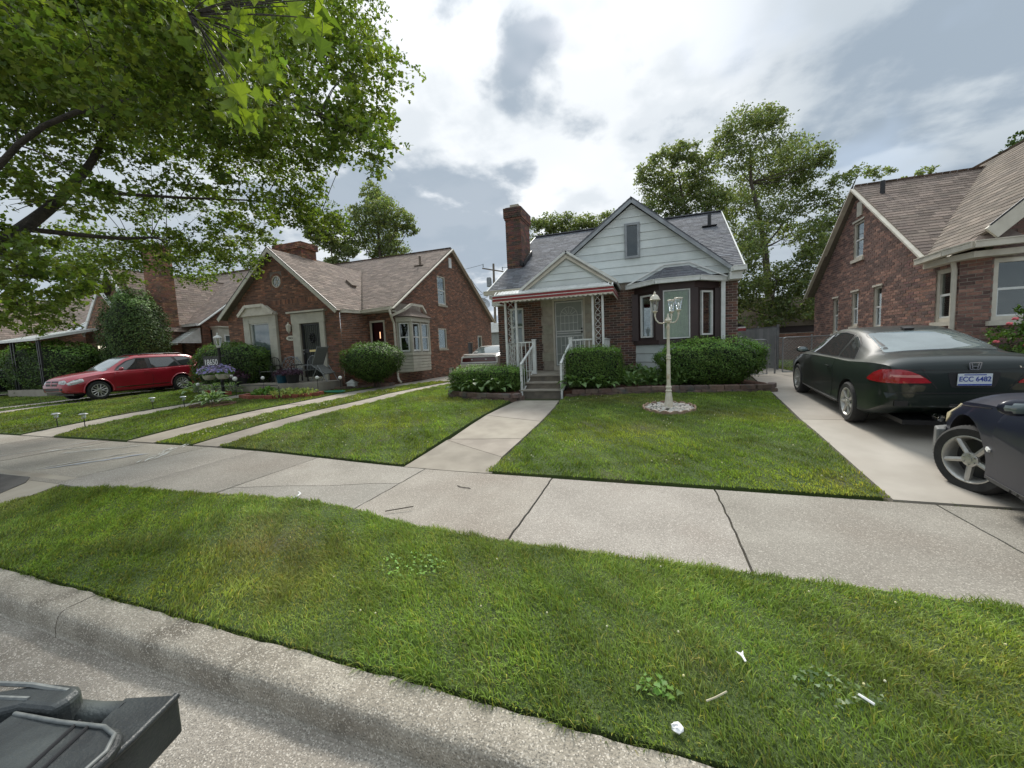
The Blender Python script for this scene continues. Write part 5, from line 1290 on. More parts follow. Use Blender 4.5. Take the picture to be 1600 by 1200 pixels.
board(H4, 'rake_board', [(-30.75, 12.35, 3.5), (-30.75, 17.6, 6.93), (-30.75, 22.4, 3.5)], .05, .2, m_white, (1, 0, 0))
gutter(H4, [(-35.2, 12.25, 3.52), (-30.7, 12.25, 3.52)], m_cream)
brick_stack(H4, -35.0, -33.8, 18.3, 19.1, 5.5, 8.0, PAL['left'], m_brick_l, m_mortar)
for (x, lab, dz) in ((-52, 'brick house further along the street beyond the far left garden', 0), ):
    H5 = thing('house', lab, 'house', (x, 14, .46), world=True)
    wall(H5, Frame((x - 5, 12.5), (1, 0), (0, -1)), [(0, .38), (10, .38), (10, 3.6), (0, 3.6)], [(2, 3.4, 1.2, 2.8)], m_brick_l, m_mortar, PAL['left'], H=.08, Ln=.3)
    wall(H5, Frame((x + 5, 12.5), (0, 1), (1, 0)), [(0, .38), (9, .38), (9, 3.6), (4.5, 6.2), (0, 3.6)], [], m_brick_l, m_mortar, PAL['left'], H=.08, Ln=.3)
    slope(H5, [(x - 5.4, 12, 3.5), (x + 5.4, 12, 3.5), (x + 5.4, 17, 7), (x - 5.4, 17, 7)], (1, 0, 0), (x - 5.4, 12, 3.5), m_sh_brn2, m_sh_brn2, expo=.25, tabw=.5)
    slope(H5, [(x + 5.4, 17, 7), (x - 5.4, 17, 7), (x - 5.4, 22, 3.5), (x + 5.4, 22, 3.5)], (1, 0, 0), (x - 5.4, 22, 3.5), m_sh_brn2, m_sh_brn2, expo=.25, tabw=.5)
# ------------------------------------------------------------------ plants
MAPLE = np.array([(0, 0), (.30, .02), (.52, -.02), (.42, .20), (.58, .42), (.30, .45), (.22, .62), (0, 1.05), (-.22, .62), (-.30, .45), (-.58, .42), (-.42, .20), (-.52, -.02), (-.30, .02)])
LEAF6 = np.array([(0, 0), (.42, .12), (.22, .48), (0, 1.0), (-.22, .48), (-.42, .12)])
STAR8 = np.array([(0, 0), (.5, .1), (.2, .3), (.34, .62), (0, 1.0), (-.34, .62), (-.2, .3), (-.5, .1)])
DIA4 = np.array([(0, 0), (.32, .45), (0, 1.0), (-.32, .45)])
def leaves(name, P, size, shape, material, parent=None, up=.6, tint=(.6, 1.4), kind='stuff', out=None, fold=.12, tv=None, hue=.12):
    """many small leaf faces; P (n,3) positions; out: optional outward directions"""
    n = len(P); P = np.asarray(P, float)
    nr = rng.normal(size=(n, 3)); nr[:, 2] += up * 1.5
    if out is not None: nr = nr * .55 + out * 1.3
    nr /= np.linalg.norm(nr, axis=1)[:, None]
    t = rng.normal(size=(n, 3)); t[:, 2] -= .45; t -= nr * (t * nr).sum(1)[:, None]; t /= np.linalg.norm(t, axis=1)[:, None] + 1e-9
    s = np.cross(nr, t); k = len(shape); sz = size * rng.uniform(.6, 1.3, n)
    V = P[:, None, :] + (s[:, None, :] * shape[None, :, 0:1] + t[:, None, :] * shape[None, :, 1:2]) * sz[:, None, None] + nr[:, None, :] * (np.abs(shape[None, :, 0:1]) * fold * sz[:, None, None] * 2)
    if k == 4: F = np.arange(n)[:, None] * 4 + np.array([[0, 1, 2, 3]])
    else: F = (np.arange(n)[:, None, None] * k + np.array([[0, i, i + 1] for i in range(1, k - 1)])[None]).reshape(-1, 3)
    T = rng.uniform(tint[0], tint[1], n)
    if tv is not None: T = T * tv
    C = np.stack([T * rng.uniform(1 - hue, 1 + hue * 1.6, n), T, T * rng.uniform(.85, 1.1, n), np.ones(n)], 1)
    return tri_mesh(name, V.reshape(-1, 3), F, np.repeat(C, k, 0), material, parent, kind=kind)
def blob_pts(cl, n, flat=.75, shell=.0, twig=14):
    """points gathered in sprays inside ellipsoids (x,y,z,r)"""
    out_ = []; tot = sum(c[3] ** 2 for c in cl)
    for c in cl:
        m = max(6, int(n * c[3] ** 2 / tot)); ns = max(5, int(m / twig))
        d = rng.normal(size=(ns, 3)); d /= np.linalg.norm(d, axis=1)[:, None]; rr = rng.uniform(.25, 1.05, ns) ** .6
        q = d * (rr * c[3])[:, None]; q[:, 2] *= flat
        idx = rng.integers(0, ns, m); jit = rng.normal(size=(m, 3)) * c[3] * .13; jit[:, 2] *= .5
        out_.append(np.array(c[:3]) + q[idx] + jit)
    return np.concatenate(out_)
def bez(a, b_, c, n=8):
    a, b_, c = Vector(a), Vector(b_), Vector(c)
    return [a * (1 - t) ** 2 + b_ * 2 * t * (1 - t) + c * t * t for t in [i / n for i in range(n + 1)]]
def tree(name, label, base, trunk, r0, cl, nleaf, lsize, shape, lm, bm_=None, cat='tree', group=None, up=.6, sub=4, tint=(.6, 1.4), flat=.75):
    root = thing(name, label, cat, base, group=group)
    B = Vector(base); b = MB(); tp = [Vector(p) - B for p in trunk]
    rads = [r0 * (1 - .82 * (i / (len(tp) - 1))) for i in range(len(tp))]; rads[0] *= 1.25
    b.tube(tp, rads, 9)
    b.build('trunk', bm_ or m_bark, root, smooth=60)
    b = MB()
    for c in cl:
        e_ = Vector(c[:3]) - B
        k = min(range(len(tp)), key=lambda i: (tp[i] - e_).length + (0 if tp[i].z < e_.z - .3 else 5)); s_ = tp[k]
        mid = s_.lerp(e_, .5) + Vector((random.uniform(-.1, .1), random.uniform(-.1, .1), -.12)) * (e_ - s_).length
        rb = max(.02, rads[k] * .45); pts = bez(s_, mid, e_, 6); b.tube(pts, [rb * (1 - .8 * i / 6) for i in range(7)], 6)
        for j in range(sub):
            q = pts[random.randint(3, 6)]; d = Vector((random.gauss(0, 1), random.gauss(0, 1), random.gauss(.2, .7))).normalized() * c[3] * random.uniform(.6, 1.0)
            b.tube(bez(q, q + d * .5 + Vector((0, 0, -.05)), q + d, 4), [rb * .35 * (1 - .7 * i / 4) for i in range(5)], 4)
    b.build('branches', bm_ or m_bark, root, smooth=60)
    P = blob_pts(cl, nleaf, flat) - np.array(base)
    leaves('foliage', P, lsize, shape, lm, root, up=up, tint=tint)
    return root
GB = 'trees standing behind the houses'
ash = [(5.6, 29.0, 14.7, 1.19), (6.6, 28.8, 14.9, 0.97), (7.6, 29.8, 15.1, 0.79), (4.6, 29.2, 14.0, 0.81), (5.2, 28.5, 12.7, 1.1), (7.2, 29.6, 13.3, 1.2), (9.0, 31.4, 13.6, 1.17), (6.8, 31.2, 11.9, 1.45), (8.6, 31.0, 11.9, 1.33), (9.6, 29.3, 12.5, 0.77), (9.4, 30.1, 11.8, 0.87), (10.2, 29.6, 12.2, 0.54), (5.3, 29.0, 10.2, 1.01), (7.0, 28.7, 9.2, 1.1), (8.8, 29.2, 9.8, 0.93), (4.9, 31.1, 9.6, 0.97), (6.6, 30.8, 7.8, 0.86), (8.8, 30.7, 8.4, 0.83)]
tree('ash_tree', 'tallest tree, open windswept crown and bare leaning trunk, behind the wire gates', (7.4, 30, .48), [(7.4, 30, .3), (7.5, 30, 3.2), (7.35, 30, 5.2), (7.1, 29.8, 7.5), (6.7, 29.6, 9.6), (6.2, 29.4, 11.5), (6.1, 29.2, 13.6)], .30, [(x, y, z, r * 1.15) for x, y, z, r in ash], 27000, .15, DIA4, m_leaf2, group=GB, up=.3)
linden = [(0.1, 26.6, 12.0, 0.71), (1.0, 25.3, 12.1, 0.73), (2.1, 25.5, 12.4, 0.73), (3.0, 26.3, 11.9, 0.75), (0.7, 26.7, 10.9, 0.98), (2.0, 27.2, 11.3, 1.1), (3.3, 27.1, 10.6, 0.97), (-0.0, 25.3, 9.4, 0.57), (1.4, 26.3, 9.7, 0.77), (2.8, 26.4, 9.3, 0.76), (3.8, 26.0, 9.8, 0.73), (1.2, 26.3, 8.3, .9), (3.0, 26.5, 8.0, .9)]
tree('linden_tree', 'round crowned tree rising just right of the white gable', (3.2, 27, .48), [(3.2, 27, .3), (3.1, 27, 3.5), (2.7, 26.8, 6.5), (2.2, 26.6, 9.5), (1.8, 26.5, 11.5)], .22, [(x, y, z, r * 1.25) for x, y, z, r in linden], 21000, .15, DIA4, m_leaf2, group=GB)
locust = [(10.0, 27.4, 10.2, 0.57), (11.1, 28.0, 10.7, 0.5), (11.9, 27.3, 10.3, 0.48), (10.3, 29.0, 9.4, 0.76), (9.5, 28.8, 8.3, 0.69), (14.2, 28.1, 10.2, 0.34), (13.5, 27.8, 9.9, 0.34), (9.7, 28.6, 10.1, 0.49), (9.4, 28.5, 7.0, .8), (12.8, 27.8, 9.4, .5)]
tree('locust_tree', 'sparse feathery tree showing over the ridge of the right brick house', (10.9, 28.4, .48), [(10.9, 28.4, .3), (10.6, 28.4, 3), (10.1, 28.5, 6), (10.4, 28.3, 8.5), (11.0, 28, 10.2)], .16, [(x, y, z, r * 1.3) for x, y, z, r in locust], 5200, .14, DIA4, m_leaf2, group=GB, flat=.5)
under = [(5.2, 25.2, 6.2, 0.95), (6.1, 26.3, 4.0, 1.03), (7.4, 26.3, 5.1, 1.08), (7.6, 25.0, 3.4, 0.95), (5.2, 24.8, 4.8, 0.83), (8.2, 25.2, 5.9, 0.67), (8.0, 24.8, 4.5, 0.73), (6.3, 25.3, 2.9, 0.7), (8.6, 24.7, 6.5, 0.46), (4.7, 25.5, 3.9, 0.7), (4.4, 25.2, 2.6, .8), (9.6, 27.5, 7.6, 1.0), (10.4, 27.5, 6.4, 1.0), (9.2, 26.5, 3.4, .9), (9.9, 26.6, 5.2, 1.0), (4.6, 28, 7.6, .8), (3.9, 27.5, 6.2, .8), (3.6, 27, 4.6, .8), (5.6, 26, 7.6, .8)]
tree('mulberry_tree', 'low bushy light green tree behind the grey privacy fence', (6.6, 25.8, .48), [(6.6, 25.8, .3), (6.5, 25.8, 1.6), (6.4, 25.7, 3), (6.7, 25.6, 4.8)], .14, [(x, y, z, r * 1.25) for x, y, z, r in under], 27000, .15, DIA4, m_leaf2, group=GB)
back = [(-8.4, 31.3, 11.5, 0.67), (-7.2, 31.1, 11.5, 0.8), (-5.9, 32.2, 11.6, 0.82), (-4.3, 31.6, 11.2, 0.79), (-2.9, 32.0, 11.4, 0.59), (-6.8, 31.9, 10.8, 0.82), (-5.0, 31.7, 10.5, 0.7), (-8.0, 31.5, 10.2, .8), (-3.4, 31.8, 10.3, .8)]
tree('maple_tree', 'leafy tree top just over the grey roof right of its chimney', (-5.6, 31.8, .48), [(-5.6, 31.8, .3), (-5.6, 31.8, 4), (-5.7, 31.8, 8), (-5.6, 31.7, 10.5)], .24, [(x, y, z, r * 1.2) for x, y, z, r in back], 11000, .17, DIA4, m_leaf2, group=GB)
oak = [(-28.2, 36.9, 19.5, 1.04), (-25.4, 35.1, 16.3, 1.57), (-28.4, 35.7, 16.3, 1.64), (-23.7, 35.3, 15.2, 1.3), (-26.6, 36.4, 14.3, 1.64), (-29.2, 35.5, 14.2, 1.37), (-23.1, 35.8, 14.4, 0.79), (-27.6, 36.4, 12.7, 0.97), (-25.0, 36, 12.6, 1.2), (-27.3, 36.5, 18, 1.2)]
tree('oak_tree', 'dense tree standing above the ridge of the left brick house', (-26.8, 36, .48), [(-26.8, 36, .3), (-26.8, 36, 6), (-26.9, 36, 11), (-27.0, 36, 15), (-27.8, 36.4, 18.6)], .36, [(x, y, z, r * 1.15) for x, y, z, r in oak], 14000, .25, DIA4, m_leaf2, group=GB)
oak2 = [(-30.7, 33.6, 15.4, 1.32), (-32.2, 34.1, 14.1, 1.36), (-31.0, 34.8, 13.2, 1.1), (-33.0, 33.2, 14.8, 1.07), (-33.8, 33.3, 16.4, 0.94), (-28.7, 33.6, 12.4, 0.79), (-31, 34, 11.4, 1.2)]
tree('oak_tree', 'smaller tree left of the dense one, between it and the round window gable', (-31.4, 34, .48), [(-31.4, 34, .3), (-31.5, 34, 6), (-31.4, 34, 10), (-31.6, 34, 13.5)], .3, oak2, 9000, .26, DIA4, m_leaf2, group=GB)
lean = [(-44.5, 33, 15.5, .9), (-42.5, 33.5, 14.8, .8), (-40.5, 33.8, 15.6, .8), (-46, 33, 13.5, .9), (-38.8, 33.6, 14.2, .7), (-42, 33, 12.5, .8), (-48, 33, 15, 1.0)]
tree('ash_tree', 'thin bare limbed tree behind the tall chimney at the left', (-43.4, 33.5, .48), [(-43.4, 33.5, .3), (-43.4, 33.5, 5), (-43.0, 33.5, 9.5), (-42.6, 33.4, 13)], .25, lean, 2200, .26, DIA4, m_leaf2, group=GB, sub=7)
far_l = [(-56, 26, 8.5, 2.2), (-50, 27, 9.5, 2.4), (-46, 27, 8.0, 2.0), (-61, 27, 9, 2.5), (-53, 26, 6, 2.2), (-57.5, 26, 11.5, 2.2), (-45, 28, 10, 1.6)]
tree('maple_tree', 'dark broad tree behind the houses at the far left', (-53, 27, .48), [(-53, 27, .3), (-53, 27, 4), (-53, 27, 8)], .4, far_l, 7000, .4, DIA4, m_leaf, group=GB, tint=(.4, .9))
spr = [(11.2, 17.6, 7.6, .30), (10.8, 17.3, 7.25, .28), (11.4, 17.5, 7.0, .35), (11.7, 17.5, 7.9, .25), (11.6, 17.4, 6.4, .45), (11.2, 17.6, 5.6, .55)]
tree('spruce_tree', 'dark spiky tree tip over the steep roof at the right edge', (11.5, 17.8, .48), [(11.5, 17.8, .3), (11.5, 17.8, 4), (11.6, 17.7, 8.2)], .14, spr, 1800, .10, DIA4, m_ever, group=GB, up=.1, tint=(.7, 1.2))

# the big maple whose crown hangs over the left of the picture
mp = [(-8.42, 3.38, 6.6), (-6.36, 2.79, 5.36), (-13.2, 6.54, 10.31), (-10.57, 5.83, 8.51), (-13.17, 8.29, 11.56), (-4.65, 3.3, 5.22), (-5.82, 4.73, 6.8), (-8.97, 8.32, 9.88), (-6.29, 6.64, 8.33), (-6.46, 7.48, 8.33), (-4.8, 6.17, 6.7), (-4.83, 6.78, 7.08), (-10.51, 4.28, 6.91), (-8.95, 4.06, 6.09), (-5.46, 2.8, 4.66), (-10.54, 6.05, 7.45), (-7.85, 5.12, 6.52), (-6.43, 4.74, 5.67), (-4.38, 3.71, 4.79), (-6.87, 6.7, 6.81), (-4.6, 5.24, 5.6), (-4.34, 5.67, 5.68), (-8.51, 3.26, 5.1), (-11.15, 4.76, 6.05), (-14.48, 6.99, 8.06), (-9.12, 4.93, 5.6), (-11.89, 7.3, 7.5), (-7.75, 5.37, 5.41), (-10.6, 8.43, 7.59), (-6.53, 5.97, 5.54), (-4.81, 5.15, 5.13), (-4.97, 5.99, 5.52), (-6.41, 8.32, 7.21), (-3.91, 5.13, 4.79), (-9.63, 3.67, 4.65), (-8.5, 3.62, 4.25), (-6.7, 3.22, 3.91), (-12.37, 6.68, 5.76), (-10.07, 6.2, 5.52), (-12.12, 8.45, 6.29), (-6.66, 5.34, 4.64), (-8.44, 7.62, 5.74), (-7.99, 7.98, 5.94), (-8.25, 3.01, 3.5), (-16.15, 6.44, 4.87), (-14.74, 6.67, 5.1), (-10.78, 5.49, 4.18), (-12.86, 7.44, 5.04), (-10.04, 6.61, 4.49), (-10.2, 7.52, 4.96), (-7.4, 6.0, 4.38), (-8.43, 7.74, 5.32), (-8.78, 8.91, 5.73), (-8.38, 8.92, 5.33), (-7.67, 2.8, 2.8), (-7.86, 3.16, 2.87), (-12.41, 5.54, 3.81), (-9.27, 3.34, 2.64), (-13.39, 5.1, 2.96), (-13.49, 6.68, 4.27), (-7.23, 2.61, 3.04), (-12.69, 8.09, 4.44), (-4.68, 3.27, 2.87), (-10.51, 7.85, 4.33), (-6.65, 8.24, 9.73), (-7.54, 8.51, 10.27)]
drop_ = {(-4.68, 3.27, 2.87)}
mp = [q for q in mp if q not in drop_]
cl = []
for q in mp:
    dd_ = (Vector(q) - CAMP).length; low = (q[2] - 1.65) / math.hypot(q[0], q[1]) < .42; cl.append((*q, (.050 if low else .086 if q[0] / q[1] < -1.15 else .066) * dd_ + .06))
cl += [(x + random.uniform(-.55, .35), y + random.uniform(-.5, .5), z + random.uniform(-.15, .5), r * .95) for x, y, z, r in cl if x / y < -1.0 and (z - 1.65) / math.hypot(x, y) > .42]
for k in range(46):                # the crown goes on above and beyond the picture
    a = random.uniform(0, 2 * math.pi); r = random.uniform(1.0, 4.6); z = random.uniform(7.5, 12.5); q = (-10.8 + r * math.cos(a), 4.4 + r * math.sin(a) * .9, z)
    cl.append((*q, random.uniform(.8, 1.1)))
for k in range(10):
    cl.append((random.uniform(-13.5, -10.5), random.uniform(.8, 3.2), random.uniform(4.5, 8), .9))
TB = (-8.6, 2.25, .02)
mt = thing('maple_tree', 'big street maple whose leafy crown hangs over the left of the picture', 'tree', TB)
B = Vector(TB); b = MB()
trunk = [(-8.6, 2.25, -.05), (-8.62, 2.25, .5), (-8.65, 2.28, 1.6), (-8.7, 2.35, 2.6)]
b.tube([Vector(p) - B for p in trunk], [.36, .28, .25, .24], 14)
b.build('trunk', m_barkd, mt, smooth=60)
b = MB()
limbs = {'a': [(-8.66, 2.32, 2.4), (-8.62, 2.7, 3.1), (-8.75, 3.3, 3.75), (-9.05, 4.0, 4.6), (-9.3, 4.6, 5.6), (-9.4, 5.2, 7.2), (-9.6, 5.6, 9.5)],
         'b': [(-8.68, 2.33, 2.4), (-8.3, 2.6, 3.6), (-7.6, 3.2, 4.9), (-6.6, 4.2, 5.6), (-5.4, 5.0, 5.6), (-4.4, 5.3, 5.25)],
         'c': [(-8.68, 2.33, 2.4), (-9.2, 2.2, 4.0), (-9.8, 2.6, 6.0), (-10.3, 3.2, 8.5), (-10.2, 3.6, 11)],
         'd': [(-8.75, 3.3, 3.75), (-9.6, 4.8, 4.1), (-10.8, 6.2, 4.6), (-12.2, 7.2, 4.8), (-13.8, 7.4, 4.9)],
         'e': [(-9.05, 4.0, 4.6), (-8.9, 5.6, 5.0), (-8.6, 7.2, 5.4), (-8.4, 8.8, 5.6)],
         'f': [(-8.3, 2.6, 3.6), (-7.6, 2.4, 5.0), (-6.2, 2.1, 6.2), (-4.4, 1.8, 5.7), (-2.9, 1.6, 4.4), (-2.6, 1.78, 3.8)]}
lp = []
for k, P in limbs.items():
    P = [Vector(p) - B for p in P]; n = len(P); r0 = {'a': .12, 'b': .05, 'c': .14, 'd': .042, 'e': .036, 'f': .03}[k]
    # smooth the limb
    Q = []
    for i in range(n - 1):
        p0, p1, p2, p3 = P[max(0, i - 1)], P[i], P[i + 1], P[min(n - 1, i + 2)]
        for t in (0, .25, .5, .75):
            Q.append(.5 * ((2 * p1) + (p2 - p0) * t + (2 * p0 - 5 * p1 + 4 * p2 - p3) * t * t + (-p0 + 3 * p1 - 3 * p2 + p3) * t ** 3))
    Q.append(P[-1]); rr_ = [r0 * (1 - .85 * i / (len(Q) - 1)) for i in range(len(Q))]
    b.tube(Q, rr_, 9); lp += [(q, r) for q, r in zip(Q, rr_)]
for c in cl:
    e_ = Vector(c[:3]) - B
    q, r = min(lp, key=lambda s: (s[0] - e_).length)
    mid = q.lerp(e_, .5) + Vector((random.uniform(-.15, .15), random.uniform(-.15, .15), .12)) * (e_ - q).length
    pts = bez(q, mid, e_, 6); rb = max(.010, r * .35); b.tube(pts, [rb * (1 - .75 * i / 6) for i in range(7)], 5)
    for j in range(4):
        s_ = pts[random.randint(3, 6)]; d = Vector((random.gauss(0, 1), random.gauss(0, 1), random.gauss(0, .5))).normalized() * c[3] * .9
        b.tube(bez(s_, s_ + d * .5 + Vector((0, 0, .04)), s_ + d, 4), [rb * .4 * (1 - .7 * i / 4) for i in range(5)], 4)
b.build('branches', m_barkd, mt, smooth=60)
P = blob_pts(cl, 165000, .62, twig=20) - np.array(TB)
leaves('foliage', P, .078, STAR8, m_leaf, mt, up=.8, tint=(.4, 1.4), fold=.1)
# near twigs with big leaves, each leaf its own mesh
near = [(-2.3, 1.72, 3.63), (-2.33, 1.85, 3.65), (-2.08, 1.58, 3.27), (-2.12, 1.77, 3.59), (-1.89, 1.63, 3.3), (-2.11, 1.86, 3.4), (-1.94, 1.81, 3.5), (-1.7, 1.69, 3.38), (-1.66, 1.71, 3.43), (-1.36, 1.51, 3.17), (-1.39, 1.51, 3.1), (-1.5, 1.74, 3.41), (-2.29, 1.7, 3.15), (-2.52, 1.85, 3.63), (-2.27, 1.74, 3.31), (-2.01, 1.56, 3.01), (-2.07, 1.65, 2.97), (-2.17, 1.81, 3.05), (-2.17, 1.71, 3.22), (-1.84, 1.5, 2.94), (-2.39, 1.84, 3.47), (-1.91, 1.83, 3.59), (-1.68, 1.53, 3.3), (-1.97, 1.72, 3.32), (-2.37, 1.65, 3.52), (-2.5, 1.81, 3.72), (-2.2, 1.9, 3.5), (-2.35, 1.95, 3.3), (-2.1, 1.7, 3.12), (-2.25, 1.8, 3.42), (-1.8, 1.75, 3.5), (-1.95, 1.6, 3.42), (-2.6, 2.0, 3.5), (-2.45, 1.9, 3.22)]
tw = MB(); hub = Vector((-2.6, 1.8, 3.75)) - B
variants = []
for k in range(6):
    q = MB(); sh_ = MAPLE * .088; t = (.8 + .13 * k, .85 + .1 * k, .8)
    vs = [(x, y, .012 * math.sin(k + x * 40) - abs(x) * .28 - y * y * 1.2) for x, y in sh_] + [(0, .045, .0)]
    n = len(sh_); q.add(vs, [(n, i, (i + 1) % n) for i in range(n)], t); q.tube([(0, 0, 0), (0, -.03, .01), (0, -.07, .03)], .0016, 4, (.9, .8, .6)); variants.append(q.mesh('leaf', m_leaf))
for (x, y, z) in near:
    p = Vector((x, y, z)) - B
    tw.tube(bez(hub, hub.lerp(p, .5) + Vector((0, 0, .05)), p + Vector((0, 0, .06)), 5), [.006, .005, .004, .0035, .003, .002], 4)
    for j in range(3):
        o = bpy.data.objects.new('leaf', random.choice(variants)); COL.objects.link(o); o.parent = mt
        o.location = p + Vector((random.uniform(-.07, .07), random.uniform(-.06, .06), random.uniform(-.07, .05)))
        o.rotation_euler = (random.uniform(-1.9, -.5), random.uniform(-.6, .6), random.uniform(-1.2, 1.2)); s_ = random.uniform(.7, 1.15); o.scale = (s_, s_, s_)
tw.build('twigs', m_barkd, mt)

# ---- clipped shrubs: a dark core and a skin of small leaves
def superpts(c, h, n, e=.35, seed=0, top=None, lump=.06):
    """points and normals on a rounded block centred c, half sizes h"""
    d = rng.normal(size=(n * 2, 3)); d /= np.linalg.norm(d, axis=1)[:, None]
    p = np.sign(d) * np.abs(d) ** e; m = (np.abs(d / 1.0) ** (2 / e)).sum(1) ** (-e / 2) if False else None
    k = 2 / e; s = (np.abs(d) ** k).sum(1) ** (-1 / k); q = d * s[:, None]
    nn = np.sign(q) * np.abs(q) ** (k - 1); nn /= np.linalg.norm(nn, axis=1)[:, None] + 1e-9
    nn2 = nn / np.array(h); nn2 /= np.linalg.norm(nn2, axis=1)[:, None]
    q = q[:n]; nn2 = nn2[:n]
    lm = 1 + lump * (np.sin(q[:, 0] * 7 + seed) * np.cos(q[:, 1] * 6 + seed * 2) + .7 * np.sin(q[:, 2] * 8 + q[:, 0] * 9 + seed))
    return np.array(c) + q * np.array(h) * lm[:, None], nn2
def shrub(name, label, c, h, n, size, material, shape=DIA4, e=.6, lump=.06, depth=.06, core=.86, tint=(.5, 1.45), base=None, cat='shrub', topbright=True, shape_fn=None, group=None, stems=0):
    gzc = gz(c[0], c[1]); root = thing(name, label, cat, (c[0], c[1], gzc), group=group); off = np.array((c[0], c[1], gzc))
    P, Nn = superpts(c, h, n, e, random.uniform(0, 9), lump=lump)
    if shape_fn: P = shape_fn(P)
    P = P - Nn * np.where(rng.random(len(P)) < .12, rng.uniform(-.09, -.02, len(P)), rng.uniform(-.02, depth, len(P)))[:, None] - off
    keep = P[:, 2] > .02; P = P[keep]; Nn = Nn[keep]
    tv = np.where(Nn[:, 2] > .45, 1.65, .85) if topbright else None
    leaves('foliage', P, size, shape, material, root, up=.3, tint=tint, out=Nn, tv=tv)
    # core
    b = MB(); nu, nv_ = 18, 12
    k = 2 / e
    for i in range(nv_ + 1):
        th = math.pi * i / nv_
        for j in range(nu):
            ph = 2 * math.pi * j / nu; d = np.array((math.sin(th) * math.cos(ph), math.sin(th) * math.sin(ph), math.cos(th))) + 1e-9
            s = (np.abs(d) ** k).sum() ** (-1 / k); q = np.array(c) + d * s * np.array(h) * core
            if shape_fn: q = shape_fn(q[None])[0]
            q = q - off; q[2] = max(q[2], .01); b.v.append(tuple(q))
    for i in range(nv_):
        for j in range(nu): b.f.append((i * nu + j, i * nu + (j + 1) % nu, (i + 1) * nu + (j + 1) % nu, (i + 1) * nu + j)); b.t.append((1, 1, 1)); b.m.append(0)
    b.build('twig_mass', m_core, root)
    b = MB()
    for j in range(max(3, stems)):
        x = random.uniform(-.3, .3) * h[0]; y = random.uniform(-.3, .3) * h[1]; b.tube([(x * .5, y * .5, -.02), (x, y, (c[2] - gzc) * .9)], [.03, .015], 6)
    b.build('stem', m_bark, root)
    return root
def flare(zc, k):                   # undercut: narrower towards the foot
    def f(P):
        P = P.copy(); t = np.clip((zc - P[:, 2]) * k, 0, .75); ctr = P.mean(0) if len(P) > 1 else None
        return P
    return f
def taper(cx, cy, zlo, zhi, s):
    def f(P):
        P = P.copy(); t = np.clip((zhi - P[:, 2]) / (zhi - zlo), 0, 1) ** 1.5; P[:, 0] = cx + (P[:, 0] - cx) * (1 - s * t); P[:, 1] = cy + (P[:, 1] - cy) * (1 - s * t); return P
    return f
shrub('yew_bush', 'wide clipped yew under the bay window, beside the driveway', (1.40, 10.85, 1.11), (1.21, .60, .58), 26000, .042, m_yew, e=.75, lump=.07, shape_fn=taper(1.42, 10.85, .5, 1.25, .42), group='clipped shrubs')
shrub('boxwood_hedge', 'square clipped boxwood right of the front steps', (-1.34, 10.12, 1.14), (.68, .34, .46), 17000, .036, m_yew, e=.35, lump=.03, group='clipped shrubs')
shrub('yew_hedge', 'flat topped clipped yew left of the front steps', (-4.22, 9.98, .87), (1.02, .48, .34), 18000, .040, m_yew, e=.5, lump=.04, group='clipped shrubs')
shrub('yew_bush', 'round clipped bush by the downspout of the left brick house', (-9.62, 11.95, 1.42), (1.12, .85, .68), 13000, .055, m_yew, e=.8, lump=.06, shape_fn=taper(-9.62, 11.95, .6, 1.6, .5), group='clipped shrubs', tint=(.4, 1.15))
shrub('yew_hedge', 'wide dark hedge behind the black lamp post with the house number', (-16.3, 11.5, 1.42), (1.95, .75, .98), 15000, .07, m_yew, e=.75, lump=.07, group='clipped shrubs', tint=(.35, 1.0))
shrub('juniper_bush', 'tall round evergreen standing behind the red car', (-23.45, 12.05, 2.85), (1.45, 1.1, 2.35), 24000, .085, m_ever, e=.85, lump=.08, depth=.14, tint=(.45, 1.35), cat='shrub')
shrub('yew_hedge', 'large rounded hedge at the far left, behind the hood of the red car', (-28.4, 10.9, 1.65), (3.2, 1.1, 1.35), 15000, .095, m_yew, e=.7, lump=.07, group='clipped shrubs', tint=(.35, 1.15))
shrub('yew_bush', 'dark shrub under the porch canopy by the big far left hedge', (-26.6, 11.6, 1.7), (.7, .6, 1.1), 3500, .08, m_ever, e=.9, tint=(.3, .8), group='clipped shrubs')

# ---- hostas: every leaf is a mesh of its own
def hosta_leaf(L_, W_, k, edge=False, droop=.6):
    b = MB(); n = 6; vs = []; row = []
    for i in range(n + 1):
        t = i / n; w = W_ * math.sin(math.pi * min(1, t ** .8 * .98 + .02)) ** .8 * (1 - .25 * t); y = L_ * t * (1 - .12 * droop * t); z = L_ * (.55 * t - droop * 1.05 * t * t)
        for s_ in (-1, -.5, 0, .5, 1): vs.append((w * s_ * .5, y, z + abs(s_) * w * .14 + .004 * math.sin(i * 2 + s_ * 5)))
    fs = []; ts = []
    for i in range(n):
        for j in range(4): fs.append((i * 5 + j, i * 5 + j + 1, (i + 1) * 5 + j + 1, (i + 1) * 5 + j))
    for idx, f in enumerate(fs):
        j = idx % 4; ed = edge and j in (0, 3)
        kk = .8 + .09 * k; b.add([vs[q] for q in f], [(0, 1, 2, 3)], (3.2, 2.6, 3.6) if ed else (kk, kk, kk))
    b.tube([(0, -L_ * .5, -L_ * .45), (0, -L_ * .2, -L_ * .05), (0, .01, 0)], .006, 4, (.9, .95, .7))
    return b.mesh('leaf', m_hosta)
HV = [hosta_leaf(.26, .19, k, False, .75) for k in range(5)]; HE = [hosta_leaf(.20, .11, k, True, .6) for k in range(4)]; HS = [hosta_leaf(.20, .09, k, False, .5) for k in range(4)]
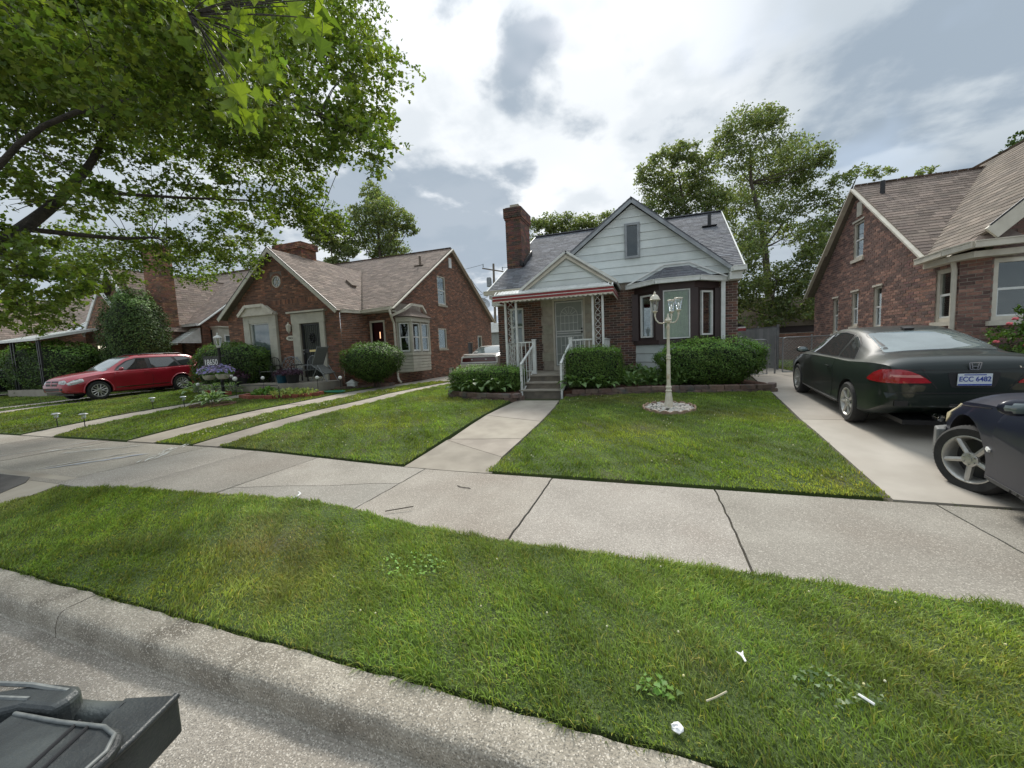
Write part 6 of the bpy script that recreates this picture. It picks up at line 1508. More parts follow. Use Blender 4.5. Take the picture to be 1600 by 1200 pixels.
def hosta(label, x, y, r, n, var, s0=1.0, z=None, group='hostas in the flower beds', lo=.3, hi=1.25):
    z = gz(x, y) if z is None else z; root = thing('hosta', label, 'plant', (x, y, z), group=group)
    for k in range(n):
        a = 2 * math.pi * (k * .381966) ; t = (k + .5) / n; o = bpy.data.objects.new('leaf', var[k % len(var)]); COL.objects.link(o); o.parent = root
        rr_ = r * (.25 + .55 * t); s_ = s0 * random.uniform(.75, 1.15)
        o.location = (rr_ * math.cos(a), rr_ * math.sin(a), .10 + .16 * (1 - t) * s0 + random.uniform(-.02, .05)); o.scale = (s_, s_, s_)
        o.rotation_euler = (lo * random.uniform(.6, 1.3) * (1 - t) * 2.2 - .25 * t, random.uniform(-.25, .25), a - math.pi / 2 + random.uniform(-.3, .3))
    return root
hosta('big leaved hosta spilling over the block edging left of the steps, leftmost of that bed', -5.0, 9.72, .30, 16, HV, .8, .50)
hosta('big leaved hosta hanging over the middle of the bed left of the steps', -4.35, 9.55, .36, 22, HV, 1.0, .58)
hosta('big leaved hosta under the yew close to the left stair rail', -3.75, 9.52, .32, 20, HV, .95, .58)
hosta('broad leaved hosta at the foot of the boxwood, nearest the right stair rail', -1.75, 9.78, .36, 22, HV, 1.0, .60)
hosta('broad leaved hosta under the right corner of the boxwood', -1.1, 9.85, .34, 20, HV, .95, .58)
hosta('leafy green hosta between the boxwood and the lamp post, left one', -.45, 10.25, .34, 24, HS, 1.15, .60)
hosta('leafy green hosta between the boxwood and the lamp post, right one', .05, 10.7, .34, 24, HS, 1.25, .62)
hosta('spiky leaved hosta in front of the yew just right of the lamp post', .72, 10.42, .32, 26, HS, 1.1, .60, lo=.6)
hosta('white edged hosta ringed by bare soil beside the thin path', -12.55, 8.15, .42, 34, HE, 1.35, None)
hosta('white edged hostas in the lawn corner under the dark hedge, right clump', -14.9, 10.4, .40, 24, HE, 1.3, None)
hosta('white edged hostas in the lawn corner behind the rear wheel of the red car', -17.2, 10.6, .45, 24, HE, 1.4, None)
hosta('white edged hosta between the two clumps beside the dark hedge', -16.0, 10.5, .40, 24, HE, 1.3, None)
# loose perennials behind the hostas
def frond_mass(name, label, c, r, hgt, n, size, material, tint=(.6, 1.4), shape=LEAF6, cat='plant', up=.4, group=None):
    root = thing(name, label, cat, c, group=group)
    a = rng.uniform(0, 2 * np.pi, n); rr_ = np.sqrt(rng.random(n)) * r; z = rng.random(n) ** .7 * hgt * (1 - .5 * (rr_ / r) ** 2)
    P = np.stack([rr_ * np.cos(a), rr_ * np.sin(a), z], 1)
    leaves('foliage', P, size, shape, material, root, up=up, tint=tint)
    b = MB()
    for k in range(8): t = random.uniform(0, 6.28); b.tube([(0, 0, -.02), (r * .6 * math.cos(t), r * .6 * math.sin(t), hgt * .8)], [.008, .004], 4)
    b.build('stem', m_bark, root)
    return root
frond_mass('perennial', 'tall green daylily clump under the brick wall left of the bay window', (-.35, 11.1, .5), .55, .65, 420, .16, m_hosta, (.7, 1.3), LEAF6)
frond_mass('perennial', 'leafy clump in front of the white boards of the bay window', (.35, 11.0, .5), .45, .50, 380, .13, m_hosta, (.7, 1.5), LEAF6)
# beds
def beds():
    struct(sheet('flower_bed', [(-2.05, 9.72), (-.9, 9.98), (.4, 10.24), (1.6, 10.28), (2.62, 10.34), (2.66, 11.0), (2.3, 11.98), (-.85, 11.98), (-.85, 10.5), (-2.05, 10.5)], .14, m_mulch, .5, .2), 'raised bed right of the steps')
    struct(sheet('flower_bed', [(-5.32, 9.95), (-4.6, 9.42), (-3.5, 9.22), (-3.25, 9.3), (-3.25, 10.5), (-4.1, 10.5), (-4.1, 11.8), (-5.2, 11.8)], .14, m_mulch, .5, .2), 'raised bed left of the steps')
    struct(sheet('flower_bed', [(-10.95, 11.2), (-9.6, 12.6), (-9.6, 13.5), (-10.95, 13.5)], .05, m_mulch, .5, .1), 'mulched bed by the downspout of the left house')
    struct(sheet('soil_ring', [(-12.55 + .75 * math.cos(a * .5236), 8.15 + .55 * math.sin(a * .5236)) for a in range(12)], .045, m_mulch, .3, .03), 'bare soil round the white edged hosta')
beds()
def edging(label, pts, bl, hh, rows, material, name='bed_edging', dz=0.0, dep=.16, cat='edging', maxn=300):
    x0, y0 = pts[0]; root = thing(name, label, cat, (x0, y0, gz(x0, y0)), world=True)
    seg = []
    for i in range(len(pts) - 1):
        a, c = Vector(pts[i]), Vector(pts[i + 1]); seg.append((a, c, (c - a).length))
    tot = sum(s[2] for s in seg)
    for r_ in range(rows):
        t = (bl / 2 if r_ % 2 else 0)
        while t + bl * .7 < tot:
            u = t + bl / 2; acc = 0
            for a, c, l_ in seg:
                if acc + l_ >= u: break
                acc += l_
            p = a.lerp(c, min(1, (u - acc) / l_)); d = (c - a).normalized(); nn = Vector((d.y, -d.x)); z = gz(p.x, p.y) + dz + r_ * (hh + .004)
            L2 = (min(bl, tot - t) - .010) / 2; jj = random.uniform(-.012, .012); tt = rt_(.75, 1.3, .06)
            q = []
            e_ = .012
            for (sx, sy) in ((-1, -1), (1, -1), (1, 1), (-1, 1)):
                q.append(p + d * (L2 * sx) + nn * (dep / 2 * -sy + jj))
            b = MB(); lo = [(v.x, v.y, z) for v in q]; c2 = Vector((p.x, p.y))
            mi = [(v.x, v.y, z + hh - e_) for v in q]; hi_ = [tuple(Vector((v.x, v.y)).lerp(c2, .10)) + (z + hh + random.uniform(-.004, .004),) for v in q]
            b.add(lo + mi + hi_, [(0, 3, 2, 1), (8, 9, 10, 11)] + [(i, (i + 1) % 4, 4 + (i + 1) % 4, 4 + i) for i in range(4)] + [(4 + i, 4 + (i + 1) % 4, 8 + (i + 1) % 4, 8 + i) for i in range(4)], tt)
            b.build('block', material, root); t += bl
    return root
edging('low wall of brownish blocks round the bed right of the steps', [(-1.98, 9.62), (-1.4, 9.74), (-.8, 9.90), (-.2, 10.06), (.4, 10.16), (1.0, 10.18), (1.7, 10.2), (2.35, 10.24), (2.62, 10.34), (2.72, 10.6)], .32, .10, 2, m_block, dz=-.02)
edging('low wall of brown blocks round the bed left of the steps', [(-5.42, 10.0), (-5.15, 9.68), (-4.6, 9.38), (-4.0, 9.22), (-3.4, 9.13), (-3.12, 9.18), (-3.1, 9.5)], .32, .10, 2, m_block, dz=-.02)
edging('curved edging of red bricks round the lime green plants', [(-11.35, 10.25), (-12.3, 10.1), (-13.0, 9.75), (-12.95, 9.35), (-12.3, 9.18), (-11.4, 9.2), (-10.6, 9.45), (-10.15, 9.8), (-10.2, 10.2)], .20, .14, 1, m_redbrick, dep=.12)
edging('row of dark red bricks by the potted purple plants', [(-16.2, 10.3), (-15.3, 10.15), (-14.5, 10.05)], .25, .16, 1, m_redbrick, dep=.12)
edging('rough stones along the bed under the round bush', [(-10.9, 11.35), (-10.2, 11.7), (-9.6, 12.3), (-9.35, 12.9)], .22, .12, 1, m_block, dep=.14)
struct(sheet('flower_bed', [(-12.9, 9.55), (-12.2, 9.28), (-11.4, 9.3), (-10.7, 9.55), (-10.3, 9.9), (-11.3, 10.1), (-12.3, 10.0)], .10, m_mulch, .4, .1), 'small mulched bed with lime green plants')
frond_mass('coleus_plant', 'row of lime green leaves in the red brick bed', (-11.2, 9.75, .5), .62, .22, 420, .085, m_lime)
frond_mass('coleus_plant', 'lime green leaves at the right end of the red brick bed', (-10.6, 9.75, .5), .36, .20, 220, .08, m_lime)
frond_mass('fern', 'low dark green fern left of the lime green leaves', (-12.3, 9.75, .5), .42, .26, 320, .10, m_yew, (1, 2.2))
# rose bush at the right edge
rb_ = [(6.05, 9.3, 1.15, .42), (6.35, 9.2, .9, .45), (5.9, 9.35, 1.55, .28), (6.3, 9.3, 1.6, .35), (6.1, 9.35, 1.9, .18), (6.6, 9.2, 1.3, .4), (6.2, 9.2, .6, .4), (5.85, 9.2, .95, .3)]
rs = tree('rose_bush', 'rose bush with a few pink blooms under the front window of the right house', (6.2, 9.3, .42), [(6.2, 9.3, .40), (6.2, 9.3, .9), (6.2, 9.3, 1.4)], .03, rb_, 3600, .06, LEAF6, m_yew, cat='shrub', sub=6, tint=(.6, 1.3))
for (x, y, z) in ((5.80, 9.15, 1.72), (6.25, 9.05, 1.62), (5.68, 9.2, 1.42), (6.0, 9.1, 1.35), (5.9, 9.2, 1.8), (6.3, 9.1, 1.2)):
    b = MB(); q = Vector((x, y, z)) - Vector((6.2, 9.3, .42))
    for k in range(8): a = k * .785; b.sphere(q + Vector((.022 * math.cos(a), .022 * math.sin(a), .006 * (k % 3))), .020, 4, t=(1, 1 - .1 * (k % 2), 1))
    b.build('bloom', m_pinkf, rs)
shrub('shrub', 'dark foundation shrub under the front window of the right house', (6.6, 9.6, .85), (.7, .35, .55), 3500, .05, m_ever, tint=(.4, .9), group='clipped shrubs')
# ------------------------------------------------------------------ cars
def interp_st(ST, n=64):
    xs = np.array([s[0] for s in ST]); V = np.array([s[1:] for s in ST])
    # pchip-like monotone cubic
    h = np.diff(xs); d = np.diff(V, axis=0) / h[:, None]; m = np.zeros_like(V)
    for i in range(1, len(xs) - 1):
        for j in range(V.shape[1]):
            if d[i - 1, j] * d[i, j] > 0:
                w1, w2 = 2 * h[i] + h[i - 1], h[i] + 2 * h[i - 1]; m[i, j] = (w1 + w2) / (w1 / d[i - 1, j] + w2 / d[i, j])
    m[0] = d[0]; m[-1] = d[-1]
    X = []
    for i in range(len(xs) - 1):
        k = max(2, int(n * h[i] / (xs[-1] - xs[0]))); X += [xs[i] + h[i] * t / k for t in range(k)]
    X.append(xs[-1]); o = []
    for x in X:
        i = min(len(xs) - 2, max(0, np.searchsorted(xs, x, 'right') - 1)); t = (x - xs[i]) / h[i]
        o.append((x, (2 * t ** 3 - 3 * t ** 2 + 1) * V[i] + (t ** 3 - 2 * t ** 2 + t) * h[i] * m[i] + (-2 * t ** 3 + 3 * t ** 2) * V[i + 1] + (t ** 3 - t ** 2) * h[i] * m[i + 1]))
    return o
def car_body(ST, wheels, rw, crease=.012):
    """closed body shell in local coords (x forward, y left); wheels = axle xs"""
    sec = []
    for x, (zl, zbt, zt, wl, wb, wt) in interp_st(ST):
        wm = max(wl, wb) * 1.0; zm = zl + (zbt - zl) * .55
        H_ = zt - zbt
        pts = [(0, zl), (wl * .6, zl), (wl * .93, zl + .005), (wl, zl + .05), (wm * .995 + .004, zl + (zbt - zl) * .3), (wm * 1.004 + .004, zm), (wm * 1.0, zbt - (zbt - zl) * .20), (wb + .004, zbt - .045), (wb - .004, zbt - .012), (wb - .03, zbt)]
        if H_ > .16:
            for t in (.12, .3, .5, .7, .86): pts.append((wb - .035 + (wt - wb + .035) * (t ** 1.15), zbt + (H_ - .04) * t))
            pts += [(wt - .015, zt - .045), (wt - .06, zt - .018), (wt * .6, zt - .004), (0, zt)]
        else:
            for t in (.12, .3, .5, .7, .86): q = (1 - t); pts.append(((wb - .03) * (1 - .45 * t), zbt + H_ * (1 - q ** 2) * .9))
            pts += [((wb - .03) * .5, zbt + H_ * .93), ((wb - .03) * .4, zbt + H_ * .96), ((wb - .03) * .2, zt - .002), (0, zt)]
        sec.append((x, pts))
    b = MB(); n = len(sec[0][1]); full = 2 * n - 2
    for x, p in sec:
        for (y, z) in p: b.v.append((x, y, z))
        for (y, z) in p[-2:0:-1]: b.v.append((x, -y, z))
    for i in range(len(sec) - 1):
        for k in range(full):
            k2 = (k + 1) % full; b.f.append((i * full + k, (i + 1) * full + k, (i + 1) * full + k2, i * full + k2)); b.t.append((1, 1, 1)); b.m.append(0)
    for e, rv in ((0, False), (len(sec) - 1, True)):
        f = tuple(e * full + k for k in range(full)); b.f.append(f if not rv else f[::-1]); b.t.append((1, 1, 1)); b.m.append(0)
    me = b.mesh('body', MATS['black_metal'])
    bm = bmesh.new(); bm.from_mesh(me); bmesh.ops.recalc_face_normals(bm, faces=bm.faces); bm.to_mesh(me); bm.free()
    bvh = BVHTree.FromPolygons([v.co.copy() for v in me.vertices], [tuple(p.vertices) for p in me.polygons])
    return me, bvh
def cut_arches(me, wheels, r, material, parent, zc, name='body', dep=.30, wid=1.0):
    o = bpy.data.objects.new('tmpb', me); COL.objects.link(o); tmp = []
    for x in wheels:
        for s in (-1, 1):
            q = MB(); q.lathe([(.001, s * .55), (r, s * .55), (r, s * 1.4), (.001, s * 1.4)], (x, 0, zc), 32, axis='y'); c = q.build('cut', MATS['black_metal'])
            bm = bmesh.new(); bm.from_mesh(c.data); bmesh.ops.remove_doubles(bm, verts=bm.verts, dist=.002); bmesh.ops.recalc_face_normals(bm, faces=bm.faces); bm.to_mesh(c.data); bm.free()
            md = o.modifiers.new('b', 'BOOLEAN'); md.object = c; md.operation = 'DIFFERENCE'; md.solver = 'EXACT'; tmp.append(c)
    dg = bpy.context.evaluated_depsgraph_get(); dg.update(); m2 = bpy.data.meshes.new_from_object(o.evaluated_get(dg)); m2.name = name
    m2.materials.clear(); m2.materials.append(material); m2.materials.append(m_black)
    for p in m2.polygons:                 # inside of the wheel wells is black
        c = p.center; p.use_smooth = True; p.material_index = 0
        for x in wheels:
            rr_ = math.hypot(c.x - x, c.z - zc)
            if (abs(rr_ - r) < .012 and abs(p.normal.y) < .35) or (rr_ < r and abs(abs(c.y) - .55) < .01): p.material_index = 1
    for t in tmp + [o]: bpy.data.objects.remove(t)
    m2.set_sharp_from_angle(angle=R(42))
    return link(name, m2, parent)
def patch(bvh, name, poly, axis, sgn, off, material, parent, step=.06, th=.012, round_=0.0, smooth=True, keepdata=False):
    """panel that hugs the body: poly in (x,z) for axis 'y', (y,z) for axis 'x', (x,y) for axis 'z'"""
    if round_:
        P = []
        n = len(poly)
        for i in range(n):
            a, b_, c = Vector(poly[i - 1]), Vector(poly[i]), Vector(poly[(i + 1) % n]); r1 = min(round_, (a - b_).length * .45); r2 = min(round_, (c - b_).length * .45)
            p, q = b_ + (a - b_).normalized() * r1, b_ + (c - b_).normalized() * r2
            for t in (0, .33, .66, 1): P.append(tuple(p * (1 - t) ** 2 + b_ * 2 * t * (1 - t) + q * t * t))
        poly = P
    v, f, bnd = cdt(poly, step)
    V = []; ok = []
    for (a, c) in v:
        if axis == 'y': o_, d = Vector((a, sgn * 3, c)), Vector((0, -sgn, 0))
        elif axis == 'x': o_, d = Vector((sgn * 9, a, c)), Vector((-sgn, 0, 0))
        else: o_, d = Vector((a, c, 4)), Vector((0, 0, -1))
        h, nn, _, _ = bvh.ray_cast(o_, d)
        if h is None: V.append(None); continue
        if nn.dot(d) > 0: nn = -nn
        V.append((h, nn))
    f = [q for q in f if all(V[i] is not None for i in q)]
    if not f: return None
    used = sorted(set(i for q in f for i in q)); mp_ = {u: i for i, u in enumerate(used)}
    top = [tuple(V[u][0] + V[u][1] * off) for u in used]; bot = [tuple(V[u][0] + V[u][1] * (off - th)) for u in used]; n = len(used)
    F_ = [tuple(mp_[i] for i in q) for q in f]; cn = {}
    for q in F_:
        for i in range(len(q)): cn[(q[i], q[(i + 1) % len(q)])] = 1
    sk = [(c, a, a + n, c + n) for (a, c) in cn if (c, a) not in cn]
    b = MB(); b.add(top + bot, F_ + sk)
    me = b.mesh(name, material); bm = bmesh.new(); bm.from_mesh(me); bmesh.ops.recalc_face_normals(bm, faces=bm.faces)
    # make sure it faces outwards
    av = Vector((0, 0, 0))
    for q in bm.faces:
        if q.index < len(F_): av += q.normal * q.calc_area()
    dirv = {'y': Vector((0, sgn, 0)), 'x': Vector((sgn, 0, 0)), 'z': Vector((0, 0, 1))}[axis]
    if av.dot(dirv) < 0: bmesh.ops.reverse_faces(bm, faces=bm.faces)
    bm.to_mesh(me); bm.free()
    if smooth: me.polygons.foreach_set('use_smooth', [True] * len(me.polygons)); me.set_sharp_from_angle(angle=R(40))
    return link(name, me, parent)
def wheel_mesh(Rr, w, rim_r, spokes, sw, style=0):
    """tyre and rim meshes, axle along y, outer face towards +y"""
    t = MB(); t.lathe([(rim_r, -w / 2), (rim_r + .02, -w / 2), (Rr - .035, -w / 2 - .006), (Rr - .008, -w / 2 + .02), (Rr, -w / 4), (Rr, w / 4), (Rr - .008, w / 2 - .02), (Rr - .035, w / 2 + .006), (rim_r + .02, w / 2), (rim_r, w / 2 - .005), (rim_r - .005, -w / 2)], n=40, axis='y')
    for k in range(60): a = 2 * math.pi * k / 60; t.beam((Rr * .998 * math.cos(a), -w * .40, Rr * .998 * math.sin(a)), (Rr * .998 * math.cos(a + .05), w * .40, Rr * .998 * math.sin(a + .05)), .004, .002)
    tm = t.mesh('wheel', m_tyre); tm.polygons.foreach_set('use_smooth', [True] * len(tm.polygons)); tm.set_sharp_from_angle(angle=R(50))
    r = MB(); o = w / 2 - .012
    r.lathe([(rim_r + .006, o + .012), (rim_r - .004, o + .014), (rim_r - .018, o - .002), (rim_r - .03, o - .05), (rim_r - .035, -w / 2)], n=40, axis='y')
    for k in range(spokes):
        a = 2 * math.pi * k / spokes + .3
        offs = ((-sw * .5, sw * .1), (sw * .5, sw * .1)) if style == 1 else ((0, sw),)
        for oo, wd in offs:
            a0, a1 = a, a + oo / rim_r * 1.6 if style == 1 else a
            w0 = sw * (.62 if style != 1 else .35); w1 = sw * (.9 if style == 0 else .45 if style == 1 else .62)
            p0 = Vector((.05 * math.cos(a0), 0, .05 * math.sin(a0))); p1 = Vector(((rim_r - .012) * math.cos(a1), 0, (rim_r - .012) * math.sin(a1))); d = (p1 - p0).normalized(); s_ = Vector((-d.z, 0, d.x))
            vs = [p0 - s_ * w0 / 2 + Vector((0, o - .012, 0)), p0 + s_ * w0 / 2 + Vector((0, o - .012, 0)), p1 + s_ * w1 / 2 + Vector((0, o - .002, 0)), p1 - s_ * w1 / 2 + Vector((0, o - .002, 0))]
            vi = [v + Vector((0, -.03, 0)) for v in vs]; q = [p0 + Vector((0, o + .002, 0)), p1 + Vector((0, o + .012, 0))] 
            r.add(vs + vi + q, [(0, 8, 9, 3), (8, 1, 2, 9), (0, 1, 8), (3, 9, 2), (1, 5, 6, 2), (4, 0, 3, 7), (0, 4, 5, 1)])
    r.lathe([(.075, o - .02), (.072, o), (.055, o + .006), (.03, o + .006), (.028, o + .014), (.001, o + .016)], n=20, axis='y')
    nb = 6 if spokes in (5, 7) else 5
    for k in range(nb): a = 2 * math.pi * k / nb; r.lathe([(.001, o + .018), (.009, o + .018), (.009, o + .002)], (.052 * math.cos(a), 0, .052 * math.sin(a)), 6, axis='y')
    rm = r.mesh('rim', m_alloy); rm.polygons.foreach_set('use_smooth', [True] * len(rm.polygons)); rm.set_sharp_from_angle(angle=R(28))
    d = MB(); d.lathe([(.001, -w * .1), (rim_r - .03, -w * .1), (rim_r - .03, -w * .15), (.001, -w * .15)], n=24, axis='y'); dm = d.mesh('brake_disc', m_black)
    return tm, rm, dm
def add_wheels(root, WM, axles, half, Rr, steer=0.0, spin=(0, .4, .9, 1.3)):
    i = 0
    for ai, x in enumerate(axles):
        for s in (-1, 1):
            o = bpy.data.objects.new('wheel', WM[0]); COL.objects.link(o); o.parent = root; o.location = (x, s * half, Rr)
            o.rotation_euler = (0, spin[i % 4], (0 if s > 0 else math.pi) + (steer if ai == 1 else 0)); o.rotation_mode = 'YXZ' if False else 'XYZ'; i += 1
            for m, nm in ((WM[1], 'rim'), (WM[2], 'brake_disc')): c = bpy.data.objects.new(nm, m); COL.objects.link(c); c.parent = o
def mirror_(root, x, y, z, m, sgn=1, sz=1.0):
    b = MB(); b.sphere((x, y + sgn * .12, z), .085 * sz, 8, (.55, 1.25, .72)); b.beam((x, y, z - .03), (x, y + sgn * .08, z - .02), .06, .03); o = b.build('side_mirror', m, root, smooth=50)
    b = MB(); b.sphere((x - .012, y + sgn * .12, z), .076 * sz, 8, (.50, 1.22, .66)); b.build('mirror_glass', m_cglassb, o, smooth=50)
def poly_out(P, d):
    c = Vector((sum(p[0] for p in P) / len(P), sum(p[1] for p in P) / len(P))); o = []
    n = len(P)
    for i in range(n):
        a, b_, e = Vector(P[i - 1]), Vector(P[i]), Vector(P[(i + 1) % n]); n1 = (b_ - a).normalized(); n2 = (e - b_).normalized(); nn = (Vector((n1.y, -n1.x)) + Vector((n2.y, -n2.x)))
        nn = nn.normalized() if nn.length > 1e-6 else Vector((n1.y, -n1.x))
        if nn.dot(b_ - c) < 0: nn = -nn
        o.append(tuple(b_ + nn * d))
    return o
def door(bvh, root, P, paint, sides=(1, -1), handle=None, hm=None, name='door'):
    for s in sides:
        patch(bvh, 'door_seam', poly_out(P, .008), 'y', s, .0012, m_black, root, .12, .004)
        d = patch(bvh, name, P, 'y', s, .0032, paint, root, .07, .004)
        if d and handle:
            h, nn, _, _ = bvh.ray_cast(Vector((handle[0], s * 3, handle[1])), Vector((0, -s, 0)))
            if h: b = MB(); b.beam(h + nn * .028 + Vector((-.08, 0, 0)), h + nn * .028 + Vector((.08, 0, .0)), .02, .026); b.build('door_handle', hm or paint, d)
def sidewin(bvh, root, P, sides=(1, -1), mt_=None, fr=.022, rnd=.03):
    for s in sides:
        w = patch(bvh, 'side_window', poly_out(P, fr), 'y', s, .003, m_black, root, .08, .008, rnd)
        if w: patch(bvh, 'pane', P, 'y', s, .007, mt_ or m_cglass, w, .08, .006, rnd)

def place(root, x, y, heading, z=None, pitch=0.0):
    root.location = (x, y, gz(x, y) if z is None else z); root.rotation_euler = (0, -pitch, heading)

# ---- dark green coupe, seen from behind
def green_coupe():
    root = thing('parked_car', 'dark green two door coupe with a dented rear corner on the right driveway', 'car', (0, 0, 0), group='cars parked at the houses')
    ST = [(-1.06, .50, .86, .90, .52, .56, .30), (-1.045, .46, .93, .98, .70, .68, .45), (-.99, .43, 1.0, 1.06, .80, .775, .62), (-.88, .38, 1.02, 1.10, .85, .815, .66), (-.70, .30, 1.02, 1.115, .875, .84, .66), (-.42, .24, 1.005, 1.13, .885, .855, .645),
          (-.15, .23, .985, 1.21, .89, .862, .615), (.15, .22, .965, 1.30, .895, .866, .585), (.45, .21, .96, 1.375, .90, .868, .565), (.80, .20, .955, 1.42, .90, .868, .565), (1.15, .20, .945, 1.43, .90, .868, .57), (1.50, .20, .935, 1.405, .90, .868, .58), (1.85, .20, .92, 1.30, .90, .866, .60), (2.15, .21, .905, 1.14, .90, .862, .63), (2.42, .22, .885, .995, .895, .855, .66),
          (2.75, .23, .84, .955, .89, .84, .66), (3.1, .24, .77, .89, .87, .80, .6), (3.38, .27, .68, .79, .80, .72, .5), (3.52, .32, .60, .70, .68, .60, .4), (3.57, .38, .55, .62, .5, .45, .3)]
    me, bvh = car_body(ST, (0, 2.67), .33)
    cut_arches(me, (0, 2.67), .362, m_carg, root, .325)
    WM = wheel_mesh(.322, .20, .218, 7, .062, 0)
    add_wheels(root, WM, (0, 2.67), .80, .322)
    # glass
    patch(bvh, 'rear_window_seal', [(-.40, -.62), (-.40, .62), (.46, .545), (.46, -.545)], 'z', 1, .002, m_black, root, .08, .008, .06)
    rwn = patch(bvh, 'rear_window', [(-.37, -.60), (-.37, .60), (.43, .525), (.43, -.525)], 'z', 1, .006, m_cglassb, root, .08, .008, .06)
    patch(bvh, 'windscreen', [(1.62, -.55), (1.62, .55), (2.42, .63), (2.42, -.63)], 'z', 1, .004, m_cglass, root, .08, .008, .05)
    sidewin(bvh, root, [(.02, .995), (.28, 1.20), (.50, 1.29), (.60, 1.31), (.60, .985)])
    sidewin(bvh, root, [(.68, .985), (.68, 1.325), (1.05, 1.35), (1.40, 1.325), (1.78, 1.18), (2.12, .98), (2.15, .945)])
    door(bvh, root, [(.66, .30), (.60, .60), (.645, .93), (2.20, .90), (2.24, .62), (2.16, .30)], m_carg, handle=(.82, .80))
    # lamps on the corners
    for s in (1, -1):
        lp_ = patch(bvh, 'tail_light', [(s * .38, .775), (s * .48, .865), (s * .60, .93), (s * .72, .955), (s * .82, .95), (s * .83, .775)], 'x', -1, .011, m_taill, root, .05, .02, .03)
        patch(bvh, 'tail_light_side', [(-1.06, .772), (-1.055, .95), (-.90, .945), (-.76, .88), (-.62, .79), (-.72, .772)], 'y', s, .011, m_taill, root, .05, .02, .02)
        if lp_: patch(bvh, 'light_band', [(s * .47, .845), (s * .51, .88), (s * .78, .885), (s * .785, .855)], 'x', -1, .013, mat('light_band%d' % s, (.55, .22, .2), rough=.15, coat=1.) , lp_, .05, .01)
        patch(bvh, 'head_light', [(3.05, .72), (3.1, .80), (3.4, .72), (3.46, .62)], 'y', s, .004, m_headl, root, .05, .01, .02)
    # boot lid seam, plate recess, plate and badge
    patch(bvh, 'boot_seam', [(-.70, .96), (.70, .96), (.70, .95), (-.70, .95)], 'x', -1, .004, m_black, root, .1, .006) if False else None
    patch(bvh, 'plate_recess', [(-.20, .715), (-.245, .91), (.245, .91), (.20, .715)], 'x', -1, .003, m_black, root, .08, .008, .04)
    patch(bvh, 'bumper_seam', [(-.80, .652), (.80, .652), (.80, .640), (-.80, .640)], 'x', -1, .003, m_black, root, .08, .006)
    patch(bvh, 'boot_seam', [(-.34, .70), (-.50, .97), (-.485, .97), (-.325, .70)], 'x', -1, .003, m_black, root, .06, .006)
    patch(bvh, 'boot_seam', [(.34, .70), (.50, .97), (.485, .97), (.325, .70)], 'x', -1, .003, m_black, root, .06, .006)
    b = MB(); b.box(-1.085, -1.075, -.155, .155, .745, .895); pl_ = b.build('number_plate', m_plate, root)
    RB = Matrix.Rotation(R(-90), 4, 'Z') @ Matrix.Rotation(R(90), 4, 'X')
    text('ECC 6482', .085, Vector((-1.087, 0, .825)), RB, m_blue, pl_, .0015, 'plate_number', .001, .82)
    b = MB(); b.box(-1.087, -1.0855, -.153, .153, .748, .766); b.box(-1.087, -1.0855, -.10, .10, .875, .886); b.build('plate_band', m_blue, pl_)
    # chrome maker's emblem, a rounded frame with an H
    b = MB(); z0 = .985; x_ = -1.052
    def e(y0, z0_, y1, z1_): b.beam((x_, y0, z0_), (x_ + .004 * 0, y1, z1_), .011, .011, (1, 0, 0))
    for (y0, a0, y1, a1) in ((-.055, .045, -.042, -.04), (-.042, -.04, .042, -.04), (.042, -.04, .055, .045), (.055, .045, -.055, .045), (-.032, .035, -.022, -.03), (.032, .035, .022, -.03), (-.024, .0, .024, .0)): e(y0, z0 + a0, y1, z0 + a1)
    b.v = [(x - .012, y, z) for x, y, z in b.v]; b.build('emblem', m_chrome, root)
    text('V6', .07, Vector((-1.046, -.45, .95)), RB, m_chrome, root, .002, 'badge', .002, 1.3)
    # lower bumper damage, exhaust
    patch(bvh, 'bumper_strip', [(-.75, .48), (.20, .48), (.20, .505), (-.75, .505)], 'x', -1, .012, m_blackpl, root, .08, .02)
    b = MB(); b.beam((-1.05, .20, .475), (-1.05, -.75, .475), .02, .02); b.build('loose_trim', m_chrome, root)
    b = MB(); b.tube([(-.7, .30, .34), (-.95, .30, .33), (-1.04, .30, .335)], .042, 14); b.lathe([(.042, -1.13), (.045, -1.06), (.034, -1.06), (.034, -1.13)], (0, .30, .335), 14, axis='x'); b.v = b.v; b.build('exhaust', m_chrome, root, smooth=50)
    b = MB(); b.box(-.95, -.35, -.6, .6, .20, .26); b.build('underbody', m_black, root)
    # crumpled left rear corner
    for (y, z, a, w, h_) in ((.66, .55, .3, .16, .09), (.62, .50, -.2, .12, .07), (.76, .60, .5, .10, .08)):
        b = MB(); b.add([(-1.06, y - w / 2, z - h_ / 2), (-1.02, y + w / 2, z - h_ / 3), (-.98, y + w / 2 + .02, z + h_ / 2), (-1.05, y - w / 3, z + h_ / 2), (-.97, y, z)], [(0, 1, 4), (1, 2, 4), (2, 3, 4), (3, 0, 4), (3, 2, 1, 0)]); b.build('dented_panel', m_carg, root)
    b = MB(); b.box(-1.055, -.98, .60, .74, .47, .54); b.build('bumper_hole', m_black, root)
    patch(bvh, 'side_skirt', [(.40, .21), (.40, .27), (2.26, .27), (2.26, .21)], 'y', 1, .012, m_blackpl, root, .1, .02)
    patch(bvh, 'side_skirt', [(.40, .21), (.40, .27), (2.26, .27), (2.26, .21)], 'y', -1, .012, m_blackpl, root, .1, .02)
    b = MB(); b.beam((.58, 0, 1.42), (.46, 0, 1.40), .12, .03); b.build('roof_antenna', m_black, root)
    mirror_(root, 2.06, .86, 1.0, m_carg, 1); mirror_(root, 2.06, -.86, 1.0, m_carg, -1)
    return root
gc = green_coupe()
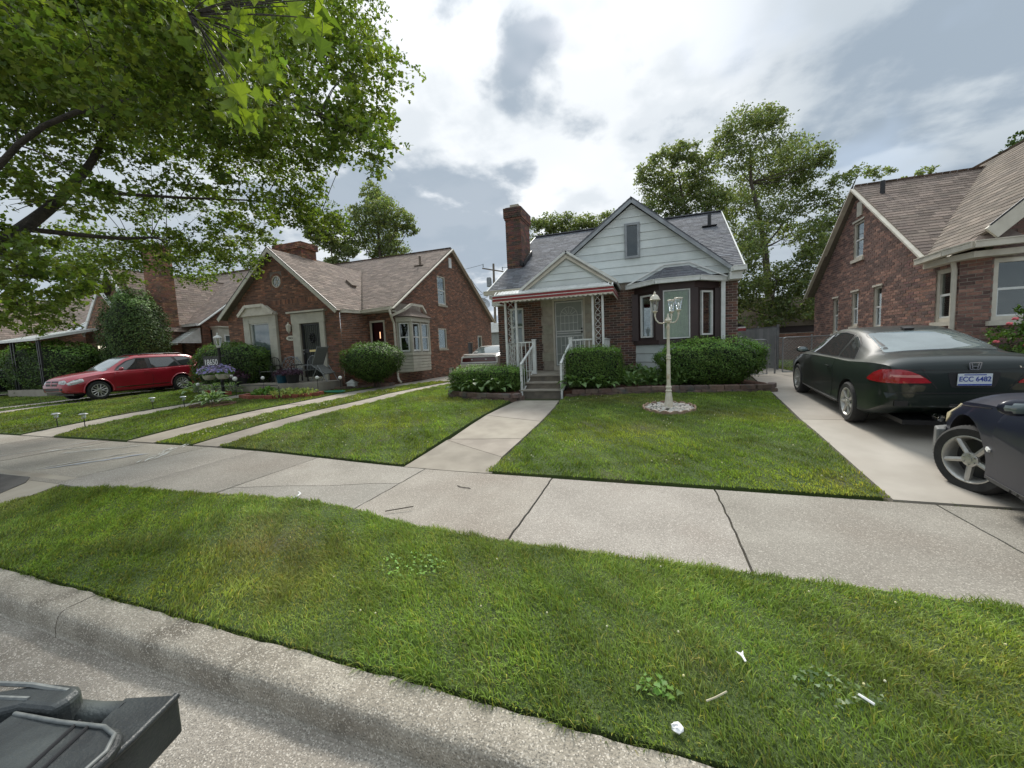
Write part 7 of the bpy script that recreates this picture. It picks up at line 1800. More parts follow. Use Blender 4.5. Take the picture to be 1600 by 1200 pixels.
# left wheels stand at x ~3.05
hd = R(90) - R(3)
place(gc, 3.05 + .80, 7.55, hd, gz(3.9, 7.5) + .01, math.atan2(gz(3.9, 10.1) - gz(3.9, 7.5), 2.67))

# ---- navy car entering at the right edge
def navy_car():
    root = thing('parked_car', 'navy blue car with yellowed headlight and loose grey bumper at the right edge', 'car', (0, 0, 0), group='cars parked at the houses')
    ST = [(-1.0, .40, .80, .84, .55, .55, .3), (-.97, .32, .92, .97, .78, .74, .6), (-.6, .25, .99, 1.08, .88, .84, .66), (-.2, .22, .99, 1.25, .90, .86, .62), (.2, .21, .98, 1.38, .905, .87, .60), (.6, .20, .975, 1.45, .91, .872, .60), (1.1, .20, .97, 1.45, .91, .872, .61), (1.45, .20, .965, 1.36, .91, .87, .63), (1.8, .21, .96, 1.16, .91, .866, .66), (2.1, .22, .955, 1.06, .91, .86, .68), (2.5, .22, .945, 1.05, .91, .86, .68),
          (2.8, .24, .925, 1.03, .905, .85, .68), (3.15, .28, .885, .99, .89, .81, .64), (3.4, .34, .81, .92, .84, .74, .55), (3.52, .40, .72, .82, .76, .64, .45), (3.56, .46, .66, .72, .6, .5, .3)]
    me, bvh = car_body(ST, (0, 2.8), .35)
    cut_arches(me, (0, 2.8), .425, m_carb, root, .365)
    WM = wheel_mesh(.345, .215, .235, 5, .075, 2)
    add_wheels(root, WM, (0, 2.8), .80, .345, steer=R(32), spin=(0, .4, .9, .52))
    patch(bvh, 'windscreen', [(1.32, -.58), (1.32, .58), (2.08, .66), (2.08, -.66)], 'z', 1, .004, m_cglass, root, .08, .008, .05)
    patch(bvh, 'rear_window', [(-.5, -.6), (-.5, .6), (.2, .56), (.2, -.56)], 'z', 1, .004, m_cglass, root, .08, .008, .05)
    sidewin(bvh, root, [(.8, 1.0), (.8, 1.38), (1.1, 1.38), (1.5, 1.22), (1.85, 1.0)]); sidewin(bvh, root, [(.72, 1.0), (.72, 1.38), (.4, 1.33), (.05, 1.18), (-.1, 1.01)])
    door(bvh, root, [(.96, .30), (.93, .60), (.96, .95), (2.22, .94), (2.28, .62), (2.16, .30)], m_carb, handle=(1.12, .82))
    door(bvh, root, [(.94, .30), (.91, .60), (.94, .95), (.0, .96), (.18, .80), (.44, .55), (.46, .30)], m_carb, handle=(.2, .84))
    patch(bvh, 'hood_seam', [(2.45, .905), (2.45, .915), (3.30, .835), (3.30, .825)], 'y', 1, .003, m_black, root, .1, .005)
    for s in (1, -1):
        patch(bvh, 'head_light', [(3.16, .72), (3.18, .86), (3.38, .82), (3.50, .74), (3.55, .64), (3.36, .62)], 'y', s, .008, m_headly, root, .04, .02, .04)
        patch(bvh, 'head_light_front', [(s * .52, .66), (s * .50, .78), (s * .66, .80), (s * .76, .72), (s * .80, .62)], 'x', 1, .008, m_headly, root, .04, .02, .03)
        patch(bvh, 'sill', [(.42, .22), (.42, .30), (2.36, .30), (2.36, .22)], 'y', s, .012, m_blackpl, root, .1, .02)
    b = MB(); q = [(3.60, -.80), (3.68, -.4), (3.70, 0), (3.68, .4), (3.62, .78), (3.50, .93), (3.30, .97), (3.28, .90), (3.46, .84), (3.56, .72), (3.60, .4), (3.62, 0), (3.60, -.4), (3.52, -.8)]
    b.prism(q[::-1], lambda x, y: (x - .02, y, .24), lambda x, y: (x - .05, y, .56)); bo = b.build('front_bumper', m_primer, root, smooth=40)
    md = bo.modifiers.new('bevel', 'BEVEL'); md.width = .02; md.segments = 3
    b = MB(); h, nn, _, _ = bvh.ray_cast(Vector((2.32, 3, .55)), Vector((0, -1, 0)))
    b.beam(h + Vector((-.02, .006, -.01)), h + Vector((.02, .006, .01)), .02, .03); b.build('side_marker', m_globe, root)
    mirror_(root, 1.72, .88, 1.02, m_carb, 1, 1.1); mirror_(root, 1.72, -.88, 1.02, m_carb, -1, 1.1)
    return root
nc = navy_car()
th_ = R(90 - 11); lw = Vector((3.10, 5.18))      # where the near front wheel stands
fx_, fy_ = math.cos(th_), math.sin(th_)
ox, oy = lw.x - 2.8 * fx_ + .82 * fy_, lw.y - 2.8 * fy_ - .82 * fx_
place(nc, ox, oy, th_, .005)

# ---- red crossover, nose towards the street
def red_car():
    root = thing('parked_car', 'dark red crossover with chrome door strip parked nose out beyond the thin path', 'car', (0, 0, 0), group='cars parked at the houses')
    ST = [(-.98, .48, .92, .98, .62, .62, .5), (-.95, .36, 1.02, 1.12, .84, .80, .66), (-.88, .30, 1.10, 1.36, .88, .85, .64), (-.70, .26, 1.12, 1.58, .905, .87, .62), (-.4, .25, 1.11, 1.655, .91, .88, .62), (.2, .24, 1.09, 1.69, .915, .885, .63), (.9, .24, 1.07, 1.70, .915, .885, .64), (1.4, .24, 1.055, 1.68, .915, .885, .65), (1.75, .24, 1.045, 1.60, .915, .884, .66), (2.1, .24, 1.035, 1.42, .915, .88, .68), (2.45, .25, 1.02, 1.20, .915, .876, .70), (2.68, .26, 1.0, 1.10, .91, .87, .70),
          (3.0, .27, .95, 1.06, .905, .855, .7), (3.35, .29, .88, 1.0, .89, .82, .66), (3.6, .32, .80, .93, .84, .76, .6), (3.76, .36, .72, .84, .74, .66, .5), (3.82, .42, .64, .72, .6, .5, .3)]
    me, bvh = car_body(ST, (0, 2.89), .37)
    cut_arches(me, (0, 2.89), .41, m_carr, root, .365)
    WM = wheel_mesh(.355, .225, .245, 6, .085, 1)
    add_wheels(root, WM, (0, 2.89), .815, .355)
    patch(bvh, 'windscreen', [(1.62, -.60), (1.62, .60), (2.64, .70), (2.64, -.70)], 'z', 1, .004, m_cglassb, root, .08, .008, .05)
    patch(bvh, 'window_band', [(-.62, 1.15), (-.58, 1.48), (-.3, 1.56), (1.5, 1.56), (1.85, 1.46), (2.18, 1.24), (2.33, 1.08), (1.0, 1.10)], 'y', 1, .002, m_black, root, .1, .006, .05)
    patch(bvh, 'window_band', [(-.62, 1.15), (-.58, 1.48), (-.3, 1.56), (1.5, 1.56), (1.85, 1.46), (2.18, 1.24), (2.33, 1.08), (1.0, 1.10)], 'y', -1, .002, m_black, root, .1, .006, .05)
    for P in ([(1.20, 1.12), (1.20, 1.53), (1.5, 1.53), (1.82, 1.43), (2.12, 1.22), (2.26, 1.09)], [(1.05, 1.125), (1.05, 1.535), (.22, 1.535), (.02, 1.15)], [(-.10, 1.16), (.10, 1.535), (-.30, 1.52), (-.50, 1.44), (-.54, 1.19)]): sidewin(bvh, root, P, (1, -1), None, .006)
    door(bvh, root, [(1.13, .32), (1.10, .65), (1.13, 1.06), (2.34, 1.02), (2.42, .70), (2.34, .32)], m_carr, handle=(1.32, .95))
    door(bvh, root, [(1.11, .32), (1.08, .65), (1.11, 1.06), (.06, 1.08), (.20, .82), (.43, .60), (.46, .32)], m_carr, handle=(.30, .97))
    for s in (1, -1):
        patch(bvh, 'door_strip', [(.50, .395), (.50, .43), (2.38, .43), (2.38, .395)], 'y', s, .014, m_chrome, root, .1, .016)
        # flared arches
        for ax in (0, 2.89):
            b = MB(); pts = []
            for k in range(17):
                a = R(-8) + R(196) * k / 16; x, z = ax + .43 * math.cos(a), .365 + .43 * math.sin(a); h, nn, _, _ = bvh.ray_cast(Vector((x, s * 3, max(z, .33))), Vector((0, -s, 0)))
                if h is not None: pts.append(Vector((x, h.y, z)))
            if len(pts) > 3: b.tube(pts, .026, 6); b.build('wheel_arch', m_carr, root, smooth=60)
        patch(bvh, 'head_light', [(3.28, .74), (3.30, .86), (3.55, .80), (3.72, .70), (3.70, .62), (3.5, .66)], 'y', s, .006, m_headl, root, .04, .014, .03)
        patch(bvh, 'head_light_front', [(s * .42, .70), (s * .42, .80), (s * .60, .82), (s * .72, .74), (s * .70, .66)], 'x', 1, .006, m_headl, root, .04, .014, .02)
        patch(bvh, 'fog_light', [(s * .52, .44), (s * .52, .52), (s * .64, .53), (s * .64, .44)], 'x', 1, .004, m_black, root, .05, .01, .03)
        patch(bvh, 'tail_light', [(-.96, 1.0), (-.95, 1.12), (-.72, 1.12), (-.78, .98)], 'y', s, .006, m_taill, root, .05, .014, .02)
    patch(bvh, 'grille', [(-.38, .62), (-.40, .80), (.40, .80), (.38, .62)], 'x', 1, .005, m_black, root, .06, .012, .03)
    patch(bvh, 'grille_bar', [(-.40, .70), (-.40, .735), (.40, .735), (.40, .70)], 'x', 1, .012, m_carr, root, .06, .014)
    patch(bvh, 'grille_bar', [(-.03, .62), (-.03, .80), (.03, .80), (.03, .62)], 'x', 1, .013, m_carr, root, .06, .014)
    patch(bvh, 'lower_grille', [(-.48, .43), (-.48, .54), (.48, .54), (.48, .43)], 'x', 1, .005, m_black, root, .06, .012, .03)
    patch(bvh, 'skid_plate', [(-.52, .33), (-.52, .405), (.52, .405), (.52, .33)], 'x', 1, .008, m_galv, root, .06, .014, .02)
    mirror_(root, 2.18, .88, 1.14, m_carr, 1, 1.2); mirror_(root, 2.18, -.88, 1.14, m_carr, -1, 1.2)
    b = MB()
    for s in (1, -1): b.tube([(-.3, s * .58, 1.66), (-.2, s * .58, 1.72), (1.2, s * .60, 1.735), (1.35, s * .60, 1.68)], .014, 6)
    b.build('roof_rail', m_black, root, smooth=60); b = MB(); b.box(-.8, 3.5, -.6, .6, .22, .28); b.build('underbody', m_black, root)
    return root
rc_ = red_car()
place(rc_, -21.15, 11.95, R(-90), .46); rc_.rotation_euler = (0, R(.8), R(-90))

# ---- white sedan behind, seen from the rear, and a black one far left
def old_sedan(label, paint, taill):
    root = thing('parked_car', label, 'car', (0, 0, 0), group='cars parked at the houses')
    ST = [(-1.15, .45, .84, .87, .76, .74, .6), (-1.13, .32, .93, .96, .84, .82, .66), (-.9, .26, .97, 1.00, .88, .85, .68), (-.45, .24, .975, 1.03, .89, .86, .68), (-.2, .24, .97, 1.16, .89, .862, .66), (.15, .23, .965, 1.34, .89, .865, .62), (.6, .22, .96, 1.40, .89, .866, .60), (1.4, .22, .95, 1.40, .89, .866, .60), (1.8, .22, .94, 1.26, .89, .866, .62), (2.2, .23, .92, 1.02, .89, .86, .68), (2.8, .24, .87, .95, .88, .84, .68), (3.4, .28, .80, .88, .86, .80, .62), (3.62, .36, .72, .80, .78, .72, .5), (3.66, .42, .66, .72, .7, .6, .4)]
    me, bvh = car_body(ST, (0, 2.72), .32); cut_arches(me, (0, 2.72), .355, paint, root, .32)
    WM = wheel_mesh(.315, .19, .21, 7, .05, 0); add_wheels(root, WM, (0, 2.72), .79, .315)
    patch(bvh, 'rear_window', [(-.36, -.66), (-.36, .66), (.22, .60), (.22, -.60)], 'z', 1, .005, m_cglassb, root, .08, .008, .04)
    patch(bvh, 'windscreen', [(1.5, -.58), (1.5, .58), (2.18, .68), (2.18, -.68)], 'z', 1, .005, m_cglassb, root, .08, .008, .04)
    sidewin(bvh, root, [(.95, 1.0), (.95, 1.34), (1.4, 1.33), (2.0, .97)]); sidewin(bvh, root, [(.88, 1.0), (.88, 1.34), (.5, 1.33), (.15, 1.2), (.0, 1.0)])
    door(bvh, root, [(.92, .32), (.9, .6), (.92, .94), (2.12, .92), (2.16, .6), (2.1, .32)], paint, handle=(1.1, .82))
    patch(bvh, 'tail_light_band', [(-.78, .72), (-.74, .90), (.74, .90), (.78, .72)], 'x', -1, .006, taill, root, .06, .012, .03)
    for s in (1, -1):
        patch(bvh, 'reversing_light', [(s * .28, .79), (s * .28, .84), (s * .36, .84), (s * .36, .79)], 'x', -1, .010, m_headl, root, .05, .006)
        patch(bvh, 'head_light', [(s * .45, .62), (s * .45, .74), (s * .72, .74), (s * .72, .62)], 'x', 1, .006, m_headl, root, .05, .012)
    b = MB(); b.box(-1.24, -1.12, -.84, .84, .56, .68); bo = b.build('rear_bumper', m_carw if paint is m_carw else m_blackpl, root); md = bo.modifiers.new('bevel', 'BEVEL'); md.width = .025; md.segments = 3
    b = MB(); b.box(-1.246, -1.235, -.84, .84, .645, .668); b.build('bumper_strip', m_black, root)
    b = MB(); b.box(-1.17, -1.15, -.30, .30, .36, .54); b.build('plate_recess', m_black, root); b = MB(); b.box(-1.18, -1.17, -.15, .15, .40, .53); b.build('number_plate', m_galv, root)
    b = MB(); b.add([(-1.12, -.74, 1.01), (-1.12, .74, 1.01), (-.92, .72, 1.035), (-.92, -.72, 1.035), (-1.12, -.74, 1.03), (-1.12, .74, 1.03), (-.94, .72, 1.055), (-.94, -.72, 1.055)], [(0, 1, 5, 4), (4, 5, 6, 7), (3, 2, 1, 0), (2, 3, 7, 6), (1, 2, 6, 5), (0, 4, 7, 3)]); b.build('boot_spoiler', paint, root)
    mirror_(root, 1.98, .86, 1.0, paint, 1); mirror_(root, 1.98, -.86, 1.0, paint, -1)
    return root
wc = old_sedan('white sedan with a dark red tail light band in the gap between houses', m_carw, m_taild)
place(wc, -6.72, 16.2, R(90), .49)
bc = old_sedan('black car at the far left edge under the maple leaves, before the big hedge', m_cark, m_taill)
place(bc, -31.6, 11.2, R(-90), .46)
# ------------------------------------------------------------------ small things in the gardens
# three armed white lamp post
LB = (.36, 8.3, gz(.36, 8.3))
lampp = thing('lamp_post', 'cream garden lamp post with three curved arms standing in the ring of white rocks', 'lamp post', LB)
b = MB(); b.lathe([(.002, 0), (.092, 0), (.092, .03), (.082, .06), (.072, .20), (.058, .33), (.052, .36), (.062, .375), (.062, .39), (.050, .40), (.046, .43), (.058, .445), (.056, .47), (.044, .48), (.038, .52), (.036, .98), (.034, 1.00), (.044, 1.01), (.044, 1.03), (.034, 1.04), (.042, 1.06), (.040, 1.085), (.032, 1.095), (.030, 1.12), (.028, 1.60), (.034, 1.61), (.034, 1.64), (.026, 1.66), (.028, 1.70), (.002, 1.71)], n=20)
b.build('post', m_lampw, lampp, smooth=40)
b = MB(); b.sphere((0, 0, 1.76), .05, 10); b.lathe([(.02, 1.79), (.03, 1.81), (.016, 1.84), (.022, 1.86), (.001, 1.90)], n=12)
for k in range(6): a = k * 1.047; b.sphere((.045 * math.cos(a), .045 * math.sin(a), 1.76), .018, 5)
b.build('finial', m_lampw, lampp, smooth=50)
def lantern(ax, ay, capped):
    pts = [(ax * .03, ay * .03, 1.74), (ax * .10, ay * .10, 1.71), (ax * .17, ay * .17, 1.72), (ax * .225, ay * .225, 1.78), (ax * .245, ay * .245, 1.86)]
    b = MB(); q = []
    for i in range(len(pts) - 1):
        for t in (0, .33, .66): q.append(Vector(pts[i]).lerp(Vector(pts[i + 1]), t))
    q.append(Vector(pts[-1])); b.tube(q, .012, 8); b.sphere((ax * .05, ay * .05, 1.765), .02, 6)
    arm = b.build('arm', m_lampw, lampp, smooth=60)
    x, y = ax * .245, ay * .245
    b = MB(); b.lathe([(.008, 1.84), (.02, 1.87), (.014, 1.90), (.03, 1.925), (.048, 1.94), (.048, 1.955), (.03, 1.957)], (x, y, 0), 16); b.build('lantern_cup', m_lampw, lampp, smooth=40)
    b = MB(); b.lathe([(.042, 1.955), (.075, 2.16)], (x, y, 0), 18); g_ = b.build('lantern_glass', m_glassclr, lampp, smooth=60)
    b = MB(); b.lathe([(.010, 1.955), (.010, 2.0), (.018, 2.02), (.022, 2.045), (.014, 2.075), (.001, 2.09)], (x, y, 0), 10); b.build('bulb', m_globe, g_)
    b = MB()
    if capped:
        b.lathe([(.078, 2.155), (.10, 2.165), (.102, 2.178), (.09, 2.185), (.078, 2.225), (.045, 2.265), (.02, 2.275), (.018, 2.29), (.026, 2.30), (.012, 2.315), (.001, 2.345)], (x, y, 0), 18); b.build('lantern_cap', m_lampw, lampp, smooth=40)
        b = MB()
        for k in range(4): a = k * 1.5708 + .4; b.tube([(x + .045 * math.cos(a), y + .045 * math.sin(a), 1.955), (x + .078 * math.cos(a), y + .078 * math.sin(a), 2.165)], .004, 5)
        b.build('lantern_rib', m_lampw, lampp)
    else:
        b.lathe([(.074, 2.155), (.082, 2.16), (.082, 2.17), (.074, 2.175)], (x, y, 0), 18); b.build('lantern_rim', m_lampw, lampp, smooth=40)
lantern(-.98, -.2, True); lantern(.75, -.35, False); lantern(.3, .95, False)
ringr = thing('rock_ring', 'round bed of white rocks in scalloped terracotta edging at the foot of the lamp post', 'garden bed', (LB[0], LB[1], LB[2]))
b = MB(); n = 48
for k in range(n):
    a0, a1 = 2 * math.pi * k / n, 2 * math.pi * (k + 1) / n; R0, R1 = .47, .50; h0 = .055 + .035 * abs(math.sin(a0 * 8)); h1 = .055 + .035 * abs(math.sin(a1 * 8))
    f = lambda r, a, z: (r * math.cos(a), r * math.sin(a) * .98, z + gz(LB[0] + r * math.cos(a), LB[1] + r * math.sin(a)) - LB[2])
    b.add([f(R0, a0, -.03), f(R0, a1, -.03), f(R0, a1, h1), f(R0, a0, h0), f(R1, a0, -.03), f(R1, a1, -.03), f(R1, a1, h1), f(R1, a0, h0)], [(0, 1, 2, 3), (5, 4, 7, 6), (3, 2, 6, 7)], rt_(.9, 1.1))
b.build('scalloped_edging', mat('terracotta', (.30, .19, .13), (.38, .28, .20), 10, .85, .4, 60, tint=True) , ringr)
def rock(r, key):
    random.seed(key); b = MB(); b.sphere((0, 0, 0), r, 5, (1.2, .9, .6), t=rt_(.75, 1.15, .06))
    b.v = [(x * random.uniform(.8, 1.2), y * random.uniform(.8, 1.2), z * random.uniform(.8, 1.2)) for x, y, z in b.v]; return b.mesh('rock', m_rock)
RV = [rock(.034, k) for k in range(9)]; random.seed(5)
TINTED.add('terracotta')
for k in range(290):
    r = .45 * math.sqrt(random.random()); a = random.uniform(0, 6.283); x, y = r * math.cos(a), r * math.sin(a)
    if r < .09: continue
    o = bpy.data.objects.new('rock', random.choice(RV)); COL.objects.link(o); o.parent = ringr; o.location = (x, y, .03 + .03 * (1 - r / .45) + random.uniform(0, .02) + gz(LB[0] + x, LB[1] + y) - LB[2]); o.rotation_euler = (random.uniform(-.5, .5), random.uniform(-.5, .5), random.uniform(0, 6.28)); s_ = random.uniform(.6, 1.25); o.scale = (s_, s_, s_)
o = sheet('soil', [(.46 * math.cos(a * .3), .46 * math.sin(a * .3)) for a in range(21)], .02, m_soil, .2, .02, ringr, zf=lambda x, y: gz(LB[0] + x, LB[1] + y) - LB[2])

# solar path lights
def path_light(label, x, y):
    r = thing('path_light', label, 'path light', (x, y, gz(x, y)), group='small solar lights along the thin path')
    b = MB(); b.lathe([(.006, -.05), (.010, .0), (.010, .23), (.002, .235)], n=8); b.build('stake', m_black, r)
    b = MB(); b.lathe([(.018, .225), (.040, .235), (.045, .25), (.03, .255)], n=14); b.lathe([(.05, .33), (.085, .335), (.088, .345), (.06, .365), (.001, .37)], n=16); b.build('cap', mat('brushed_steel', (.45, .46, .46), rough=.3, metal=.9) if 'brushed_steel' not in MATS else MATS['brushed_steel'], r, smooth=40)
    b = MB(); b.lathe([(.034, .25), (.046, .33)], n=14); b.build('lens', m_glassclr, r)
    return r
path_light('solar light nearest the pavement, far side of the thin path, leftmost of the four', -14.1, 5.42)
path_light('solar light nearest the pavement, near side of the thin path', -12.98, 5.45)
path_light('solar light halfway along the far side of the thin path', -13.55 - .45, 7.41)
path_light('solar light beside the white edged hosta at the thin path', -12.95, 7.62)

# black lamp post with the house number and flower baskets
NB = (-14.75, 10.0, gz(-14.75, 10.0))
npst = thing('lamp_post', 'black lamp post with a white lantern and a hanging number sign in the left garden', 'lamp post', NB)
b = MB(); b.lathe([(.05, -.02), (.05, .5), (.06, .52), (.045, .55), (.045, 1.72), (.055, 1.74), (.03, 1.78)], n=12); b.build('post', m_black, npst, smooth=40)
b = MB(); b.lathe([(.05, 1.76), (.07, 1.80), (.075, 1.84), (.05, 1.85)], n=6); b.lathe([(.13, 2.10), (.14, 2.12), (.10, 2.17), (.04, 2.20), (.02, 2.24), (.03, 2.26), (.001, 2.32)], n=6)
for k in range(6): a = k * 1.047; b.tube([(.07 * math.cos(a), .07 * math.sin(a), 1.84), (.12 * math.cos(a), .12 * math.sin(a), 2.11)], .010, 5)
b.build('lantern', m_white, npst)
b = MB(); b.lathe([(.06, 1.84), (.11, 2.10)], n=6); b.build('lantern_glass', m_glassclr, npst)
b = MB(); b.box(-.86, -.06, -.02, .005, 1.06, 1.42); b.beam((-.85, 0, 1.45), (.25, 0, 1.45), .02, .03); b.build('number_sign', m_black, npst)
npst_sign = text('18650', .29, Vector((-.45, -.028, 1.235)), RF, m_globe, npst, .004, 'house_number', .003)
# hanging baskets of violet flowers on the post
for i, (dx, dy, dz, lab) in enumerate(((-.42, -.15, .60, 'left'), (.28, -.15, .62, 'right'))):
    hb = thing('flower_basket', 'violet petunias in the %s pale basket hung on the black number post' % lab, 'flower basket', (NB[0] + dx, NB[1] + dy, NB[2] + dz), group='petunia baskets on the number post')
    b = MB(); b.lathe([(.001, .0), (.14, .01), (.20, .09), (.23, .19), (.21, .19), (.15, .14)], n=16); b.build('basket', m_cream2, hb, smooth=50)
    P = blob_pts([(0, 0, .27, .34)], 420, .55); leaves('leaves', P, .055, LEAF6, m_yew, hb, tint=(1.0, 2.2))
    d = rng.normal(size=(170, 3)); d[:, 2] = np.abs(d[:, 2]); d /= np.linalg.norm(d, axis=1)[:, None]; P = np.array((0, 0, .27)) + d * np.array((.40, .34, .26)) * rng.uniform(.8, 1.1, 170)[:, None]
    leaves('petals', P, .085, STAR8, m_purple, hb, out=d, tint=(.7, 1.3))

def pot(label, x, y, z, r, hgt, pm, lm, lr, lh, n, lsz=.05, group='potted plants on the patio', tint=(.6, 1.5), cat='potted plant'):
    root = thing('potted_plant', label, cat, (x, y, z), group=group)
    b = MB(); b.lathe([(.001, 0), (r * .72, 0), (r * .95, hgt * .85), (r * 1.05, hgt * .86), (r * 1.05, hgt), (r * .9, hgt), (r * .85, hgt * .8), (.001, hgt * .8)], n=18); b.build('pot', pm, root, smooth=40)
    a = rng.uniform(0, 2 * np.pi, n); rr_ = np.sqrt(rng.random(n)) * lr; zz_ = hgt + rng.random(n) * lh * (1 - .6 * (rr_ / lr) ** 2) - .06 * (rr_ / lr)
    leaves('foliage', np.stack([rr_ * np.cos(a), rr_ * np.sin(a), zz_], 1), lsz, LEAF6, lm, root, up=.5, tint=tint); return root
PZ = .80
# patio of the left house
b = MB(); b.box(-17.6, -11.1, 10.75, 11.98, .3, PZ - .02); pt_ = b.build('patio', m_path); struct(pt_, 'raised concrete patio in front of the left house')
pot('black tub of plum coloured plants, left under the big window', -15.05, 10.95, PZ - .12, .30, .40, m_black, m_plum, .44, .28, 520, .07)
pot('dark blue pot of plum coloured plants in the middle of the patio edge', -12.95, 10.95, PZ - .03, .21, .34, m_teald, m_plum, .30, .24, 360, .06)
pot('black pot of plum coloured plants on the patio, right of the blue pot', -12.40, 10.93, PZ - .03, .25, .36, m_black, m_plum, .36, .25, 460, .06)
# garden chairs and bench
def bench():
    r = thing('garden_bench', 'dark metal garden bench with a pierced round back by the left window', 'bench', (-13.3, 11.5, PZ))
    b = MB(); b.box(-.55, .55, -.22, .22, .40, .43); b.build('seat', m_chairm, r)
    b = MB()
    for k in range(13):
        a = math.pi * k / 12; 
        if k: b.tube([(.52 * math.cos(a0), .24, .55 + .40 * math.sin(a0)), (.52 * math.cos(a), .24, .55 + .40 * math.sin(a))], .018, 6)
        a0 = a
    for i in range(5):
        for j in range(4):
            x = -.40 + i * .2 + (j % 2) * .1; z = .52 + j * .12
            if (x / .5) ** 2 + ((z - .55) / .42) ** 2 < 1: b.tube([(x + .05 * math.cos(t), .24, z + .05 * math.sin(t)) for t in [q * 1.047 for q in range(7)]], .012, 5, cap=False)
    b.box(-.53, .53, .225, .255, .44, .50); b.build('backrest', m_galv, r)
    for x in (-.5, .5):
        for y in (-.2, .22): b = MB(); b.box(x - .02, x + .02, y - .02, y + .02, 0, .40); b.build('leg', m_black, r)
        b = MB(); b.tube([(x, -.22, .40), (x, -.24, .62), (x, .22, .64)], .018, 6); b.build('armrest', m_black, r)
    return r
bench()
def pchair(label, x, y, rz, back=m_galv):
    r = thing('patio_chair', label, 'chair', (x, y, PZ), rz, group='metal chairs on the patio')
    b = MB(); b.box(-.24, .24, -.22, .24, .40, .425); b.build('seat', m_chairm, r)
    b = MB(); b.tube([(-.24, .24, .42), (-.24, .30, .75), (-.14, .32, .92), (0, .33, .96), (.14, .32, .92), (.24, .30, .75), (.24, .24, .42)], .015, 6)
    for k in range(-2, 3): b.tube([(k * .08, .25, .43), (k * .08, .32, .92)], .007, 5)
    b.build('backrest', back, r)
    for sx in (-.24, .24):
        b = MB(); b.tube([(sx, -.22, 0), (sx, -.24, .62), (sx, .26, .64)], .014, 6); b.build('armrest', m_black, r)
        for y2 in (-.2, .24): b = MB(); b.tube([(sx, y2, 0), (sx, y2 * .95, .41)], .013, 6); b.build('leg', m_black, r)
    return r
pchair('round backed metal chair behind the black pot, left of the barred door', -12.35, 11.55, 0)
pchair('plain black metal chair frame left of the pierced bench', -14.15, 11.45, .2, m_black)
fc = thing('folding_chair', 'grey mesh folding lounge chair with its back tipped up, right of the barred door', 'chair', (-11.6, 11.25, PZ - .0))
def slab_(name, a, c, w, th, m): b = MB(); b.beam(a, c, th, w, (0, 1, 0) if abs(Vector(c)[1] - Vector(a)[1]) < .2 else (1, 0, 0)); return b.build(name, m, fc)
slab_('backrest', (.10, 0, .60), (.42, 0, 1.25), .50, .03, m_chairm); slab_('seat', (.10, 0, .60), (.62, .05, .28), .50, .03, m_chairm)
b = MB()
for y in (-.26, .26): b.tube([(.42, y, 1.27), (.10, y, .60), (.62, y, .27)], .013, 6); b.tube([(-.30, y, .62), (.12, y, .62)], .011, 6); b.tube([(-.02, y, 0), (.36, y, .55)], .013, 6); b.tube([(.75, y, 0), (.35, y, .60)], .013, 6)
b.build('frame', m_galv, fc)
# little white globe lights on sticks
for i, (x, y, lab) in enumerate(((-14.9, 10.45, 'white globe light on a stick in front of the black tub'), (-13.95, 9.9, 'largest white globe light, on a stick at the left end of the red brick bed'), (-13.1, 10.3, 'white globe light on a stick behind the low fern'), (-10.7, 10.4, 'white globe light on a stick right of the patio corner'), (-10.0, 10.7, 'white globe light on a stick lying low by the hose'), (-15.6, 9.7, 'white globe light on a stick left of the number post'))):
    g_ = thing('globe_light', lab, 'garden light', (x, y, gz(x, y)), group='white globe lights on sticks')
    hh_ = .62 - .04 * i; b = MB(); b.tube([(0, 0, -.02), (0, 0, hh_)], .008, 5); b.build('stick', m_black, g_); b = MB(); b.sphere((0, 0, hh_ + .05), .062 + (.015 if i == 1 else 0), 10); b.build('globe', m_globe, g_, smooth=80)
# iron edging hoop, hose, ornaments
b = MB(); b.tube([(-14.0, 9.2, .38), (-14.0, 9.2, .95), (-13.95, 9.2, 1.0), (-11.1, 9.2, 1.0), (-11.05, 9.2, .95), (-11.05, 9.2, .38)], .012, 6)
for x in (-13.4, -12.4): b.tube([(x, 9.2, .4), (x, 9.2, .66)], .006, 5)
b.v = [(x, y, z - .15) for x, y, z in b.v]
tag(b.build('garden_hoop', m_black), 'thin black metal hoop rail standing before the red brick bed', 'rail')
b = MB()
for k in range(3): b.tube([(-9.95 + (.34 + .03 * k) * math.cos(a * .35), 10.35 + (.16 + .02 * k) * math.sin(a * .35), gz(-9.9, 10.3) + .06 + .015 * k) for a in range(19)], .012, 5)
tag(b.build('garden_hose', mat('hose_green', (.03, .22, .14), rough=.4)), 'green hose coiled in the grass by the driveway strips', 'hose')
b = MB(); b.box(-10.55, -10.2, 11.6, 11.75, .55, .68); b.add([(-10.6, 11.58, .68), (-10.15, 11.58, .68), (-10.15, 11.78, .68), (-10.6, 11.78, .68), (-10.375, 11.68, .82)], [(0, 1, 4), (1, 2, 4), (2, 3, 4), (3, 0, 4)])
tag(b.build('garden_ornament', m_white), 'small white ornament box in the bed under the round bush', 'ornament')

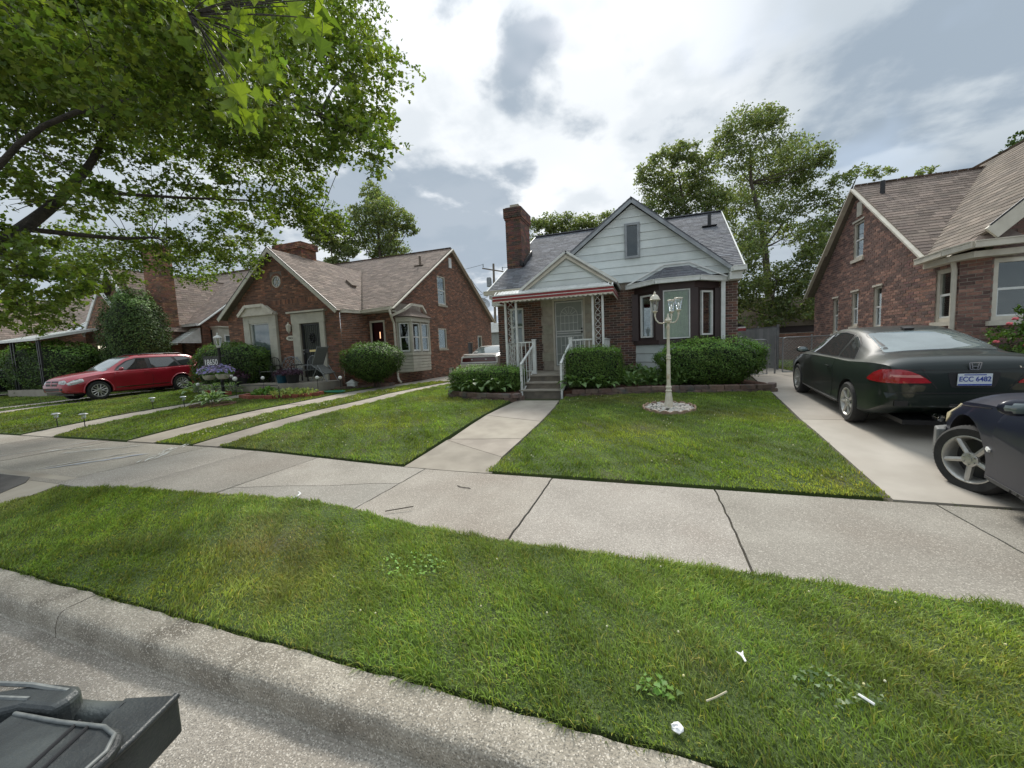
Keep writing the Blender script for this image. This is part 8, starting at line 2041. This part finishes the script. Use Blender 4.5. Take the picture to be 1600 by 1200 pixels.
# ---- wire fence, gates and privacy panels at the end of the right driveway
m_wire = mat('chain_link_wire', (.30, .31, .31), rough=.5, metal=.7)
def mesh_wire(b, a, c, z0, z1, st=.10, r=.0018):
    a = Vector(a); c = Vector(c); L_ = (c - a).length; d = (c - a).normalized(); H_ = z1 - z0; k = -int(H_ / st) - 1
    def pt(s, z): q = a + d * s; return Vector((q.x, q.y, z))
    for sg in (1, -1):
        k = -int(H_ / st) - 1
        while k * st < L_ + H_:
            s0 = k * st; k += 1
            # line s = s0 + sg*(z-z0)
            pts = []
            if sg > 0: t0, t1 = max(0, -s0), min(H_, L_ - s0); f = lambda t: s0 + t
            else: t0, t1 = max(0, s0 - L_), min(H_, s0); f = lambda t: s0 - t
            if t1 - t0 > .02: b.beam(pt(f(t0), z0 + t0), pt(f(t1), z0 + t1), r * 2, r * 2)
def gate(label, a, c, z0, z1):
    root = thing('wire_gate', label, 'gate', (a[0], a[1], z0), world=True, group='wire gates across the right driveway')
    A, C_ = Vector((*a, 0)), Vector((*c, 0)); d = (C_ - A).normalized(); b = MB(); rr_ = .09
    def P(s, z): q = A + d * s; return Vector((q.x, q.y, z))
    L_ = (C_ - A).length
    pts = [P(0, z0), P(0, z1 - rr_), P(rr_ * .3, z1 - rr_ * .3), P(rr_, z1), P(L_ - rr_, z1), P(L_ - rr_ * .3, z1 - rr_ * .3), P(L_, z1 - rr_), P(L_, z0), P(0, z0)]
    b.tube(pts, .019, 7); b.tube([P(0, z0 + (z1 - z0) * .38), P(L_, z0 + (z1 - z0) * .38)], .012, 6) if False else None
    b.build('gate_frame', m_galv, root); b = MB(); mesh_wire(b, P(.02, 0), P(L_ - .02, 0), z0 + .02, z1 - .02); b.build('wire_mesh', m_wire, root)
    return root
gate('left half of the open wire gate, partly behind the wide yew', (2.55, 14.1), (3.52, 14.35), .54, 1.62)
gate('right half of the open wire gate, leaning to the parked green coupe', (3.98, 14.5), (5.35, 14.75), .58, 1.66)
fe = thing('wire_fence', 'chain link fence running behind the green coupe to the corner of the right house', 'fence', (5.4, 14.9, .48), world=True)
b = MB(); b.tube([(3.95, 15.2, .4), (3.95, 15.2, 1.72)], .028, 8); b.build('fence_post', m_galv, fe)
for x, y in ((5.45, 14.9), (5.75, 17.6), (5.05, 19.2), (4.9, 22.2)): b = MB(); b.tube([(x, y, .4), (x, y, 1.70)], .024, 8); b.sphere((x, y, 1.71), .03, 5); b.build('fence_post', m_galv, fe)
for a, c in (((5.45, 14.9), (5.79, 14.9)), ((5.45, 14.9), (5.05, 19.2)), ((5.05, 19.2), (4.9, 22.2)), ((4.9, 22.2), (9.0, 22.6))):
    b = MB(); b.tube([(*a, 1.66), (*c, 1.66)], .018, 6); b.build('top_rail', m_galv, fe); b = MB(); mesh_wire(b, Vector((*a, 0)), Vector((*c, 0)), .5, 1.65, .11, .002); b.build('wire_mesh', m_wire, fe)
# grey privacy fence, corner post towards the camera
pf = thing('privacy_fence', 'tall fence of grey upright slats behind the open gate', 'fence', (4.45, 17, .48), world=True)
A, C_ = Vector((4.45, 17.0)), Vector((3.15, 21.5)); nsl = 34
var = []
for k in range(5): b = MB(); u = (C_ - A).normalized(); L_ = (C_ - A).length / nsl; b.beam((0, 0, .0), (0, 0, 1.52), L_ - .012, .02, (u.y, -u.x, 0), rt_(.8, 1.15, .02)); var.append(b.mesh('slat', m_privacy))
for k in range(nsl):
    p = A.lerp(C_, (k + .5) / nsl); o = bpy.data.objects.new('slat', random.choice(var)); COL.objects.link(o); o.parent = pf; o.matrix_parent_inverse = WINV[pf.name]; o.location = (p.x, p.y, .52)
for t in (0, .28, .55, .8, 1.0): p = A.lerp(C_, t); b = MB(); b.tube([(p.x + .05, p.y, .4), (p.x + .05, p.y, 2.15)], .045 if t == 0 else .03, 8); b.build('fence_post', m_galv, pf)
b = MB(); b.beam((A.x + .04, A.y, 2.07), (C_.x + .04, C_.y, 2.07), .05, .05); b.beam((A.x + .05, A.y, 1.3), (C_.x + .05, C_.y, 1.3), .04, .04); b.build('rail', m_galv, pf)
# low brick garage and weathered roof seen through the trees
gr = thing('garage', 'low brick garage with a weathered brown hipped roof beyond the privacy fence', 'garage', (6.5, 28.5, .48), world=True)
b = MB()
b.box(4.6, 9.4, 23.6, 25.0, .4, 1.9); wl_ = b.build('wall', m_mortar, gr)
bb = MB(); z = .42; row = 0
while z < 1.86:
    x = 4.6 - (row % 2) * .12
    while x < 9.4: bb.box(max(4.6, x), min(9.4, x + .23), 23.585, 23.62, z, z + .07, rt_(.7, 1.2)); x += .245
    z += .085; row += 1
q = bb.build('bricks', m_brick_l, wl_); q['kind'] = 'stuff'
b = MB(); b.add([(4.3, 26.5, 2.3), (10.2, 26.5, 2.3), (9.2, 28.5, 4.2), (5.4, 28.5, 4.2), (4.3, 31, 2.3), (10.2, 31, 2.3)], [(0, 1, 2, 3), (1, 5, 2), (4, 0, 3), (5, 4, 3, 2)]); b.build('roof', m_clay, gr)
b = MB(); b.box(4.6, 9.9, 26.7, 30.8, .4, 2.3); b.build('wall', m_brown, gr)

# utility pole with transformer and wires, far down the gap
up_ = thing('utility_pole', 'wooden utility pole with a grey transformer, in the gap between the two houses', 'utility pole', (-15.7, 40, .48), world=True)
b = MB(); b.tube([(-15.75, 40, .3), (-15.6, 40, 10.9)], [.16, .11], 10); b.build('pole', m_wood, up_)
b = MB(); b.beam((-16.9, 40, 10.55), (-14.5, 40, 9.95), .12, .12); b.build('crossarm', m_wood, up_)
for x, z in ((-16.8, 10.65), (-14.6, 10.1)): b = MB(); b.tube([(x, 40, z), (x, 40, z + .35)], .05, 6); b.build('insulator', m_galv, up_)
b = MB(); b.lathe([(.01, 8.5), (.27, 8.52), (.27, 9.4), (.2, 9.5), (.01, 9.52)], (-16.15, 39.9, 0), 12); b.build('transformer', m_galv, up_)
b = MB()
for (a, c, sag) in (((-16.8, 40, 10.95), (-60, 42, 11.5), 1.5), ((-14.6, 40, 10.4), (30, 40, 11.0), 1.2), ((-15.6, 40, 8.2), (-11, 24, 6.4), .8), ((-15.6, 40, 8.0), (-60, 42, 8.5), 1.6), ((-15.6, 40, 7.6), (-60, 42, 8.0), 2.2), ((-15.6, 40, 8.0), (30, 40, 8.2), 1.4), ((-15.6, 40, 7.6), (-4.4, 18, 5.6), .9)):
    a, c = Vector(a), Vector(c); b.tube([a.lerp(c, i / 12) - Vector((0, 0, sag * 4 * (i / 12) * (1 - i / 12))) for i in range(13)], .018, 4)
b.build('wire', m_black, up_)
b = MB(); b.box(-17.2, -13.5, 36, 38, .4, 3.4); b.add([(-17.4, 35.8, 3.4), (-13.3, 35.8, 3.4), (-13.3, 38.2, 3.4), (-17.4, 38.2, 3.4), (-17.4, 37, 4.4), (-13.3, 37, 4.4)], [(0, 1, 5, 4), (2, 3, 4, 5), (1, 2, 5), (3, 0, 4)])
tag(b.build('shed', m_curtw), 'small pale shed beyond the white car at the back of the gap', 'shed')

# ---- waste bin in the street, bottom left corner
binr = thing('waste_bin', 'dark grey wheeled waste bin with a scuffed lid, cut off by the bottom left corner', 'bin', (-1.22, .12, -.155), world=True)
def ring_prism(lo, hi, z0, z1, name, m, bev=None):
    b = MB(); n = len(lo); vs = [(x, y, z0) for x, y in lo] + [(x, y, z1) for x, y in hi]; b.add(vs, [tuple(range(n))[::-1], tuple(range(n, 2 * n))] + [(i, (i + 1) % n, n + (i + 1) % n, n + i) for i in range(n)]); o = b.build(name, m, binr)
    md = o.modifiers.new('bevel', 'BEVEL'); md.width = bev or .006; md.segments = 3; md.limit_method = 'ANGLE'; return o
top = [(-1.56, .30), (-1.26, .30), (-1.02, .36), (-.955, .34), (-.90, -.25), (-1.52, -.32)]
low = [(-1.48, .24), (-1.26, .24), (-1.05, .29), (-1.0, .26), (-.96, -.16), (-1.44, -.22)]
ring_prism([q for q in low][::-1], [q for q in top][::-1], -.10, .84, 'bin_body', m_black)  # body coloured black to paint in the shade of the gap under the handle
fl = [(-1.042, .402), (-1.064, .450), (-1.010, .470), (-.961, .488), (-.952, .484), (-.924, .390), (-.860, .10), (-.86, -.28), (-.96, -.30), (-.97, .10), (-1.0, .36)]
ring_prism(fl[::-1], fl[::-1], .865, .948, 'bin_rim', m_bin, .008)
b = MB(); b.tube([(-.955, .484, .950), (-.922, .388, .953), (-.866, .10, .953), (-.862, -.25, .953)], .007, 8); b.build('rim_bead', m_bin, binr, smooth=60)
lid = [(-1.208, .350), (-1.15, .356), (-1.082, .366), (-.99, .386), (-.955, .390), (-.935, .386), (-.915, .372), (-.902, .350), (-.895, .32), (-.88, .10), (-.90, -.30), (-1.5, -.34), (-1.48, .20), (-1.22, .22), (-1.195, .30), (-1.205, .335)]
lo = ring_prism(lid[::-1], lid[::-1], .952, .972, 'lid', m_bin, .008)
b = MB(); b.tube([(-1.045, .374, .9735), (-1.005, .28, .9735), (-.95, -.2, .9735)], .0035, 6); b.tube([(-1.015, .378, .9735), (-.975, .28, .9735), (-.92, -.2, .9735)], .0035, 6); b.build('lid_groove', m_black, lo)
b = MB(); b.tube([(-1.20, .344, .972), (-1.08, .360, .974), (-.98, .380, .974), (-.94, .376, .974), (-.914, .352, .974), (-.905, .31, .974), (-.89, .1, .974)], .004, 8); b.build('lid_bead', mat('bin_scuff', (.16, .17, .165), (.10, .11, .11), 40, .5), lo, smooth=60)
blk = [(-1.50, .31), (-1.294, .362), (-1.235, .395), (-1.20, .408), (-1.150, .418), (-1.128, .413), (-1.118, .39), (-1.12, .366), (-1.20, .350), (-1.245, .315), (-1.50, .26)]
ring_prism(blk[::-1], blk[::-1], .90, .985, 'hinge_block', m_bin, .012)
b = MB(); b.tube([(-1.45, .335, .985), (-1.24, .385, .987), (-1.15, .402, .982)], .005, 6); b.tube([(-1.45, .30, .985), (-1.20, .365, .985)], .004, 6); b.build('hinge_rib', mat('bin_worn', (.20, .21, .20), (.12, .13, .13), 50, .5), binr)
b = MB(); b.tube([(-1.17, .404, .928), (-1.10, .418, .928), (-1.045, .436, .928)], .022, 18); b.build('handle_bar', m_bin, binr, smooth=60)
b = MB(); b.box(-1.33, -1.16, .30, .385, .865, .90); b.build('hinge_gap_shade', m_black, binr)  # black block painted as the shade inside the gap at the hinge
for x in (-1.42, -1.06):
    b = MB(); b.lathe([(.001, -.03), (.12, -.03), (.12, .03), (.001, .03)], (x, .30, -.03), 18, axis='x'); b.build('wheel', m_black, binr)

# ---- litter
def scrap(name, label, cat, pts, material, z=.0, th=.003):
    b = MB(); n = len(pts); vs = [(x, y, zz_ + th) for x, y, zz_ in pts] + [(x, y, zz_) for x, y, zz_ in pts]
    b.add(vs, [tuple(range(n)), tuple(range(n, 2 * n))[::-1]] + [(i, n + i, n + (i + 1) % n, (i + 1) % n) for i in range(n)]); return tag(b.build(name, material), label, cat)
def blobby(name, label, cat, c, r, material):
    b = MB(); b.sphere(c, r, 6, (1.2, 1, .6)); b.v = [(x + random.uniform(-.2, .2) * r, y + random.uniform(-.2, .2) * r, z + random.uniform(-.2, .2) * r) for x, y, z in b.v]; return tag(b.build(name, material), label, cat)
def stick(name, label, pts, r, material, cat='twig'): b = MB(); b.tube(pts, r, 5); return tag(b.build(name, material), label, cat)
blobby('paper_scrap', 'crumpled white paper lying in the grass by the kerb', 'litter', (.093, 1.63, .045), .022, m_paper)
scrap('paper_scrap', 'torn white scrap with two prongs in the grass of the kerb strip', 'litter', [(.40, 2.14, .055), (.424, 2.125, .06), (.436, 2.14, .065), (.432, 2.115, .06), (.438, 2.075, .06), (.431, 2.075, .055), (.422, 2.11, .055)], m_paper)
stick('bark_chip', 'pale curved bark chip in the grass right of the clover patch', [(.85, 1.98, .08), (.86, 1.96, .085), (.885, 1.935, .085)], .006, m_paper, 'litter')
scrap('foil_scrap', 'bright teal scrap of foil in the grass at the right', 'litter', [(1.36, 1.91, .075), (1.385, 1.92, .085), (1.43, 1.88, .08), (1.41, 1.87, .075)], m_teal)
for i, (x, y, z, lab) in enumerate(((1.47, 1.82, .075, 'small pale pebble below the teal scrap, left one'), (1.58, 1.83, .08, 'small pale pebble below the teal scrap, right one'))): blobby('pebble', lab, 'pebble', (x, y, z), .011, m_rock)
stick('twig', 'thin dry curved twig in the grass above the white paper', [(.22, 1.77, .07), (.26, 1.79, .08), (.31, 1.83, .085)], .004, m_straw)
stick('twig', 'white curved twig lying on the pavement near the crack', [(-3.85, 3.22, .08), (-3.83, 3.3, .085), (-3.88, 3.38, .08), (-3.95, 3.42, .075)], .009, m_paper)
stick('twig', 'forked twig on the pavement at the edge of the kerb strip grass', [(-2.62, 3.28, .03), (-2.5, 3.36, .035), (-2.38, 3.44, .04)], .006, m_bark)
stick('twig', 'small dark twig on the pavement in front of the path mouth', [(-2.25, 4.2, .01), (-2.18, 4.16, .012), (-2.05, 4.15, .01)], .005, m_barkd)
P = []
for k in range(1200):
    t = random.random(); P.append((-.93 + .26 * t + random.gauss(0, .02 + .03 * t), .82 + .36 * t + random.gauss(0, .012 + .028 * t), -.148 + random.random() * .02 * (1 - t)))
o = leaves('dry_grass_clippings', P, .035, np.array([(-.03, 0), (.03, 0), (.03, 1), (-.03, 1)]), m_straw, None, up=2.0, tint=(.6, 1.3), fold=.1); tag(o, 'pale dried grass clippings lying in the gutter of the street', 'clippings', kind='stuff')
P = [(random.uniform(-.9, .1), 1.26 + random.uniform(-.06, .04), -.149 + random.random() * .008) for k in range(350)]
o = leaves('gutter_grass', P, .035, np.array([(-.03, 0), (.03, 0), (.03, 1), (-.03, 1)]), m_straw, None, up=2.0, tint=(.5, 1.1), fold=.1); tag(o, 'dry blades scattered along the foot of the kerb', 'clippings', kind='stuff')
# broad leaved weeds in the verge
def weed(label, x, y, r, n, size, mt_, tint=(.8, 1.6)):
    z = gz(x, y) + .03; a = rng.uniform(0, 6.283, n); rr_ = np.sqrt(rng.random(n)) * r
    root = thing('weed', label, 'weed', (x, y, z), group=None)
    leaves('foliage', np.stack([rr_ * np.cos(a), rr_ * np.sin(a) * .6, rng.random(n) * .035 + .012], 1), size, LEAF6, mt_, root, up=2.2, tint=tint, fold=.06)
weed('patch of round bluish clover leaves in the kerb strip, right of the torn white scrap', .78, 2.02, .17, 90, .024, m_hosta, (.5, 1.0))
weed('pale leafy weed patch in the kerb strip below the long pavement crack', -1.72, 2.42, .28, 120, .024, m_yew, (1.2, 2.6))
weed('flat leafy weed near the crumpled white paper', .02, 1.80, .08, 40, .03, m_yew, (1.0, 2.2))
for o in list(bpy.data.objects):
    if 'world_kids' in o.keys(): del o['world_kids']
